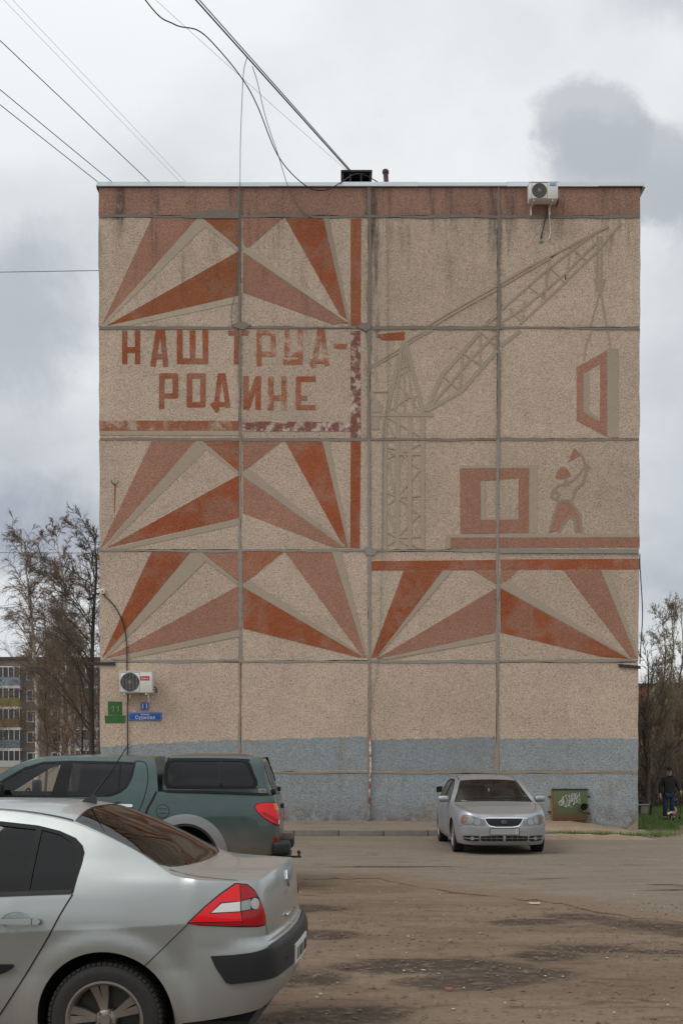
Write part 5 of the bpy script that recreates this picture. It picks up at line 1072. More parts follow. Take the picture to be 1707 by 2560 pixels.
    for i, s in enumerate((-1, 1)):
        h = patch(sh, 'headlight', FW(hl), 'lens_grey', root, sides=(s,), off=.001, thick=.004, du=.03)
        for (w0, z0, r0, m) in ((.49, .598, .058, 'reflector'), (.615, .622, .060, 'reflector'), (.725, .635, .045, 'orange_tint')):
            pl = [(fw(min(w0 + r0 * math.cos(t), .80)), z0 + r0 * math.sin(t)) for t in np.linspace(0, 6.28, 18, endpoint=False)]
            c0 = np.mean(pl, 0); patch(sh, 'lamp_reflector', pl, m, h, sides=(s,), off=lambda uv, c0=c0, r0=r0: .006 + .006 * np.clip(np.hypot(uv[:, 0] - c0[0], uv[:, 1] - c0[1]) / r0, 0, 1) ** 2, du=.02)
        patch(sh, 'lens', FW(hl), 'glass_lens', h, sides=(s,), off=.016, thick=.016, du=.03)
        f = patch(sh, 'fog_light_surround', fog, 'black_plastic', root, sides=(s,), off=.003, du=.04)
        ribbon(sh, 'chrome_bar', FW([(.46, .30), (.60, .30), (.72, .305)]), .014, 'chrome', f, sides=(s,), off=.010, smooth=False)
        ribbon(sh, 'chrome_bar', fog, .008, 'rim_silver', f, sides=(s,), off=.008, smooth=False, closed=True)
        pl = [(fw(.575 + .035 * math.cos(t)), .30 + .034 * math.sin(t)) for t in np.linspace(0, 6.28, 16, endpoint=False)]
        patch(sh, 'fog_lamp', pl, 'reflector', f, sides=(s,), off=.016, thick=.012, du=.03)
    lg = patch(sh, 'lower_grille', lowg, 'grille_black', root, off=.003, du=.05, merge=True)
    ribbon(sh, 'chrome_bar', FW([(.42, .303), (.2, .303)]) + [(sh.s0, .303)], .006, 'rim_silver', lg, off=.012, smooth=False)
    for w in (.14, .24, .34): ribbon(sh, 'chrome_bar', FW([(w, .258), (w, .35)]), .005, 'rim_silver', lg, off=.012, smooth=False)
    ribbon(sh, 'chrome_bar', lowg, .008, 'rim_silver', lg, off=.008, smooth=False)
    patch(sh, 'grille_post', FW([(.022, .25)]) + [(sh.s0, .25), (sh.s0, .355)] + FW([(.022, .355)]), mat, lg, off=.014, thick=.012, du=.03, merge=True)
    patch(sh, 'number_plate', FW([(.26, .482), (.13, .482)]) + [(sh.s0, .482), (sh.s0, .372)] + FW([(.13, .372), (.26, .372)]), 'plate_grey', root, off=.016, thick=.012, du=.05, merge=True)
    ribbon(sh, 'plate_frame', [(sh.s0, .486)] + FW([(.13, .486), (.265, .486), (.265, .368), (.13, .368)]) + [(sh.s0, .368)], .008, 'black_plastic', root, off=.019, smooth=False)
    patch(sh, 'plate_region_field', FW([(.252, .476), (.205, .476), (.205, .378), (.252, .378)]), 'plate_white', root, sides=(-1,), off=.018, du=.05)
    for z in (.40, .43, .455): ribbon(sh, 'plate_mark', FW([(.243, z), (.215, z)]), .012, 'plate_ink', root, sides=(-1,), off=.0195, smooth=False)
    # mirrors, wipers, cabin
    for s in (-1, 1):
        b = MB(); M4 = Matrix.Translation((.74, s * .94, .965)) @ Matrix.Rotation(s * R(-12), 4, 'Z')
        b.rbox(-.07, .07, -.105, .105, -.062, .062, .048, 3, M4); m = b.build('mirror', mat, root, True)
        MB().tube([(.74, s * .87, .935), (.76, s * .79, .925)], .022, 6).build('mirror_arm', mat, m, True)
    for y0, y1 in ((.55, -.02), (.05, -.52)):
        pts = []
        for k in np.linspace(0, 1, 6):
            y = y0 + (y1 - y0) * k; P2 = sh.top([.56 + .03 * math.sin(k * 2)], [y / .80])[0]; pts.append((P2[0] - .01, y, P2[2] + .022))
        MB().tube(pts, .007, 5).build('wiper', 'gap', root)
    b = MB(); b.box(-.6, 3.1, -.6, .6, .17, .22); b.box(.4, 2.8, -.79, .79, .2, .48); b.box(.2, .62, -.74, .74, .55, .84); b.box(2.7, 3.3, -.7, .7, .75, .8); b.build('floor_pan', 'cabin', root)
    MB().rbox(.40, .98, -.70, .70, .68, .885, .05).build('dashboard', 'cabin', root, auto=40)
    for y in (-.36, .36): seat(root, 1.45, y, .42, 'seat_fabric')
    seat(root, 2.3, 0, .42, 'seat_fabric', wd=1.15, tall=.55); steering(root, 1.03, -.36, .88)
    b = MB().rbox(1.17, 1.20, -.10, .10, 1.17, 1.23, .015); b.build('rear_view_mirror', 'black_plastic', root, auto=40)
    MB().rbox(1.0, 1.02, .0, .03, 1.10, 1.16, .004).build('hanging_tag', 'plate_white', root)
    MB().rbox(.66, .76, .48, .60, .885, .935, .02).build('paper_on_dashboard', 'plate_white', root, auto=40)
    wheel_well(root, 0, .3, .346, .84, .30); wheel_well(root, 2.61, .3, .346, .84, .30)
    wheel(root, 0, .3, .845, .305, .19, .20, 'cover', 'hatch'); wheel(root, 2.61, .3, .845, .305, .19, .20, 'cover', 'hatch')
    return root
hatch = build_hatch()
tag(hatch, 'small silver car parked facing the camera in front of the blue-grey wall base', 'car')

# ---------------------------------------------------------------- green pickup with a canopy
PICK = Shell(
    plan=[(-3.85, 0), (-3.8, .4), (-3.6, .68), (-3.25, .83), (-2.8, .875), (-1.5, .88), (-.1, .876), (.6, .87), (.93, .855), (1.08, .82), (1.16, .74), (1.185, .5), (1.19, 0)], xref=0,
    stations=[
        (-5., [(.35, .05), (.5, 0), (.8, .02), (.95, .08), (1.1, .25), (1.9, .6)]),
        (-3.6, [(.35, .06), (.5, .02), (.8, .0), (.95, .04), (1.1, .14), (1.3, .3), (1.9, .5)]),
        (-2.6, [(.35, .07), (.45, .03), (.6, .012), (.8, .0), (1.0, .008), (1.15, .03), (1.28, .06), (1.5, .135), (1.7, .21), (1.8, .27), (1.9, .35)]),
        (.3, [(.35, .09), (.45, .05), (.6, .015), (.8, .0), (1.0, .006), (1.15, .024), (1.28, .052), (1.5, .13), (1.7, .21), (1.8, .27), (1.9, .35)]),
        (.95, [(.35, .14), (.45, .08), (.6, .025), (.8, .0), (1.0, .006), (1.15, .02), (1.28, .05), (1.5, .13), (1.9, .35)]),
        (1.9, [(.35, .12), (.5, .05), (.65, .015), (.9, .0), (1.1, .006), (1.2, .012), (1.3, .03), (1.9, .3)])],
    ztop=[(-4.8, .95), (-3.9, .99), (-3.6, 1.06), (-3.3, 1.14), (-2.95, 1.37), (-2.65, 1.56), (-2.39, 1.71), (-2.12, 1.785), (-1.6, 1.812), (-.8, 1.80), (-.54, 1.79), (-.505, 1.75), (-.475, 1.36), (-.44, 1.335), (0, 1.33), (.6, 1.31), (1.1, 1.285), (2.1, 1.285)],
    zc=[(-3.9, .97), (-3.5, 1.10), (-3.25, 1.17), (-2.95, 1.40), (-2.65, 1.60), (-2.39, 1.745), (-2.12, 1.815), (-1.6, 1.843), (-.8, 1.835), (-.56, 1.82), (-.505, 1.76), (-.475, 1.36), (-.44, 1.335), (0, 1.33), (1.2, 1.285)],
    flares=[], p=3.)
CANOPY = Shell(
    plan=[(-.43, 0), (-.43, .5), (-.425, .70), (-.40, .775), (-.3, .815), (.3, .825), (.85, .818), (1.02, .79), (1.09, .70), (1.12, .4), (1.125, 0)], xref=.2,
    stations=[
        (-1.3, [(1.2, 0), (1.5, .0), (1.7, .01), (1.78, .03), (1.83, .08), (1.9, .2)]),
        (-.6, [(1.2, 0), (1.5, .01), (1.7, .03), (1.78, .06), (1.83, .11), (1.9, .2)]),
        (0, [(1.2, 0), (1.36, .0), (1.5, .028), (1.7, .075), (1.77, .10), (1.82, .145), (1.9, .25)]),
        (.8, [(1.2, 0), (1.36, .0), (1.5, .03), (1.7, .085), (1.77, .12), (1.82, .17), (1.9, .25)]),
        (1.25, [(1.2, .0), (1.3, .012), (1.45, .07), (1.6, .12), (1.75, .17), (1.81, .205), (1.9, .3)]),
        (2.0, [(1.2, .0), (1.3, .012), (1.45, .07), (1.6, .12), (1.75, .175), (1.81, .215), (1.9, .3)])],
    ztop=[(-1.4, 1.79), (-.5, 1.805), (0, 1.822), (.7, 1.82), (1.0, 1.805), (2.1, 1.80)],
    zc=[(-.45, 1.79), (-.36, 1.835), (0, 1.868), (.6, 1.868), (.83, 1.84), (.93, 1.80)], p=2.6)
def build_pickup():
    sh = PICK; root = empty('pickup_truck', (-2.03, 16.1 + .878, 0), 0)
    tag(root, 'dark green pickup truck with a matching hard canopy over its bed', 'truck')
    pf = [(-1.905, 1.285), (-1.80, 1.725), (-2.05, 1.712), (-2.3, 1.625), (-2.6, 1.45), (-2.85, 1.295)]
    pr = [(-1.69, 1.285), (-1.64, 1.727), (-1.0, 1.715), (-1.012, 1.338), (-1.12, 1.30), (-1.2, 1.288)]
    pq = [(-.975, 1.714), (-.815, 1.705), (-.85, 1.53), (-.905, 1.41), (-.985, 1.348)]
    frame = [(-2.95, 1.265), (-2.62, 1.475), (-2.3, 1.665), (-2.05, 1.742), (-1.7, 1.757), (-1.0, 1.745), (-.78, 1.735), (-.815, 1.53), (-.875, 1.395), (-.97, 1.318), (-1.1, 1.27), (-1.7, 1.262)]
    wscr = [(-3.2, t) for t in (-.88, -.4, 0, .4, .88)] + [(-2.42, t) for t in (.86, .4, 0, -.4, -.86)]
    arches = [(-.08, .46, .43), (-3.05, .46, .43)]
    zbot = [(-5, .42), (-3.6, .38), (-2.5, .36), (-.6, .36), (.4, .42), (.6, .44), (1.0, .47), (2.1, .55)]
    car_body(sh, root, 'paint_pickup', zbot, arches, [pf, pr, pq], [wscr], .055)
    fr = patch(sh, 'window_frame', frame, 'frame_black', root, holes=[pf, pr, pq], off=.003, thick=.003, du=.06)
    for i, s in enumerate((-1, 1)):
        patch(sh, 'pane', pf, 'glass_clear', fr[i], sides=(s,), off=-.003, du=.1)
        for pn in (pr, pq): patch(sh, 'pane', pn, 'glass_dark', fr[i], sides=(s,), off=-.003, du=.1)
    patch(sh, 'windscreen', wscr, 'glass_clear', root, 'top', (1,), off=-.001, du=.15)
    dr = [(-.80, 1.75), (-.70, 1.745), (-.635, 1.70), (-.605, 1.55), (-.61, 1.40), (-.65, 1.22), (-.72, 1.05), (-.78, .9), (-.8, .5)]
    ribbon(sh, 'shut_line', dr, .012, 'gap', root, off=.002)
    ribbon(sh, 'shut_line', [(-1.80, 1.27), (-1.83, .9), (-1.80, .45)], .012, 'gap', root, off=.002)
    patch(sh, 'door', [(-1.775, 1.255), (-1.80, .9), (-1.78, .42), (-.82, .42), (-.80, .9), (-.735, 1.05), (-.665, 1.22), (-.635, 1.34), (-.86, 1.36), (-.96, 1.30), (-1.1, 1.255)], 'paint_pickup', root, off=.0015, du=.1)
    patch(sh, 'handle', [(-1.0, 1.135), (-.80, 1.125), (-.785, 1.145), (-.80, 1.165), (-1.0, 1.168), (-1.03, 1.15)], 'chrome', root, off=.035, thick=.03, du=.04)
    patch(sh, 'handle_cup', [(-1.0 + .06 * math.cos(t), 1.155 + .05 * math.sin(t)) for t in np.linspace(0, 6.28, 16, endpoint=False)], 'black_plastic', root, off=.003, du=.05)
    ribbon(sh, 'cab_gap', [(-.475, 1.34), (-.53, 1.22), (-.60, 1.08), (-.63, .9), (-.63, .45)], .03, 'gap', root, off=.002)
    # fuel flap
    ring = [(-.385 + .088 * math.cos(t), 1.075 + .088 * math.sin(t)) for t in np.linspace(0, 6.28, 24, endpoint=False)]
    ff = patch(sh, 'fuel_flap', ring, 'paint_pickup', root, sides=(-1,), off=.008, thick=.008, du=.03)
    ribbon(sh, 'flap_edge', ring, .008, 'gap', ff, sides=(-1,), off=.009, closed=True)
    for z in (1.045, 1.105): ribbon(sh, 'flap_groove', [(-.44, z), (-.33, z)], .008, 'gap', ff, sides=(-1,), off=.010, smooth=False)
    # arch flares
    for xc in (-.08, -3.05):
        fl = arc(xc, .46, .575, 196, -14, 40) + arc(xc, .46, .45, -20, 200, 40)
        patch(sh, 'arch_flare', fl, 'paint_silver_arch', root, off=lambda uv, xc=xc: .012 + .035 * np.clip(1 - (np.hypot(uv[:, 0] - xc, uv[:, 1] - .46) - .45) / .13, 0, 1), thick=.035, du=.04)
        lip = arc(xc, .46, .452, 198, -18, 40) + arc(xc, .46, .415, -24, 204, 40)
        patch(sh, 'arch_lip', lip, 'steel_dark', root, off=.03, thick=.05, du=.05)
    wheel_well(root, -.08, .46, .432, .85, .36); wheel_well(root, -3.05, .46, .432, .85, .36)
    wheel(root, -.08, .375, .86, .37, .24, .215, 'six', 'pickup'); wheel(root, -3.05, .375, .86, .37, .24, .215, 'six', 'pickup')
    # tail lamps
    tl = [(.865, 1.12), (.875, 1.155), (.92, 1.175), (1.05, 1.185), (1.19, 1.18), (1.235, 1.10), (1.26, .98), (1.262, .90), (1.235, .875), (1.16, .89), (1.06, .935), (.97, 1.0), (.90, 1.065)]
    for s in (-1, 1):
        t_ = patch(sh, 'tail_light', tl, 'lens_red', root, sides=(s,), off=.018, thick=.02, du=.03)
        ribbon(sh, 'lamp_surround', tl, .014, 'gap', t_, sides=(s,), off=.004, closed=True)
        patch(sh, 'indicator_lens', [(1.12, 1.175), (1.19, 1.172), (1.215, 1.10), (1.20, 1.07), (1.14, 1.09)], 'lens_orange', t_, sides=(s,), off=.021, thick=.003, du=.03)
        patch(sh, 'lens', [(.93, 1.07), (.98, 1.02), (1.08, .96), (1.2, .915), (1.2, .95), (1.1, 1.0), (1.0, 1.06)], 'lens_red_deep', t_, sides=(s,), off=.020, thick=.003, du=.03)
        patch(sh, 'reversing_lamp', [(1.20, .94), (1.25, .95), (1.25, .895), (1.21, .895)], 'lens_white', t_, sides=(s,), off=.021, thick=.003, du=.03)
    patch(sh, 'side_reflector', [(1.13, .63), (1.20, .64), (1.20, .73), (1.14, .72)], 'lens_red_deep', root, off=.012, thick=.012, du=.04)
    ribbon(sh, 'shut_line', [(1.27, 1.27), (1.29, .95), (1.28, .6)], .010, 'gap', root)
    c = sh.s1
    patch(sh, 'tailgate_handle', [(c - .12, 1.08), (c, 1.08), (c, 1.14), (c - .12, 1.14)], 'black_plastic', root, off=.025, thick=.02, du=.05, merge=True)
    for k in range(4): patch(sh, 'tailgate_badge', [(c - .62 + .07 * k, .99), (c - .58 + .07 * k, .99), (c - .58 + .07 * k, 1.03), (c - .62 + .07 * k, 1.03)], 'chrome', root, sides=(-1,), off=.006, thick=.006)
    # rear bumper, tow bar
    b = MB()
    for s in (-1, 1):
        b.rbox(1.10, 1.33, s * .60 - .24, s * .60 + .24, .47, .66, .05, 3)
    b.rbox(1.08, 1.24, -.5, .5, .46, .58, .03); b.build('rear_bumper', 'black_plastic', root, auto=50)
    MB().rbox(1.15, 1.345, -.44, .44, .645, .675, .01).build('bumper_step', 'steel_dark', root, auto=40)
    b = MB(); b.rbox(.9, 1.30, -.05, .05, .38, .44, .008); b.rbox(1.16, 1.30, -.55, .55, .37, .43, .01); b.rbox(1.28, 1.46, -.035, .035, .37, .395, .006); tb = b.build('tow_bar', 'steel_dark', root, auto=40)
    b = MB().lathe([(.0, .085), (.018, .078), (.028, .058), (.024, .038), (.014, .026), (.016, 0)], 16, 'z', (1.425, 0, .395)); b.build('tow_ball', simple('tow_rust', (.10, .055, .035), .6, .4), tb, True)
    for s in (-1, 1): MB().rbox(.62, .64, s * .66 - .12, s * .66 + .12, .18, .5, .005).build('mud_flap', 'rubber', root)
    # cabin
    b = MB(); b.box(-3.4, 1.1, -.55, .55, .36, .46); b.box(-3.0, -.55, -.80, .80, .4, .78); b.box(-.56, -.53, -.70, .70, .7, 1.35); b.build('floor_pan', 'cabin', root)
    MB().rbox(-3.1, -2.55, -.72, .72, .95, 1.2, .05).build('dashboard', 'cabin', root, auto=40)
    for y in (-.38, .38): seat(root, -1.75, y, .72, 'seat_dark')
    seat(root, -.85, 0, .72, 'seat_dark', wd=1.2, tall=.55); steering(root, -2.4, -.38, 1.2)
    for s in (-1, 1):
        b = MB().rbox(-2.62, -2.50, s * 1.0 - .10, s * 1.0 + .10, 1.25, 1.46, .04); b.build('mirror', 'black_plastic', root, auto=50)
    # canopy
    cs = CANOPY
    pane = [(-.335, 1.50), (-.335, 1.65), (-.31, 1.72), (-.25, 1.748), (.66, 1.742), (.73, 1.715), (.80, 1.56), (.838, 1.47), (.82, 1.425), (.77, 1.412), (-.22, 1.412), (-.30, 1.435)]
    outer = [(-.395, 1.49), (-.395, 1.67), (-.355, 1.755), (-.265, 1.785), (.68, 1.778), (.775, 1.738), (.845, 1.58), (.892, 1.46), (.87, 1.395), (.79, 1.375), (-.235, 1.376), (-.345, 1.402)]
    zb = [(-1.4, 1.35), (-.4, 1.345), (.2, 1.335), (.9, 1.305), (1.1, 1.295), (2.1, 1.292)]
    cn = car_body(cs, root, 'paint_pickup', zb, [], [pane], [], .05, 'canopy')
    for i, s in enumerate((-1, 1)):
        w = patch(cs, 'canopy_window', catmull(outer, 6, True), 'frame_black', cn, sides=(s,), holes=[pane], off=.012, thick=.014, du=.04)
        patch(cs, 'canopy_pane', pane, 'glass_dark', cn, sides=(s,), off=.004, du=.1)
        ribbon(cs, 'sash', [(.385, 1.412), (.385, 1.742)], .02, 'black_plastic', cn, sides=(s,), off=.012, smooth=False)
    MB().rbox(.38, .41, -.845, -.825, 1.42, 1.46, .004).build('window_latch', 'black_plastic', cn)
    ribbon(cs, 'canopy_seal', [(-.42, 1.345), (.2, 1.335), (.9, 1.306), (1.05, 1.298)], .032, 'black_plastic', cn, off=.008, smooth=False)
    pl = [(.905, 1.325), (1.005, 1.322), (1.005, 1.372), (.905, 1.375)]
    bg_ = patch(cs, 'canopy_badge', pl, 'rim_dirty', cn, sides=(-1,), off=.008, thick=.008, du=.03)
    P2, N2 = cs.ev('side', [.955], [1.348]); t_ = text_obj('badge_lettering', 'ARB', .045, 'plate_ink', cn, .001); t_.location = (P2[0, 0], -P2[0, 1] - .010, P2[0, 2]); t_.rotation_euler = (0, 0, R(8))
    e = cs.s1
    patch(cs, 'rear_hatch_glass', [(1.30, 1.36), (1.33, 1.74), (e, 1.75), (e, 1.35)], 'glass_tint', cn, off=.006, thick=.006, du=.06, merge=True)
    for s in (-1, 1):
        P2, N2 = cs.ev('side', [1.24, 1.24], [1.44, 1.66]); q = P2 + N2 * .02; q[:, 1] *= s
        MB().tube([Vector(q[0]), Vector(q[1])], .010, 6).build('hatch_strut', 'rim_silver' if s < 0 else 'black_plastic', cn)
        P2, N2 = cs.ev('side', [1.22], [1.325]); q = P2 + N2 * .02; q[:, 1] *= s; q = q[0]
        MB().rbox(q[0] - .03, q[0] + .03, q[1] - .03, q[1] + .03, q[2] - .035, q[2] + .035, .01).build('hatch_latch', 'black_plastic', cn, auto=40)
    return root
pickup = build_pickup()
# ---------------------------------------------------------------- ground, asphalt, kerb, lawn
from mathutils import noise as mnoise
def gz(x, y):
    st = lambda a, b, v: (lambda t: t * t * (3 - 2 * t))(min(1., max(0., (v - a) / (b - a))))
    return .113 * (1 - st(7, 17, y)) - .125 * st(3, 7.5, x) * st(24, 30, y) - .26 * st(7.2, 11, x) * st(28, 38, y)
DAMP = [(.40, 9.95, .55, .42, 5), (1.05, 9.95, .70, .48, -6), (.95, 9.2, .62, .36, 4), (1.5, 9.55, .5, .42, 12), (1.8, 10.5, .40, .3, 20), (2.25, 10.95, .60, .26, -4), (2.85, 10.75, .4, .15, 0), (2.7, 13.3, .50, .40, -38), (3.2, 12.6, .6, .42, -40), (3.8, 11.9, .7, .5, -40), (.0, 8.0, .55, .35, 10), (-.2, 11.9, .45, .4, 0), (-.4, 14.2, .6, .45, 0), (2.0, 12.9, .5, .3, 10), (-.3, 9.4, .4, .4, 0)]
def dirt_mat(name, base, base2, base3, damp, rough=.95, grain=1., worn=None):
    m, t, b = new_mat(name); tc = N(t, 'ShaderNodeTexCoord').outputs['Object']
    x, y, z = N(t, 'ShaderNodeSeparateXYZ', {0: tc}).outputs
    st = N(t, 'ShaderNodeVectorMath', {0: tc, 1: (.42, 1.25, 1.)}, operation='MULTIPLY').outputs[0]
    n1 = NOISE(t, st, .8, 7, .62, .3); n2 = NOISE(t, st, 3.6, 7, .68, .2); n3 = NOISE(t, tc, 38., 4, .65); n4 = NOISE(t, tc, 150., 2, .6)
    c = MIX(t, SS(t, .38, .62, n1), base, base2); c = MIX(t, MA(t, 'MULTIPLY', SS(t, .50, .68, n2), .8), c, base3)
    n5 = NOISE(t, tc, 10., 6, .72)
    if worn:
        at_ = N(t, 'ShaderNodeAttribute', attribute_name='wear').outputs['Fac']
        c = MIX(t, SS(t, .25, .75, MA(t, 'ADD', at_, MA(t, 'MULTIPLY', MA(t, 'SUBTRACT', n2, .5), 1.6))), c, worn)
    k = MA(t, 'MULTIPLY', MA(t, 'ADD', .66, MA(t, 'MULTIPLY', n5, .68)), MA(t, 'ADD', .62, MA(t, 'MULTIPLY', n3, .76))); k = MA(t, 'MULTIPLY', k, MA(t, 'ADD', .70, MA(t, 'MULTIPLY', n4, .6)))
    c = N(t, 'ShaderNodeVectorMath', {0: c, 1: N(t, 'ShaderNodeCombineXYZ', {0: k, 1: k, 2: k}).outputs[0]}, operation='MULTIPLY').outputs[0]
    wet = None
    if damp:
        wob = NOISE(t, tc, 2.4, 9, .76)
        for (cx, cy, rx, ry, rot) in damp:
            ca, sa = math.cos(R(rot)), math.sin(R(rot)); ddx = MA(t, 'SUBTRACT', x, cx); ddy = MA(t, 'SUBTRACT', y, cy)
            u = MA(t, 'ADD', MA(t, 'MULTIPLY', ddx, ca / rx), MA(t, 'MULTIPLY', ddy, sa / rx)); v = MA(t, 'ADD', MA(t, 'MULTIPLY', ddx, -sa / ry), MA(t, 'MULTIPLY', ddy, ca / ry))
            r = MA(t, 'ADD', MA(t, 'MULTIPLY', u, u), MA(t, 'MULTIPLY', v, v)); r = MA(t, 'ADD', r, MA(t, 'MULTIPLY', MA(t, 'SUBTRACT', wob, .5), 2.6))
            q = SS(t, 1.3, .3, r); wet = q if wet is None else MA(t, 'MAXIMUM', wet, q)
        wet = MA(t, 'MULTIPLY', wet, SS(t, .31, .53, NOISE(t, tc, 9., 7, .75)))
        c = MIX(t, MA(t, 'MULTIPLY', wet, .82), c, (.038, .027, .020))
    pale = SS(t, .70, .76, NOISE(t, tc, 22., 3, .5)); c = MIX(t, MA(t, 'MULTIPLY', pale, .5), c, (.30, .27, .235))
    h = MA(t, 'ADD', MA(t, 'MULTIPLY', n3, .5), MA(t, 'ADD', MA(t, 'MULTIPLY', n2, .8), MA(t, 'MULTIPLY', n4, .25)))
    setp(t, b, Base_Color=c, Roughness=MA(t, 'SUBTRACT', rough, MA(t, 'MULTIPLY', wet, .06)) if wet is not None else rough, Specular_IOR_Level=.15, Normal=N(t, 'ShaderNodeBump', {'Strength': .55 * grain, 'Distance': .03, 'Height': h}).outputs[0])
    return m
dirt_mat('dirt', (.150, .103, .068), (.186, .135, .093), (.098, .064, .041), DAMP)
dirt_mat('asphalt', (.178, .142, .108), (.198, .160, .124), (.150, .112, .080), [(4.7, 16.2, .8, .12, 10), (3.0, 17.6, .4, .06, 15), (.8, 19.5, 1.2, .15, 3)], .93, .6, (.172, .122, .083))
dirt_mat('pavement_dust', (.21, .17, .13), (.23, .185, .145), (.13, .095, .07), None, .95, .6)
dirt_mat('sand', (.27, .195, .135), (.33, .25, .175), (.20, .135, .09), None, .95, 1.)
m, t, b = new_mat('lawn_soil'); tc = N(t, 'ShaderNodeTexCoord').outputs['Object']
x_, y_, z_ = N(t, 'ShaderNodeSeparateXYZ', {0: tc}).outputs
fr_ = MA(t, 'ADD', SS(t, 30.2, 28.6, y_), MA(t, 'MULTIPLY', MA(t, 'SUBTRACT', NOISE(t, tc, 1.4, 5, .6), .5), 1.2), clamp=True)
setp(t, b, Base_Color=MIX(t, fr_, MIX(t, NOISE(t, tc, 5., 5, .6), (.045, .085, .018), (.085, .12, .032)), (.14, .105, .06)), Roughness=.95)
m, t, b = new_mat('grass_blade'); tc = N(t, 'ShaderNodeTexCoord').outputs['Object']
setp(t, b, Base_Color=MIX(t, NOISE(t, tc, 2.2, 5, .65), (.065, .130, .020), (.14, .20, .045)), Roughness=.6)
simple('grass_dry', (.23, .175, .095), .8, var=.4, scale=3); simple('kerb_stone', (.185, .160, .138), .92, var=.3, scale=5, bump=.3)
simple('pebble', (.13, .10, .075), .9, var=.6, scale=40); simple('chip_pale', (.40, .37, .33), .9, var=.3, scale=30)

def axis(dense, far0, far1, step):
    a = list(np.arange(dense[0], dense[1] + 1e-6, step)); d = step; v = dense[1]
    while v < far1: d *= 1.22; v = min(far1, v + d); a.append(v)
    d = step; v = dense[0]; pre = []
    while v > far0: d *= 1.22; v = max(far0, v - d); pre.append(v)
    return np.array(pre[::-1] + a)
gx, gy = axis((-3.5, 6.), -420, 420, .10), axis((6., 20.), -60, 800, .10)
V = []
for y in gy:
    for x in gx:
        z = gz(x, y)
        if 3 < y < 27 and -9 < x < 14: z += .014 * mnoise.noise((x * 1.1, y * 2.2, 0)) + .008 * mnoise.noise((x * 4, y * 6, 3)) + .004 * mnoise.noise((x * 11, y * 14, 5))
        if y > 60: z -= .02
        V.append((x, y, z - .012))
nx_ = len(gx); F = [(j * nx_ + i, j * nx_ + i + 1, (j + 1) * nx_ + i + 1, (j + 1) * nx_ + i) for j in range(len(gy) - 1) for i in range(nx_ - 1)]
tag(mesh_obj('ground', V, F, 'dirt', None, True), kind='structure')
def sheet(name, loop, mat, dz, du=.5, holes=(), rim=.03, amp=0., kind='structure'):
    uv, F = tri2d([loop], holes, du); a = uv[F]; cr = (a[:, 1, 0] - a[:, 0, 0]) * (a[:, 2, 1] - a[:, 0, 1]) - (a[:, 1, 1] - a[:, 0, 1]) * (a[:, 2, 0] - a[:, 0, 0]); F = F.copy(); F[cr < 0] = F[cr < 0][:, ::-1]
    n = len(uv); zf = dz if callable(dz) else (lambda x, y: dz)
    V = [(x, y, gz(x, y) + zf(x, y) + amp * mnoise.noise((x * 1.3, y * 1.9, 7))) for x, y in uv]; V += [(x, y, z - rim) for x, y, z in V]
    o = mesh_obj(name, V, [tuple(f) for f in F] + [(i, i + n, j + n, j) for i, j in boundary(F)], mat); o.data.shade_smooth(); o.data.set_sharp_from_angle(angle=R(50)); return tag(o, kind=kind)
gr = random.Random(2)
near = [(-40, 17.9), (-6, 17.9), (-.76, 17.67), (.54, 17.62), (1.13, 16.4), (1.77, 15.74), (2.17, 15.19), (2.62, 14.8), (2.9, 13.96), (3.29, 13.25), (3.9, 12.7), (6, 11.8), (12, 10.5), (40, 9)]
edge_ = []
for (a0, b0), (a1, b1) in zip(near[:-1], near[1:]):
    n = max(1, int(math.hypot(a1 - a0, b1 - b0) / .16)) if -2 < a0 < 5 else 6
    for k in range(n): edge_.append((a0 + (a1 - a0) * k / n + gr.uniform(-.06, .06), b0 + (b1 - b0) * k / n + gr.uniform(-.16, .16)))
hole_ = [(4.28, 16.85), (4.45, 16.70), (4.8, 16.62), (5.2, 16.60), (5.8, 16.55), (6.2, 16.8), (5.7, 17.05), (5.2, 16.98), (4.85, 17.0), (4.5, 16.92)]
sheet('asphalt', edge_ + [(40, 9), (40, 31), (9.2, 31), (8.25, 28.9), (7.3, 27.6), (6.6, 26.66), (-40, 26.66)], 'asphalt', -.003, .36, [hole_], .05, .008)
asp = bpy.data.objects['asphalt']; at = asp.data.attributes.new('wear', 'FLOAT', 'POINT'); ea = np.array(edge_); vv = np.array([(v.co.x, v.co.y) for v in asp.data.vertices])
dd = np.min(np.hypot(vv[:, None, 0] - ea[None, :, 0], (vv[:, None, 1] - ea[None, :, 1])), axis=1); at.data.foreach_set('value', np.exp(-dd / .9).astype(np.float32))
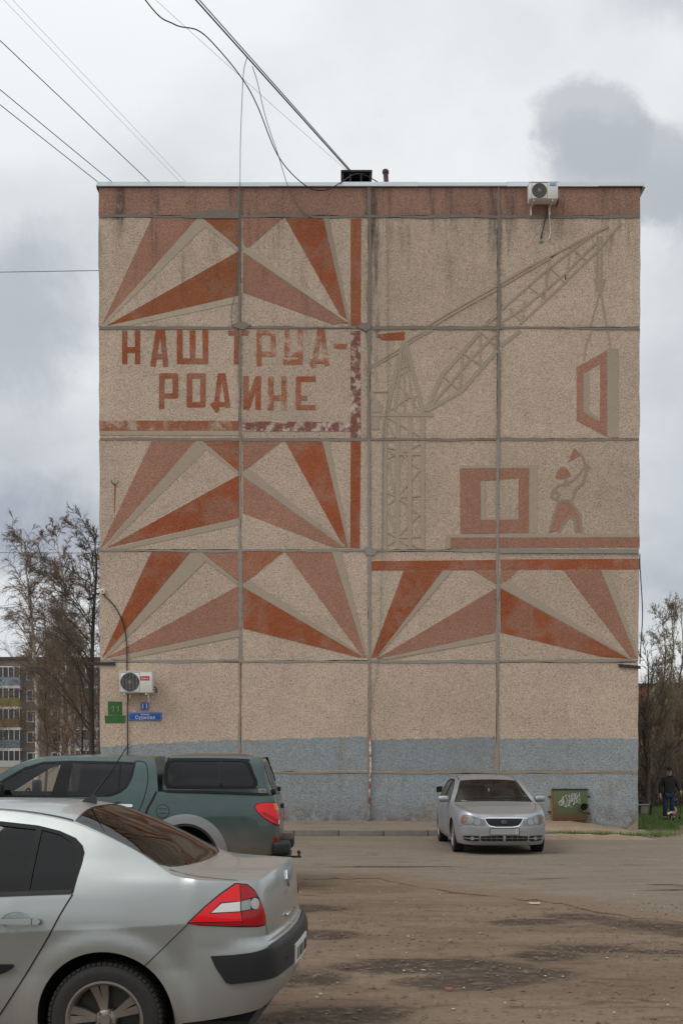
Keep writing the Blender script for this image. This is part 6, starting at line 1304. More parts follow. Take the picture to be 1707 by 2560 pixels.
# kerb stones and the strip between kerb and wall
kerb = empty('kerb', (0, 26.66, 0)); tag(kerb, kind='structure')
x = -16.05; kz = lambda x: .135 - .10 * float(sstep(3.5, 7., np.array(x)))
while x < 6.5:
    L = .985; z = gz(x + .5, 26.7) + kz(x + .5); b = MB(); b.rbox(x, x + L, gr.uniform(-.008, .008), .15, z - .35, z + gr.uniform(-.006, .006), .018, 2); b.build('kerb_stone', 'kerb_stone', kerb, auto=40); x += 1.0
sheet('pavement', [(-40, 26.815), (6.5, 26.815), (7.2, 27.3), (7.6, 28.5), (7.6, 30.1), (-40, 30.1)], 'pavement_dust', lambda x, y: .115 - .10 * float(sstep(3.5, 7., np.array(x))) + .03 * float(sstep(29.4, 30., np.array(y))), .4, (), .1, .012)
def mound(name, x0, x1, y0, y1, h, base, mat, side='far'):
    xs = np.linspace(x0, x1, 40); ys = np.linspace(y0, y1, 18); V = []
    for y in ys:
        for x in xs:
            u, v = (x - x0) / (x1 - x0), (y - y0) / (y1 - y0); f = math.sin(math.pi * u) ** .6 * (v ** 1.3 if side == 'far' else math.sin(math.pi * v) ** .7)
            V.append((x, y, gz(x, y) + base(x) - .02 + h * f * (1 + .35 * mnoise.noise((x * 2.2, y * 3, 1))) + .02 * mnoise.noise((x * 7, y * 7, 2)) * f))
    return mesh_obj(name, V, [(j * 40 + i, j * 40 + i + 1, (j + 1) * 40 + i + 1, (j + 1) * 40 + i) for j in range(17) for i in range(39)], mat, None, True)
tag(mound('sand_heap', 3.6, 7.3, 27.4, 30.02, .20, lambda x: kz(x) - .02, 'sand'), 'tan sand drifted against the wall under the green hatch', 'sand')
tag(mound('sand_drift', 3.7, 6.9, 25.75, 26.68, .10, lambda x: 0.01, 'sand', 'mid'), 'low strip of sand along the foot of the kerb beside the silver hatchback', 'sand')
# lawn to the right of the block
LAWN = [(7.46, 28.4), (8.2, 28.9), (9.2, 32.5), (10.0, 35.6), (10.9, 37.2), (12.5, 37.8), (20, 39), (60, 42), (60, 75), (7.46, 75)]
sheet('lawn', LAWN, 'lawn_soil', .010, 1.2, (), .04)
def blades(name, spots, mat, h0, h1, w, label, cat):
    r_ = np.random.RandomState(4); n = len(spots); P = np.array(spots); an = r_.uniform(0, 6.28, n); h = r_.uniform(h0, h1, n); le = r_.uniform(.1, .7, n) * h; la = r_.uniform(0, 6.28, n)
    dx_, dy_ = np.cos(an) * w / 2, np.sin(an) * w / 2; z = np.array([gz(x, y) for x, y in P]) - .005 + (P[:, 1] < 27.4) * .04
    A = np.c_[P[:, 0] - dx_, P[:, 1] - dy_, z]; B = np.c_[P[:, 0] + dx_, P[:, 1] + dy_, z]; T = np.c_[P[:, 0] + np.cos(la) * le, P[:, 1] + np.sin(la) * le, z + h]
    V = np.stack([A, B, T], 1).reshape(-1, 3); o = mesh_obj(name, V, np.arange(3 * n).reshape(-1, 3), mat); return tag(o, label, cat, kind='stuff')
rs = np.random.RandomState(8); P = np.c_[rs.uniform(7.46, 16, 60000), 28.4 + (rs.uniform(0, 1, 60000) ** 1.3) * 22]; P = P[inside(LAWN, P)]
dn = np.array([mnoise.noise((x * .9, y * .9, 2)) for x, y in P]); fr2 = (P[:, 1] < 30.5 + dn * 1.5)
blades('grass', P[~fr2][:30000], 'grass_blade', .05, .16, .014, 'short green grass of the lawn right of the block', 'grass')
blades('dry_grass', P[fr2], 'grass_dry', .03, .08, .010, 'withered grass at the front edge of the lawn by the corner', 'grass')
tuft = []
for (cx, cy, n, sx) in ((5.35, 26.55, 420, .22), (5.05, 26.6, 160, .12), (5.85, 26.6, 260, .14), (6.4, 26.7, 260, .3), (6.9, 26.9, 200, .3), (7.3, 27.4, 160, .2)): tuft += list(np.c_[rs.normal(cx, sx, n), rs.normal(cy, .05, n)])
blades('grass_tufts', tuft, 'grass_blade', .05, .15, .014, 'sparse green tufts growing along the kerb right of the hatchback', 'grass')
# loose stones and pale chips on the dirt
def gravel(name, n, mat, s0, s1, box, label, seed):
    r_ = np.random.RandomState(seed); V = []; F = []
    base = np.array([(1, 0, 0), (-1, 0, 0), (0, 1, 0), (0, -1, 0), (0, 0, 1), (0, 0, -.4)]); fc = [(0, 2, 4), (2, 1, 4), (1, 3, 4), (3, 0, 4), (2, 0, 5), (1, 2, 5), (3, 1, 5), (0, 3, 5)]
    for k in range(n):
        x = r_.uniform(box[0], box[1]); y = box[2] + (box[3] - box[2]) * r_.uniform() ** 1.3; s = s0 + (s1 - s0) * r_.uniform() ** 4; c = base * r_.uniform(.6, 1.3, (6, 1)) * np.array([1, 1, .55]) * s; a = r_.uniform(0, 6.28)
        c = c @ np.array([[math.cos(a), -math.sin(a), 0], [math.sin(a), math.cos(a), 0], [0, 0, 1]]); q = len(V); V += [tuple(p + np.array([x, y, gz(x, y) + .002])) for p in c]; F += [tuple(i + q for i in f) for f in fc]
    return tag(mesh_obj(name, V, F, mat), label, 'gravel', kind='stuff')
gravel('gravel', 8000, 'pebble', .003, .024, (-1.5, 4.5, 6.2, 14.6), 'small brown stones strewn over the dirt', 1)
gravel('pale_gravel', 700, 'chip_pale', .003, .016, (-1.2, 5.5, 6.2, 24), 'pale stone chips strewn over the dirt', 2)
gravel('coarse_gravel', 1200, 'pebble', .003, .016, (1.9, 3.2, 10.2, 11.4), 'patch of coarse grey gravel beside the damp streak', 3)
# ---------------------------------------------------------------- litter
def scrap(name, x, y, w, h, mat, label, cat, seed):
    r_ = random.Random(seed); n = 9; z0 = gz(x, y) + .006; V = []
    for k in range(n):
        a = 2 * math.pi * k / n; V.append((w * math.cos(a) * r_.uniform(.6, 1.1), h * math.sin(a) * r_.uniform(.6, 1.1), r_.uniform(0, .018)))
    V.append((0, 0, .012)); o = mesh_obj(name, V, [(k, (k + 1) % n, n) for k in range(n)], mat); o.location = (x, y, z0); return tag(o, label, cat)
simple('leaf_red', (.30, .075, .03), .8); simple('wrapper_pink', (.45, .10, .16), .6)
scrap('paper_scrap', 2.36, 14.55, .10, .07, 'chip_pale', 'pale crumpled scrap of paper lying near the asphalt edge', 'litter', 1)
scrap('dry_leaf', .80, 8.83, .035, .02, 'leaf_red', 'small red-brown leaf lying below the large damp patch', 'leaf', 2)
scrap('cigarette_end', .66, 9.62, .03, .008, 'white_print', 'white cigarette end lying in the middle of the damp patch', 'litter', 3)
scrap('sweet_wrapper', 3.55, 12.05, .05, .02, 'wrapper_pink', 'pink wrapper lying near the right picture edge', 'litter', 4)
# ---------------------------------------------------------------- bare trees
def bark(name, c1, c2, sc, birch=False):
    m, t, b = new_mat(name); tc = N(t, 'ShaderNodeTexCoord').outputs['Object']
    v = N(t, 'ShaderNodeVectorMath', {0: tc, 1: (1., 1., 4.) if birch else (3., 3., .6)}, operation='MULTIPLY').outputs[0]
    f = SS(t, .57 if birch else .50, .66 if birch else .60, NOISE(t, v, sc, 5, .65)); setp(t, b, Base_Color=MIX(t, f, c1, c2), Roughness=.9); return m
bark('bark_birch', (.58, .55, .51), (.07, .06, .055), 2.2, True); bark('bark_dark', (.075, .062, .050), (.045, .037, .030), 9.); bark('bark_brown', (.17, .13, .10), (.10, .08, .06), 9.)
simple('twig_birch', (.22, .16, .122), .9, var=.4, scale=3); simple('twig_dark', (.14, .115, .092), .9, var=.4, scale=3); simple('twig_brown', (.26, .195, .135), .9, var=.4, scale=3); simple('bud_green', (.26, .25, .085), .8, var=.35, scale=3)
simple('bud_brown', (.14, .10, .06), .8, var=.35, scale=3)
def unit(a): return a / np.maximum(np.linalg.norm(a, axis=-1, keepdims=True), 1e-9)
def grow(rg, P0, D, L, k, wig, grav):
    P = [P0]; D = unit(D)
    for i in range(k):
        P.append(P[-1] + D * (L / k)[:, None]); D = unit(D + rg.normal(0, wig, D.shape) + np.array([0, 0, 1.]) * (grav[i] if hasattr(grav, '__len__') else grav))
    return np.stack(P, 1)
def sprout(rg, P, m, t0, t1, ang, up=0.):
    n, k, _ = P.shape; i = rg.randint(0, n, m); t = rg.uniform(t0, t1, m) * (k - 1.001); j = t.astype(int); f = (t - j)[:, None]
    S = P[i, j] * (1 - f) + P[i, j + 1] * f; T = unit(P[i, j + 1] - P[i, j]); rv = rg.normal(0, 1, (m, 3)); rv = unit(rv - T * (rv * T).sum(1, keepdims=True)); a = rg.uniform(ang[0], ang[1], m)[:, None]
    return S, unit(T * np.cos(a) + rv * np.sin(a) + np.array([0, 0, up])), i, t / (k - 1)
def tubes(P, r0, r1, ns=3):
    n, k, _ = P.shape; T = unit(np.gradient(P, axis=1)); ref = np.where(np.abs(T[..., 2:3]) > .9, np.array([1., 0, 0]), np.array([0, 0, 1.])); A = unit(np.cross(T, ref)); B = np.cross(T, A)
    r = (np.asarray(r0).reshape(-1, 1) * (1 - np.linspace(0, 1, k)) + np.asarray(r1).reshape(-1, 1) * np.linspace(0, 1, k))[..., None]
    ring = np.stack([P + (A * math.cos(2 * math.pi * q / ns) + B * math.sin(2 * math.pi * q / ns)) * r for q in range(ns)], 2)
    idx = np.arange(n * k * ns).reshape(n, k, ns); a = idx[:, :-1]; c = idx[:, 1:]
    return ring.reshape(-1, 3), np.stack([a, np.roll(a, -1, 2), np.roll(c, -1, 2), c], -1).reshape(-1, 4)
def fast_mesh(name, chunks, mat, parent, smooth=True):
    V = np.concatenate([c[0] for c in chunks]); off = 0; Fs = []
    for v, f in chunks: Fs.append(f + off); off += len(v)
    F = np.concatenate(Fs); me = bpy.data.meshes.new(name); w = F.shape[1]
    me.vertices.add(len(V)); me.vertices.foreach_set('co', V.astype(np.float32).ravel()); me.loops.add(F.size); me.loops.foreach_set('vertex_index', F.astype(np.int32).ravel())
    me.polygons.add(len(F)); me.polygons.foreach_set('loop_start', (np.arange(len(F)) * w).astype(np.int32)); me.update(calc_edges=True); me.materials.append(M[mat])
    if smooth: me.shade_smooth()
    return link(bpy.data.objects.new(name, me), parent)
def tree(name, label, x, y, trunk, r0, seed, nb=26, L1=(1.2, 2.6), n2=320, n3=2200, up=.5, droop=-.05, tip=-.12, t0=.25, ang=(.6, 1.1), mats=('bark_dark', 'twig_dark'), lean=None, l2=.5, l3=.35, rtw=.006, bud=None, nbud=0, group=None, asym=None, cat='tree'):
    """trunk: list of (dx, dz) knots; branches, branchlets and twigs grow from it"""
    rg = np.random.RandomState(seed); z0 = gz(x, y) if abs(x) < 30 and y < 60 else -.05
    root = empty(name, (x, y, z0)); tag(root, label, cat, group)
    kn = catmull([(a, rg.uniform(-.15, .15), h) for a, h in trunk], 5); Tn = kn[None]; H = trunk[-1][1]
    v, f = tubes(Tn, [r0], [r0 * .12], 8); fast_mesh('trunk', [(v, f)], mats[0], root)
    S, D, i, t = sprout(rg, Tn, nb, t0, .97, ang, up)
    if asym is not None: D = unit(D + np.array(asym))
    L = rg.uniform(L1[0], L1[1], nb) * (1.15 - .75 * t); B1 = grow(rg, S, D, L, 9, .10, droop); ra = np.clip(r0 * .26 * (1.1 - .7 * t), .010, .09)
    S, D, i2, t2 = sprout(rg, B1, n2, .15, 1., (.4, 1.0), .12); L2 = rg.uniform(.4, 1., n2) * L[i2] * l2 * (1.1 - .5 * t2); B2 = grow(rg, S, D, L2, 6, .16, tip * .5)
    S, D, i3, t3 = sprout(rg, B2, n3, .1, 1., (.3, .9), .05); L3 = rg.uniform(.4, 1., n3) * np.maximum(L2[i3], .25) * l3 * 1.4; B3 = grow(rg, S, D, L3, 3, .16, tip)
    fast_mesh('branches', [tubes(B1, ra, ra * .25, 5)], mats[0] if 'birch' not in mats[0] else mats[1], root)
    fast_mesh('crown', [tubes(B2, np.full(n2, rtw * 1.7), np.full(n2, rtw), 3), tubes(B3, np.full(n3, rtw), np.full(n3, rtw * .55), 3)], mats[1], root, False)
    if bud:
        S, D, *_ = sprout(rg, B3, nbud, .2, 1., (.2, 1.2)); s = rg.uniform(.025, .06, nbud)[:, None]; q = unit(rg.normal(0, 1, (nbud, 3))); w = np.cross(D, q)
        V = np.stack([S, S + D * s + w * s * .4, S + D * s * 2, S + D * s - w * s * .4], 1).reshape(-1, 3); fast_mesh('buds', [(V, np.arange(nbud * 4).reshape(-1, 4))], bud, root, False)
    return root
G1 = 'bare birches left of the block'
tree('leafless_tree', 'dark leafless tree with arching limbs hard against the left corner', -6.98, 33.2, [(0, 0), (.02, 2), (.05, 3.9), (.10, 5.7), (.16, 7.0), (.10, 7.9)], .095, 3, 30, (1.8, 4.0), 480, 5200, .55, [-.02, -.04, -.08, -.12, -.16, -.2, -.22, -.22, -.2], -.05, .22, (.5, 1.0), ('bark_dark', 'twig_dark'), l2=.38, l3=.42, rtw=.0045, asym=(-.55, .1, .15))
tree('birch_tree', 'white-trunked birch nearest the left edge, leaning slightly left', -11.6, 45.5, [(0, 0), (0, 3), (-.1, 6), (-.35, 8.3), (-.7, 10.2)], .12, 5, 44, (1.2, 2.6), 520, 6500, .5, -.05, -.28, .25, (.5, .9), ('bark_birch', 'twig_birch'), l3=.55, rtw=.0052)
tree('birch_tree', 'tall birch halfway between the left edge and the block', -11.3, 50, [(0, 0), (-.1, 3), (-.25, 6), (-.3, 8.6), (-.65, 11.3)], .11, 8, 44, (1.2, 2.6), 520, 6500, .5, -.05, -.28, .25, (.5, .9), ('bark_birch', 'twig_birch'), l3=.55, rtw=.0056)
tree('birch_tree', 'slender birch with a reddish crown behind the dark leafless tree', -11.0, 56, [(0, 0), (.05, 3), (.1, 6), (-.1, 8.4), (-.2, 11.2)], .10, 12, 44, (1.2, 2.4), 520, 6500, .5, -.05, -.25, .2, (.5, .9), ('bark_birch', 'twig_birch'), l3=.55, rtw=.0056)
tree('birch_tree', 'smaller birch whose crown fills the gap near the block', -9.3, 48, [(0, 0), (-.05, 3), (.1, 5.5), (.05, 8), (-.1, 9.6)], .085, 17, 38, (1., 2.1), 480, 6000, .5, -.05, -.25, .2, (.5, .9), ('bark_birch', 'twig_brown'), l3=.55, rtw=.0052)
tree('birch_tree', 'birch with a thin reddish crown standing farthest back on the left', -14.6, 62, [(0, 0), (.05, 3), (.1, 6), (.2, 8.6), (.1, 11.)], .10, 14, 44, (1.2, 2.5), 480, 5600, .5, -.05, -.25, .15, (.5, .9), ('bark_birch', 'twig_birch'), l3=.55, rtw=.008)
tree('birch_tree', 'birch whose white stem stands between the two tallest birches', -10.9, 46.5, [(0, 0), (.1, 2.5), (.05, 5), (.1, 7.5), (-.1, 9.4)], .09, 15, 44, (1.1, 2.4), 480, 5600, .45, -.05, -.25, .12, (.5, .95), ('bark_birch', 'twig_birch'), l3=.55, rtw=.0052)
tree('young_tree', 'low brown sapling in front of the birches', -10.2, 41, [(0, 0), (.1, 1.6), (0, 3.2), (.1, 4.8), (.05, 6.2)], .055, 21, 40, (1., 2.2), 400, 3400, .55, -.02, -.06, .12, (.5, 1.), ('bark_brown', 'twig_brown'), l3=.5, rtw=.0048)
tree('young_tree', 'thin multi-stemmed sapling at the left picture edge', -11.9, 40, [(0, 0), (-.2, 1.5), (-.2, 3), (-.3, 4.2), (-.4, 5.2)], .05, 23, 36, (1.2, 2.6), 360, 2800, .6, -.02, -.05, .08, (.4, .9), ('bark_brown', 'twig_dark'), l3=.5, rtw=.0048)
tree('young_tree', 'spindly sapling directly behind the dark leafless tree', -8.6, 39, [(0, 0), (.1, 1.6), (.1, 3.2), (0, 4.6), (.05, 5.6)], .05, 27, 36, (1., 2.2), 360, 3000, .55, -.02, -.06, .1, (.5, 1.), ('bark_dark', 'twig_brown'), l3=.5, rtw=.0048)
RT = 'bare trees right of the block'
for k, (x, y, h, sd, lb, bd, mt) in enumerate((
    (11.75, 46, 6.2, 31, 'dark forked tree closest to the right corner of the block', None, ('bark_dark', 'twig_dark')),
    (15.6, 58, 9.0, 33, 'tall thin tree with twiggy top right of the forked tree', 'bud_brown', ('bark_brown', 'twig_brown')),
    (17.3, 61, 9.4, 36, 'tree with yellow-green buds at the right picture edge', 'bud_green', ('bark_brown', 'twig_brown')),
    (14.2, 63, 8.4, 39, 'pale budding tree seen beside the corner cable', 'bud_green', ('bark_brown', 'twig_brown')),
    (13.9, 52, 6.0, 41, 'dense brown tree behind the hedge near the corner', None, ('bark_brown', 'twig_brown')),
    (15.4, 54, 5.4, 44, 'dense dark tree above the head of the walking person', None, ('bark_brown', 'twig_brown')),
    (18.2, 66, 10.2, 47, 'willow-like tree with a green haze high at the right edge', 'bud_green', ('bark_brown', 'twig_brown')))):
    tree('leafless_tree', lb, x, y, [(0, 0), (.1, h * .25), (-.1, h * .5), (.1, h * .75), (.0, h)], .10, sd, 30, (1.4, 3.0), 320, 2400, .7, .0, .02, .15, (.35, .8), mt, l3=.5, rtw=.0055, bud=bd, nbud=2600 if bd else 0, group=RT)
tree('leaning_tree', 'thin dark tree leaning right beside the corner of the block', 10.95, 42.3, [(0, 0), (.12, .9), (.35, 1.7), (.85, 2.4), (1.5, 2.95)], .05, 51, 14, (.6, 1.4), 160, 1300, .5, .0, -.02, .3, (.4, .9), ('bark_dark', 'twig_dark'), l3=.5, rtw=.005)
# hedge of bare shrubs: each shrub a fan of stems from its own root
def shrub(x, y, h, w, seed, label):
    rg = np.random.RandomState(seed); root = empty('shrub', (x, y, gz(min(x, 29), min(y, 59)))); tag(root, label, 'shrub', 'bare hedge shrubs behind the lawn'); n = 46
    S = np.c_[rg.normal(0, .18, n), rg.normal(0, .15, n), np.zeros(n)]; D = np.c_[rg.normal(0, .45, n), rg.normal(0, .35, n), np.ones(n)]; L = rg.uniform(.6, 1.1, n) * h; B = grow(rg, S, D, L, 6, .10, .0)
    fast_mesh('stems', [tubes(B, np.full(n, .012), np.full(n, .006), 4)], 'bark_brown', root); S, D, i, t = sprout(rg, B, 520, .15, 1., (.3, .9), .1); B2 = grow(rg, S, D, rg.uniform(.25, .7, 520) * w, 4, .15, .0)
    S, D, i, t = sprout(rg, B2, 1100, .1, 1., (.3, .9), .05); B3 = grow(rg, S, D, rg.uniform(.1, .35, 1100) * w, 3, .15, .0)
    fast_mesh('twigs', [tubes(B2, np.full(520, .006), np.full(520, .004), 3), tubes(B3, np.full(1100, .005), np.full(1100, .003), 3)], 'twig_brown', root, False); return root
hs = random.Random(6); W_ = ['first', 'second', 'third', 'fourth', 'fifth', 'sixth', 'seventh', 'eighth', 'ninth']
for k in range(8): shrub(11.6 + .85 * k, 50 + hs.uniform(-.6, .6), 2.6 + hs.uniform(-.2, .3), 1.0, 70 + k, W_[k] + ' bare brown hedge shrub counted from the corner of the block')
for k in range(4): shrub(12.6 + 1.8 * k, 55 + hs.uniform(-.6, .6), 3.4 + hs.uniform(-.3, .3), 1.3, 90 + k, W_[k] + ' taller brown shrub of the back hedge row counted from the block')
# ---------------------------------------------------------------- far blocks, bench, fence, second parked car
simple('far_wall', (.165, .140, .122), .9, var=.15, scale=.4); simple('far_wall_seam', (.10, .08, .07), .9); simple('far_yellow', (.34, .26, .13), .9, var=.2, scale=.5); simple('far_red', (.22, .075, .045), .9, var=.2, scale=.5)
simple('bal_blue', (.20, .26, .30), .8); simple('bal_brown', (.16, .105, .05), .8); simple('bal_olive', (.19, .16, .045), .8); simple('bal_pale', (.42, .43, .42), .8); simple('bal_grey', (.14, .165, .18), .8); simple('frame_white', (.62, .62, .60), .7); simple('far_roof', (.06, .058, .056), .9)
def far_block(name, label, x0, x1, y, ztop, depth, wall):
    root = empty(name, ((x0 + x1) / 2, y, 0)); tag(root, label, 'building'); w = (x1 - x0) / 2
    MB().box(-w, w, 0, depth, -.5, ztop).build('wall', wall, root); MB().box(-w - .3, w + .3, -.3, depth + .3, ztop + .004, ztop + .35).build('roof', 'far_roof', root); return root, (x0 + x1) / 2
def far_window(root, x, z, w, h, n=2, y=-.06):
    f = MB(); f.box(x - w / 2, x + w / 2, y, .02, z, z + h); o = f.build('window', 'frame_white', root)
    for q in range(n):
        a = x - w / 2 + .10 + q * (w - .10) / n; MB().box(a, a + (w - .10) / n - .10, y - .02, y + .01, z + .10, z + h - .10).build('pane', 'glass_far', o)
simple('glass_far', (.035, .038, .042), .15, var=.3, scale=2)
fb, fx = far_block('far_apartment_block', 'five-storey brown block with coloured balconies seen through the birches', -68, -24, 160, 14.3, 12, 'far_wall')
lc = [['bal_grey', 'bal_brown', 'bal_grey', 'bal_blue', 'bal_brown'], ['bal_olive', 'bal_pale', 'bal_olive', 'bal_olive', 'bal_blue'], ['bal_blue', 'bal_olive', 'bal_brown', 'bal_grey', 'bal_pale']]
for ci, bx in enumerate((-54.6, -44.3, -34.0)):
    for k in range(5):
        z = 10.75 - 2.78 * k
        p_ = MB(); p_.box(bx - fx - 1.5, bx - fx + 1.5, -1.1, 0, z, z + 1.15); o = p_.build('balcony', lc[(ci + 1) % 3][k], fb)
        MB().box(bx - fx - 1.53, bx - fx + 1.53, -1.13, 0, z - .16, z - .004).build('balcony_slab', 'frame_white', o)
        for q in range(5): MB().box(bx - fx - 1.5 + .73 * q, bx - fx - 1.42 + .73 * q, -1.1, -1.02, z + 1.155, z + 2.45).build('mullion', 'frame_white', o)
        MB().box(bx - fx - 1.42, bx - fx + 1.5, -1.06, -1.04, z + 1.16, z + 2.44).build('glazing', 'glass_far', o); MB().box(bx - fx - 1.5, bx - fx + 1.5, -1.1, 0, z + 2.455, z + 2.60).build('balcony_slab', 'frame_white', o)
for bx in (-51.5, -48.3, -41.3, -38., -31., -28.):
    for k in range(5): far_window(fb, bx - fx, 11.5 - 2.78 * k, 1.7, 1.5)
for k in range(1, 5): MB().box(-21.9, 21.9, -.012, .01, 13.0 - 2.78 * k, 13.1 - 2.78 * k).build('wall_seam', 'far_wall_seam', fb)
rb, rx = far_block('far_apartment_block', 'ochre and brick-red block far behind the trees on the right', 40, 76, 200, 13.1, 12, 'far_yellow')
for k in range(6): MB().box(44.5 + 5.2 * k - rx, 46.3 + 5.2 * k - rx, -.08, .02, 0, 13.0).build('brick_pier', 'far_red', rb)
for j in range(6):
    for k in range(5): far_window(rb, 47.8 + 5.2 * j - rx, .8 + 2.6 * k, 1.6, 1.5)
# a dark car parked behind the block's left corner: only its roof shows past the pickup
dk = copy_tree(hatch); dk.name = 'parked_car'; dk.location = (-13.4, 35.4, 0); dk.rotation_euler = (0, 0, R(178)); tag(dk, 'dark car whose roof shows behind the pickup at the left edge', 'car')
def repaint(o, a, b_):
    for sl in (o.material_slots if o.type == 'MESH' else []):
        if sl.material == M[a]: sl.link = 'OBJECT'; sl.material = M[b_]
    for ch in o.children: repaint(ch, a, b_)
repaint(dk, 'paint_hatch', 'paint_dark')
# bench beyond the corner
simple('bench_wood', (.060, .040, .034), .8, var=.3); simple('bench_stone', (.26, .235, .20), .9, var=.3, scale=12)
bn = empty('park_bench', (10.3, 43.2, gz(10.3, 43.2))); tag(bn, 'low bench with stone supports and dark planks beyond the corner', 'bench')
for x in (-.5, .62): MB().rbox(x - .14, x + .14, -.22, .22, -.05, .30, .03).build('support', 'bench_stone', bn, auto=40)
for q in range(3): MB().rbox(-.75, .80, -.24 + .17 * q, -.09 + .17 * q, .31, .36, .008).build('seat_plank', 'bench_stone' if q == 0 else 'bench_wood', bn, auto=40)
for q in range(2): MB().rbox(-.75, .72, .26, .30, .42 + .12 * q, .51 + .12 * q, .008).build('back_plank', 'bench_wood', bn, auto=40)
for x in (-.5, .62): MB().box(x - .03, x + .03, .30, .34, .1, .64).build('back_post', 'iron', bn)
# low yard fence
simple('fence_paint', (.030, .030, .028), .7)
fn = empty('yard_fence', (10., 47., -.4)); tag(fn, 'low dark metal fence crossing behind the lawn', 'fence')
for z in (.35, 1.25): MB().tube([(0, 0, z), (12, .6, z)], .02, 5).build('rail', 'fence_paint', fn)
for k in range(9): MB().tube([(1.45 * k, .0725 * k, -.1), (1.45 * k, .0725 * k, 1.3)], .03, 6).build('post', 'fence_paint', fn)
# ---------------------------------------------------------------- person with a cane, and a small dog
simple('skin', (.50, .28, .20), .6, var=.1); simple('jacket', (.022, .020, .022), .85, var=.3, scale=8, bump=.2); simple('jeans', (.022, .04, .085), .85, var=.35, scale=6); simple('cap_cloth', (.012, .018, .017), .9); simple('shoe', (.01, .01, .011), .6); simple('scarf', (.009, .009, .01), .9)
simple('cane_wood', (.055, .022, .014), .5); simple('face_dark', (.05, .025, .02), .7)
def skinned(name, verts, edges, radii, mat, parent, sub=2, rootv=0):
    me = bpy.data.meshes.new(name); me.from_pydata(verts, edges, []); o = bpy.data.objects.new(name, me); col.objects.link(o)
    sk = o.modifiers.new('skin', 'SKIN'); sk.use_smooth_shade = True
    if not me.skin_vertices: me.attributes.new('skin', 'FLOAT_VECTOR', 'POINT')
    for i, r in enumerate(radii):
        d = me.skin_vertices[0].data[i]; d.radius = r if isinstance(r, tuple) else (r, r); d.use_root = i == rootv
    ss = o.modifiers.new('sub', 'SUBSURF'); ss.levels = sub; ss.render_levels = sub
    dg = bpy.context.evaluated_depsgraph_get(); m2 = bpy.data.meshes.new_from_object(o.evaluated_get(dg)); bpy.data.objects.remove(o); m2.materials.clear(); m2.materials.append(M[mat]); m2.shade_smooth(); m2.name = name
    return link(bpy.data.objects.new(name, m2), parent)
px_, py_ = 10.84, 39.5
pr_ = empty('person', (px_, py_, gz(px_, py_))); tag(pr_, 'person in dark jacket, cap and blue jeans walking with a cane', 'person')
LH, RH = Vector((-.30, -.08, .76)), Vector((.355, -.22, .885))
Vb = [(0, 0, .93), (0, 0, 1.12), (0, 0, 1.34), (0, -.01, 1.47), (0, -.03, 1.55), (0, -.045, 1.63), (0, -.03, 1.70),
      (-.17, 0, 1.41), (-.27, .03, 1.13), (-.30, -.05, .88), tuple(LH), (.17, 0, 1.41), (.29, .0, 1.16), (.345, -.16, .97), tuple(RH),
      (-.10, 0, .88), (-.12, -.03, .49), (-.13, .02, .09), (-.14, -.13, .04), (.10, 0, .88), (.09, -.09, .50), (.08, .0, .11), (.09, -.16, .05)]
Eb = [(0, 1), (1, 2), (2, 3), (3, 4), (4, 5), (5, 6), (2, 7), (7, 8), (8, 9), (9, 10), (2, 11), (11, 12), (12, 13), (13, 14), (0, 15), (15, 16), (16, 17), (17, 18), (0, 19), (19, 20), (20, 21), (21, 22)]
Rb = [(.15, .11), (.14, .105), (.155, .11), .055, .072, .085, .07, .055, .045, .03, .036, .055, .045, .03, .036, .085, .06, .042, .036, .085, .06, .042, .036]
# fingers: curled chains rooted in the palms
for H, sg_ in ((LH, -1), (RH, 1)):
    base = 10 if sg_ < 0 else 14
    for q in range(4):
        k = len(Vb); o_ = Vector((.012 * (q - 1.5) * (.4), -.028 + .018 * q, -.03)); Vb += [tuple(H + o_), tuple(H + o_ + Vector((-sg_ * .012, 0, -.035 - .004 * (q in (1, 2))))), tuple(H + o_ + Vector((-sg_ * .032, 0, -.05)))]; Eb += [(base, k), (k, k + 1), (k + 1, k + 2)]; Rb += [.010, .0095, .008]
    k = len(Vb); Vb += [tuple(H + Vector((-sg_ * .02, -.045, .0))), tuple(H + Vector((-sg_ * .028, -.058, -.03)))]; Eb += [(base, k), (k, k + 1)]; Rb += [.011, .009]
body = skinned('body', Vb, Eb, Rb, 'skin', pr_)
skinned('jacket', [(0, .0, .74), (0, 0, .95), (0, 0, 1.15), (0, 0, 1.36), (0, -.005, 1.46), (-.175, .0, 1.40), (-.275, .03, 1.13), (-.305, -.045, .88), (.175, 0, 1.40), (.295, 0, 1.16), (.348, -.155, .98)],
        [(0, 1), (1, 2), (2, 3), (3, 4), (3, 5), (5, 6), (6, 7), (3, 8), (8, 9), (9, 10)], [(.185, .14), (.19, .145), (.185, .14), (.20, .14), (.085, .08), .095, .078, .058, .095, .078, .058], 'jacket', pr_, rootv=2)
skinned('jeans', [(0, 0, .90), (-.10, 0, .84), (-.12, -.03, .49), (-.13, .02, .12), (.10, 0, .84), (.09, -.09, .50), (.08, 0, .14)], [(0, 1), (1, 2), (2, 3), (0, 4), (4, 5), (5, 6)], [(.16, .12), .10, .082, .07, .10, .082, .07], 'jeans', pr_)
for x, y, z in ((-.13, .04, .03), (.08, .02, .05)): MB().rbox(x - .05, x + .05, y - .24, y + .06, z - .03, z + .07, .03, 2).build('shoe', 'shoe', pr_, True)
b = MB().lathe([(.106, 0), (.110, .05), (.095, .10), (.05, .13), (0, .135)], 18, 'z', (0, -.035, 1.662)); b.v = [(x * .92, y, z) for x, y, z in b.v]; b.build('cap', 'cap_cloth', pr_, True)
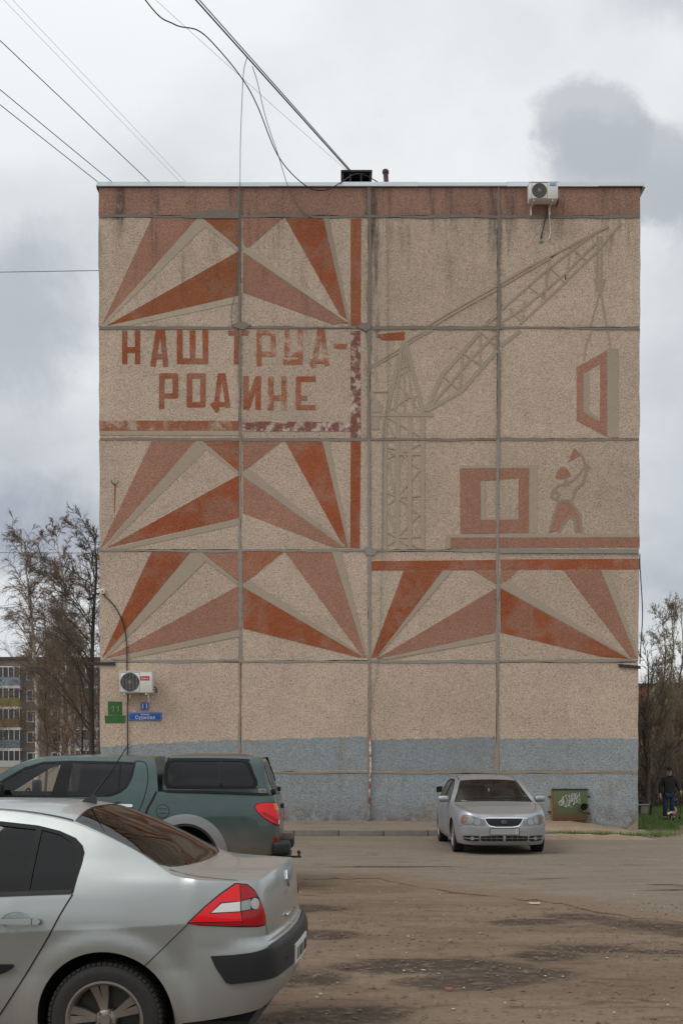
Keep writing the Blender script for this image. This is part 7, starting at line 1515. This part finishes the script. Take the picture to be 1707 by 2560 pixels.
b = MB(); b.add([(-.075, -.12, 1.668), (.075, -.12, 1.668), (.06, -.19, 1.658), (-.06, -.19, 1.658), (-.075, -.12, 1.678), (.075, -.12, 1.678), (.06, -.19, 1.668), (-.06, -.19, 1.668)], [(4, 5, 6, 7), (3, 2, 1, 0), (0, 1, 5, 4), (1, 2, 6, 5), (2, 3, 7, 6), (3, 0, 4, 7)]); b.build('cap_peak', 'cap_cloth', pr_)
for s in (-1, 1):
    MB().lathe([(0, -.012), (.012, -.006), (.014, 0)], 8, 'y', (s * .032, -.118, 1.622)).build('eye', 'face_dark', pr_, True); MB().lathe([(0, -.01), (.018, -.006), (.02, .01)], 8, 'x', (s * .085, -.035, 1.60)).build('ear', 'skin', pr_, True)
MB().add([(-.014, -.118, 1.585), (.014, -.118, 1.585), (0, -.148, 1.588), (0, -.118, 1.63)], [(0, 1, 2), (1, 3, 2), (3, 0, 2)]).build('nose', 'skin', pr_, True)
MB().rbox(-.025, .025, -.122, -.108, 1.552, 1.562, .004).build('mouth', 'face_dark', pr_)
MB().lathe([(.085, 0), (.090, .025), (.074, .045)], 16, 'z', (0, -.015, 1.445)).build('scarf', 'scarf', pr_, True)
cn_ = empty('walking_cane', (px_ + .28, py_ - .25, gz(px_ + .28, py_ - .25))); tag(cn_, 'thin brown cane held in the hand of the walking person', 'cane')
MB().tube([(0, 0, 0), (.045, .02, .5), (.078, .03, .89)], .011, 6).build('shaft', 'cane_wood', cn_, True); MB().tube([(.078, .07, .875), (.078, .04, .905), (.08, .0, .908), (.08, -.06, .90)], .014, 6).build('grip', 'cane_wood', cn_, True)
# dog, head low and turned to the left, white tail up
m, t, b = new_mat('dog_coat'); tc = N(t, 'ShaderNodeTexCoord').outputs['Object']
setp(t, b, Base_Color=MIX(t, SS(t, .47, .53, NOISE(t, tc, 6.5, 3, .5)), (.055, .025, .018), (.62, .58, .52)), Roughness=.9)
simple('dog_vest', (.42, .20, .17), .85); simple('dog_white', (.66, .62, .56), .9)
dg_ = empty('dog', (px_ - .13, py_ - .75, gz(px_ - .13, py_ - .75)), R(0)); tag(dg_, 'small brown and white dog in a pink vest at the feet', 'dog')
skinned('body', [(.14, .10, .25), (.06, .06, .26), (-.02, .02, .25), (-.08, -.03, .27), (-.12, -.07, .24), (-.15, -.12, .20), (-.155, -.16, .185),
                 (-.04, -.05, .19), (-.05, -.06, .10), (-.045, -.055, .02), (-.05, -.085, .012), (.02, .04, .19), (.025, .045, .10), (.03, .035, .02), (.025, .005, .012),
                 (.12, .05, .20), (.105, .02, .13), (.13, .05, .07), (.125, .045, .018), (.12, .02, .012), (.17, .13, .20), (.15, .10, .13), (.18, .135, .07), (.175, .13, .018), (.17, .105, .012)],
        [(0, 1), (1, 2), (2, 3), (3, 4), (4, 5), (5, 6), (2, 7), (7, 8), (8, 9), (9, 10), (2, 11), (11, 12), (12, 13), (13, 14), (0, 15), (15, 16), (16, 17), (17, 18), (18, 19), (0, 20), (20, 21), (21, 22), (22, 23), (23, 24)],
        [.072, .066, .078, .048, .055, .04, .022, .032, .02, .016, .018, .032, .02, .016, .018, .042, .03, .018, .016, .018, .042, .03, .018, .016, .018], 'dog_coat', dg_, rootv=1)
for s in (-1, 1): MB().add([(-.10 + s * .035, -.08 - s * .03, .285), (-.13 + s * .045, -.10 - s * .035, .27), (-.125 + s * .065, -.085 - s * .045, .21), (-.105 + s * .05, -.075 - s * .04, .26)], [(0, 1, 2), (0, 2, 3), (0, 3, 1), (1, 3, 2)]).build('ear', 'face_dark', dg_)
MB().tube([(.19, .14, .29), (.20, .15, .36), (.18, .145, .43), (.14, .13, .48)], [.018, .02, .018, .008], 6).build('tail', 'dog_white', dg_, True)
b = MB().lathe([(.080, -.075), (.086, -.03), (.086, .05), (.080, .09)], 18, 'x', (.05, .05, .255)); b.build('vest', 'dog_vest', dg_, True)
# ---------------------------------------------------------------- overhead cables (they run on over the photographer to the next block)
simple('cable_mid', (.13, .12, .115), .6)
def span(name, a, b, sag, r, mat, label, ext=4.2, n=26, group=None):
    a = Vector(a); b = Vector(b); c = a + (b - a) * ext
    pts = [a + (c - a) * (k / n) - Vector((0, 0, sag * 4 * (k / n) * (1 - k / n))) for k in range(n + 1)]
    o = MB().tube([p - a for p in pts], r, 5).build(name, mat, None, True); o.location = a; return tag(o, label, 'cable', group)
span('roof_cable', (-5.97, 30.3, 16.12), (-7.58, 26.73, 16.26), .0, .010, 'cable_mid', 'lowest grey cable leaving the left end of the roof')
span('roof_cable', (-5.62, 30.3, 16.12), (-7.41, 26.12, 16.26), .0, .010, 'cable_mid', 'second grey cable from the left end of the roof')
span('roof_cable', (-4.69, 30.3, 16.12), (-6.9, 24.33, 16.26), .0, .010, 'cable_mid', 'third grey cable from the left end of the roof')
span('roof_wire', (-3.94, 30.3, 16.12), (-6.46, 23.08, 16.28), .0, .0035, 'cable_pale', 'left one of two faint thin wires rising to the upper left')
span('roof_wire', (-3.80, 30.3, 16.12), (-6.29, 23.08, 16.28), .0, .0035, 'cable_pale', 'right one of two faint thin wires rising to the upper left')
span('main_cable', (.18, 30.8, 16.79), (-2.94, 24.39, 17.09), .0, .017, 'cable_black', 'thick black main cable running from the roof hood to the top edge')
span('strapped_cable', (.24, 30.8, 16.77), (-2.84, 24.35, 17.04), .0, .013, 'cable_grey', 'grey cable strapped along the thick black main cable')
span('roof_wire', (.18, 30.8, 16.74), (-3.46, 24.3, 17.04), .35, .004, 'cable_pale', 'faintest wire sagging left of the main cable')
wire('slack_cable', [(-4.6, 19.5, 16.2), (-3.57, 22.0, 15.6), (-3.19, 23.0, 15.77), (-2.85, 24.0, 16.25), (-2.57, 25.0, 16.49), (-2.17, 26.2, 16.55), (-1.93, 27.5, 16.67), (-1.51, 29.0, 16.23), (-.9, 29.6, 15.84), (-.42, 29.7, 15.76), (.06, 30.0, 16.14), (.29, 30.5, 16.52), (.62, 30.7, 16.6), (1.36, 31.0, 16.3), (1.6, 31.1, 16.05)], .013, 'cable_black', 'slack dark cable looping below the roof edge beside the hood', 5, 8)
wire('drop_cable', [(-2.05, 26.2, 17.0), (-2.15, 26.5, 16.85), (-2.27, 27.5, 16.77), (-2.45, 29.2, 16.65), (-2.52, 29.9, 15.98), (-2.55, 29.965, 14.56), (-2.6, 29.965, 13.59), (-2.74, 29.965, 12.94), (-2.73, 29.965, 12.51)], .008, 'cable_mid', 'thin cable dropping onto the left joint of the mural wall', 5, 8)
wire('drop_cable', [(-1.96, 26.5, 16.97), (-1.88, 27.0, 16.89), (-1.76, 28.0, 16.64), (-1.52, 29.2, 16.33), (-1.32, 29.9, 15.93), (-1.02, 29.965, 15.42), (-.75, 29.965, 15.21)], .008, 'cable_mid', 'thin cable ending under the parapet left of the roof hood', 5, 8)
span('far_wire', (-40., 59.5, 25.3), (-8., 60.2, 26.1), .0, .02, 'cable_grey', 'single wire level across the sky left of the upper storey', 1.)
span('far_wire', (-40., 60.5, 12.1), (-8., 60.9, 12.0), .0, .018, 'cable_grey', 'single wire level across the sky above the bare birches', 1.)
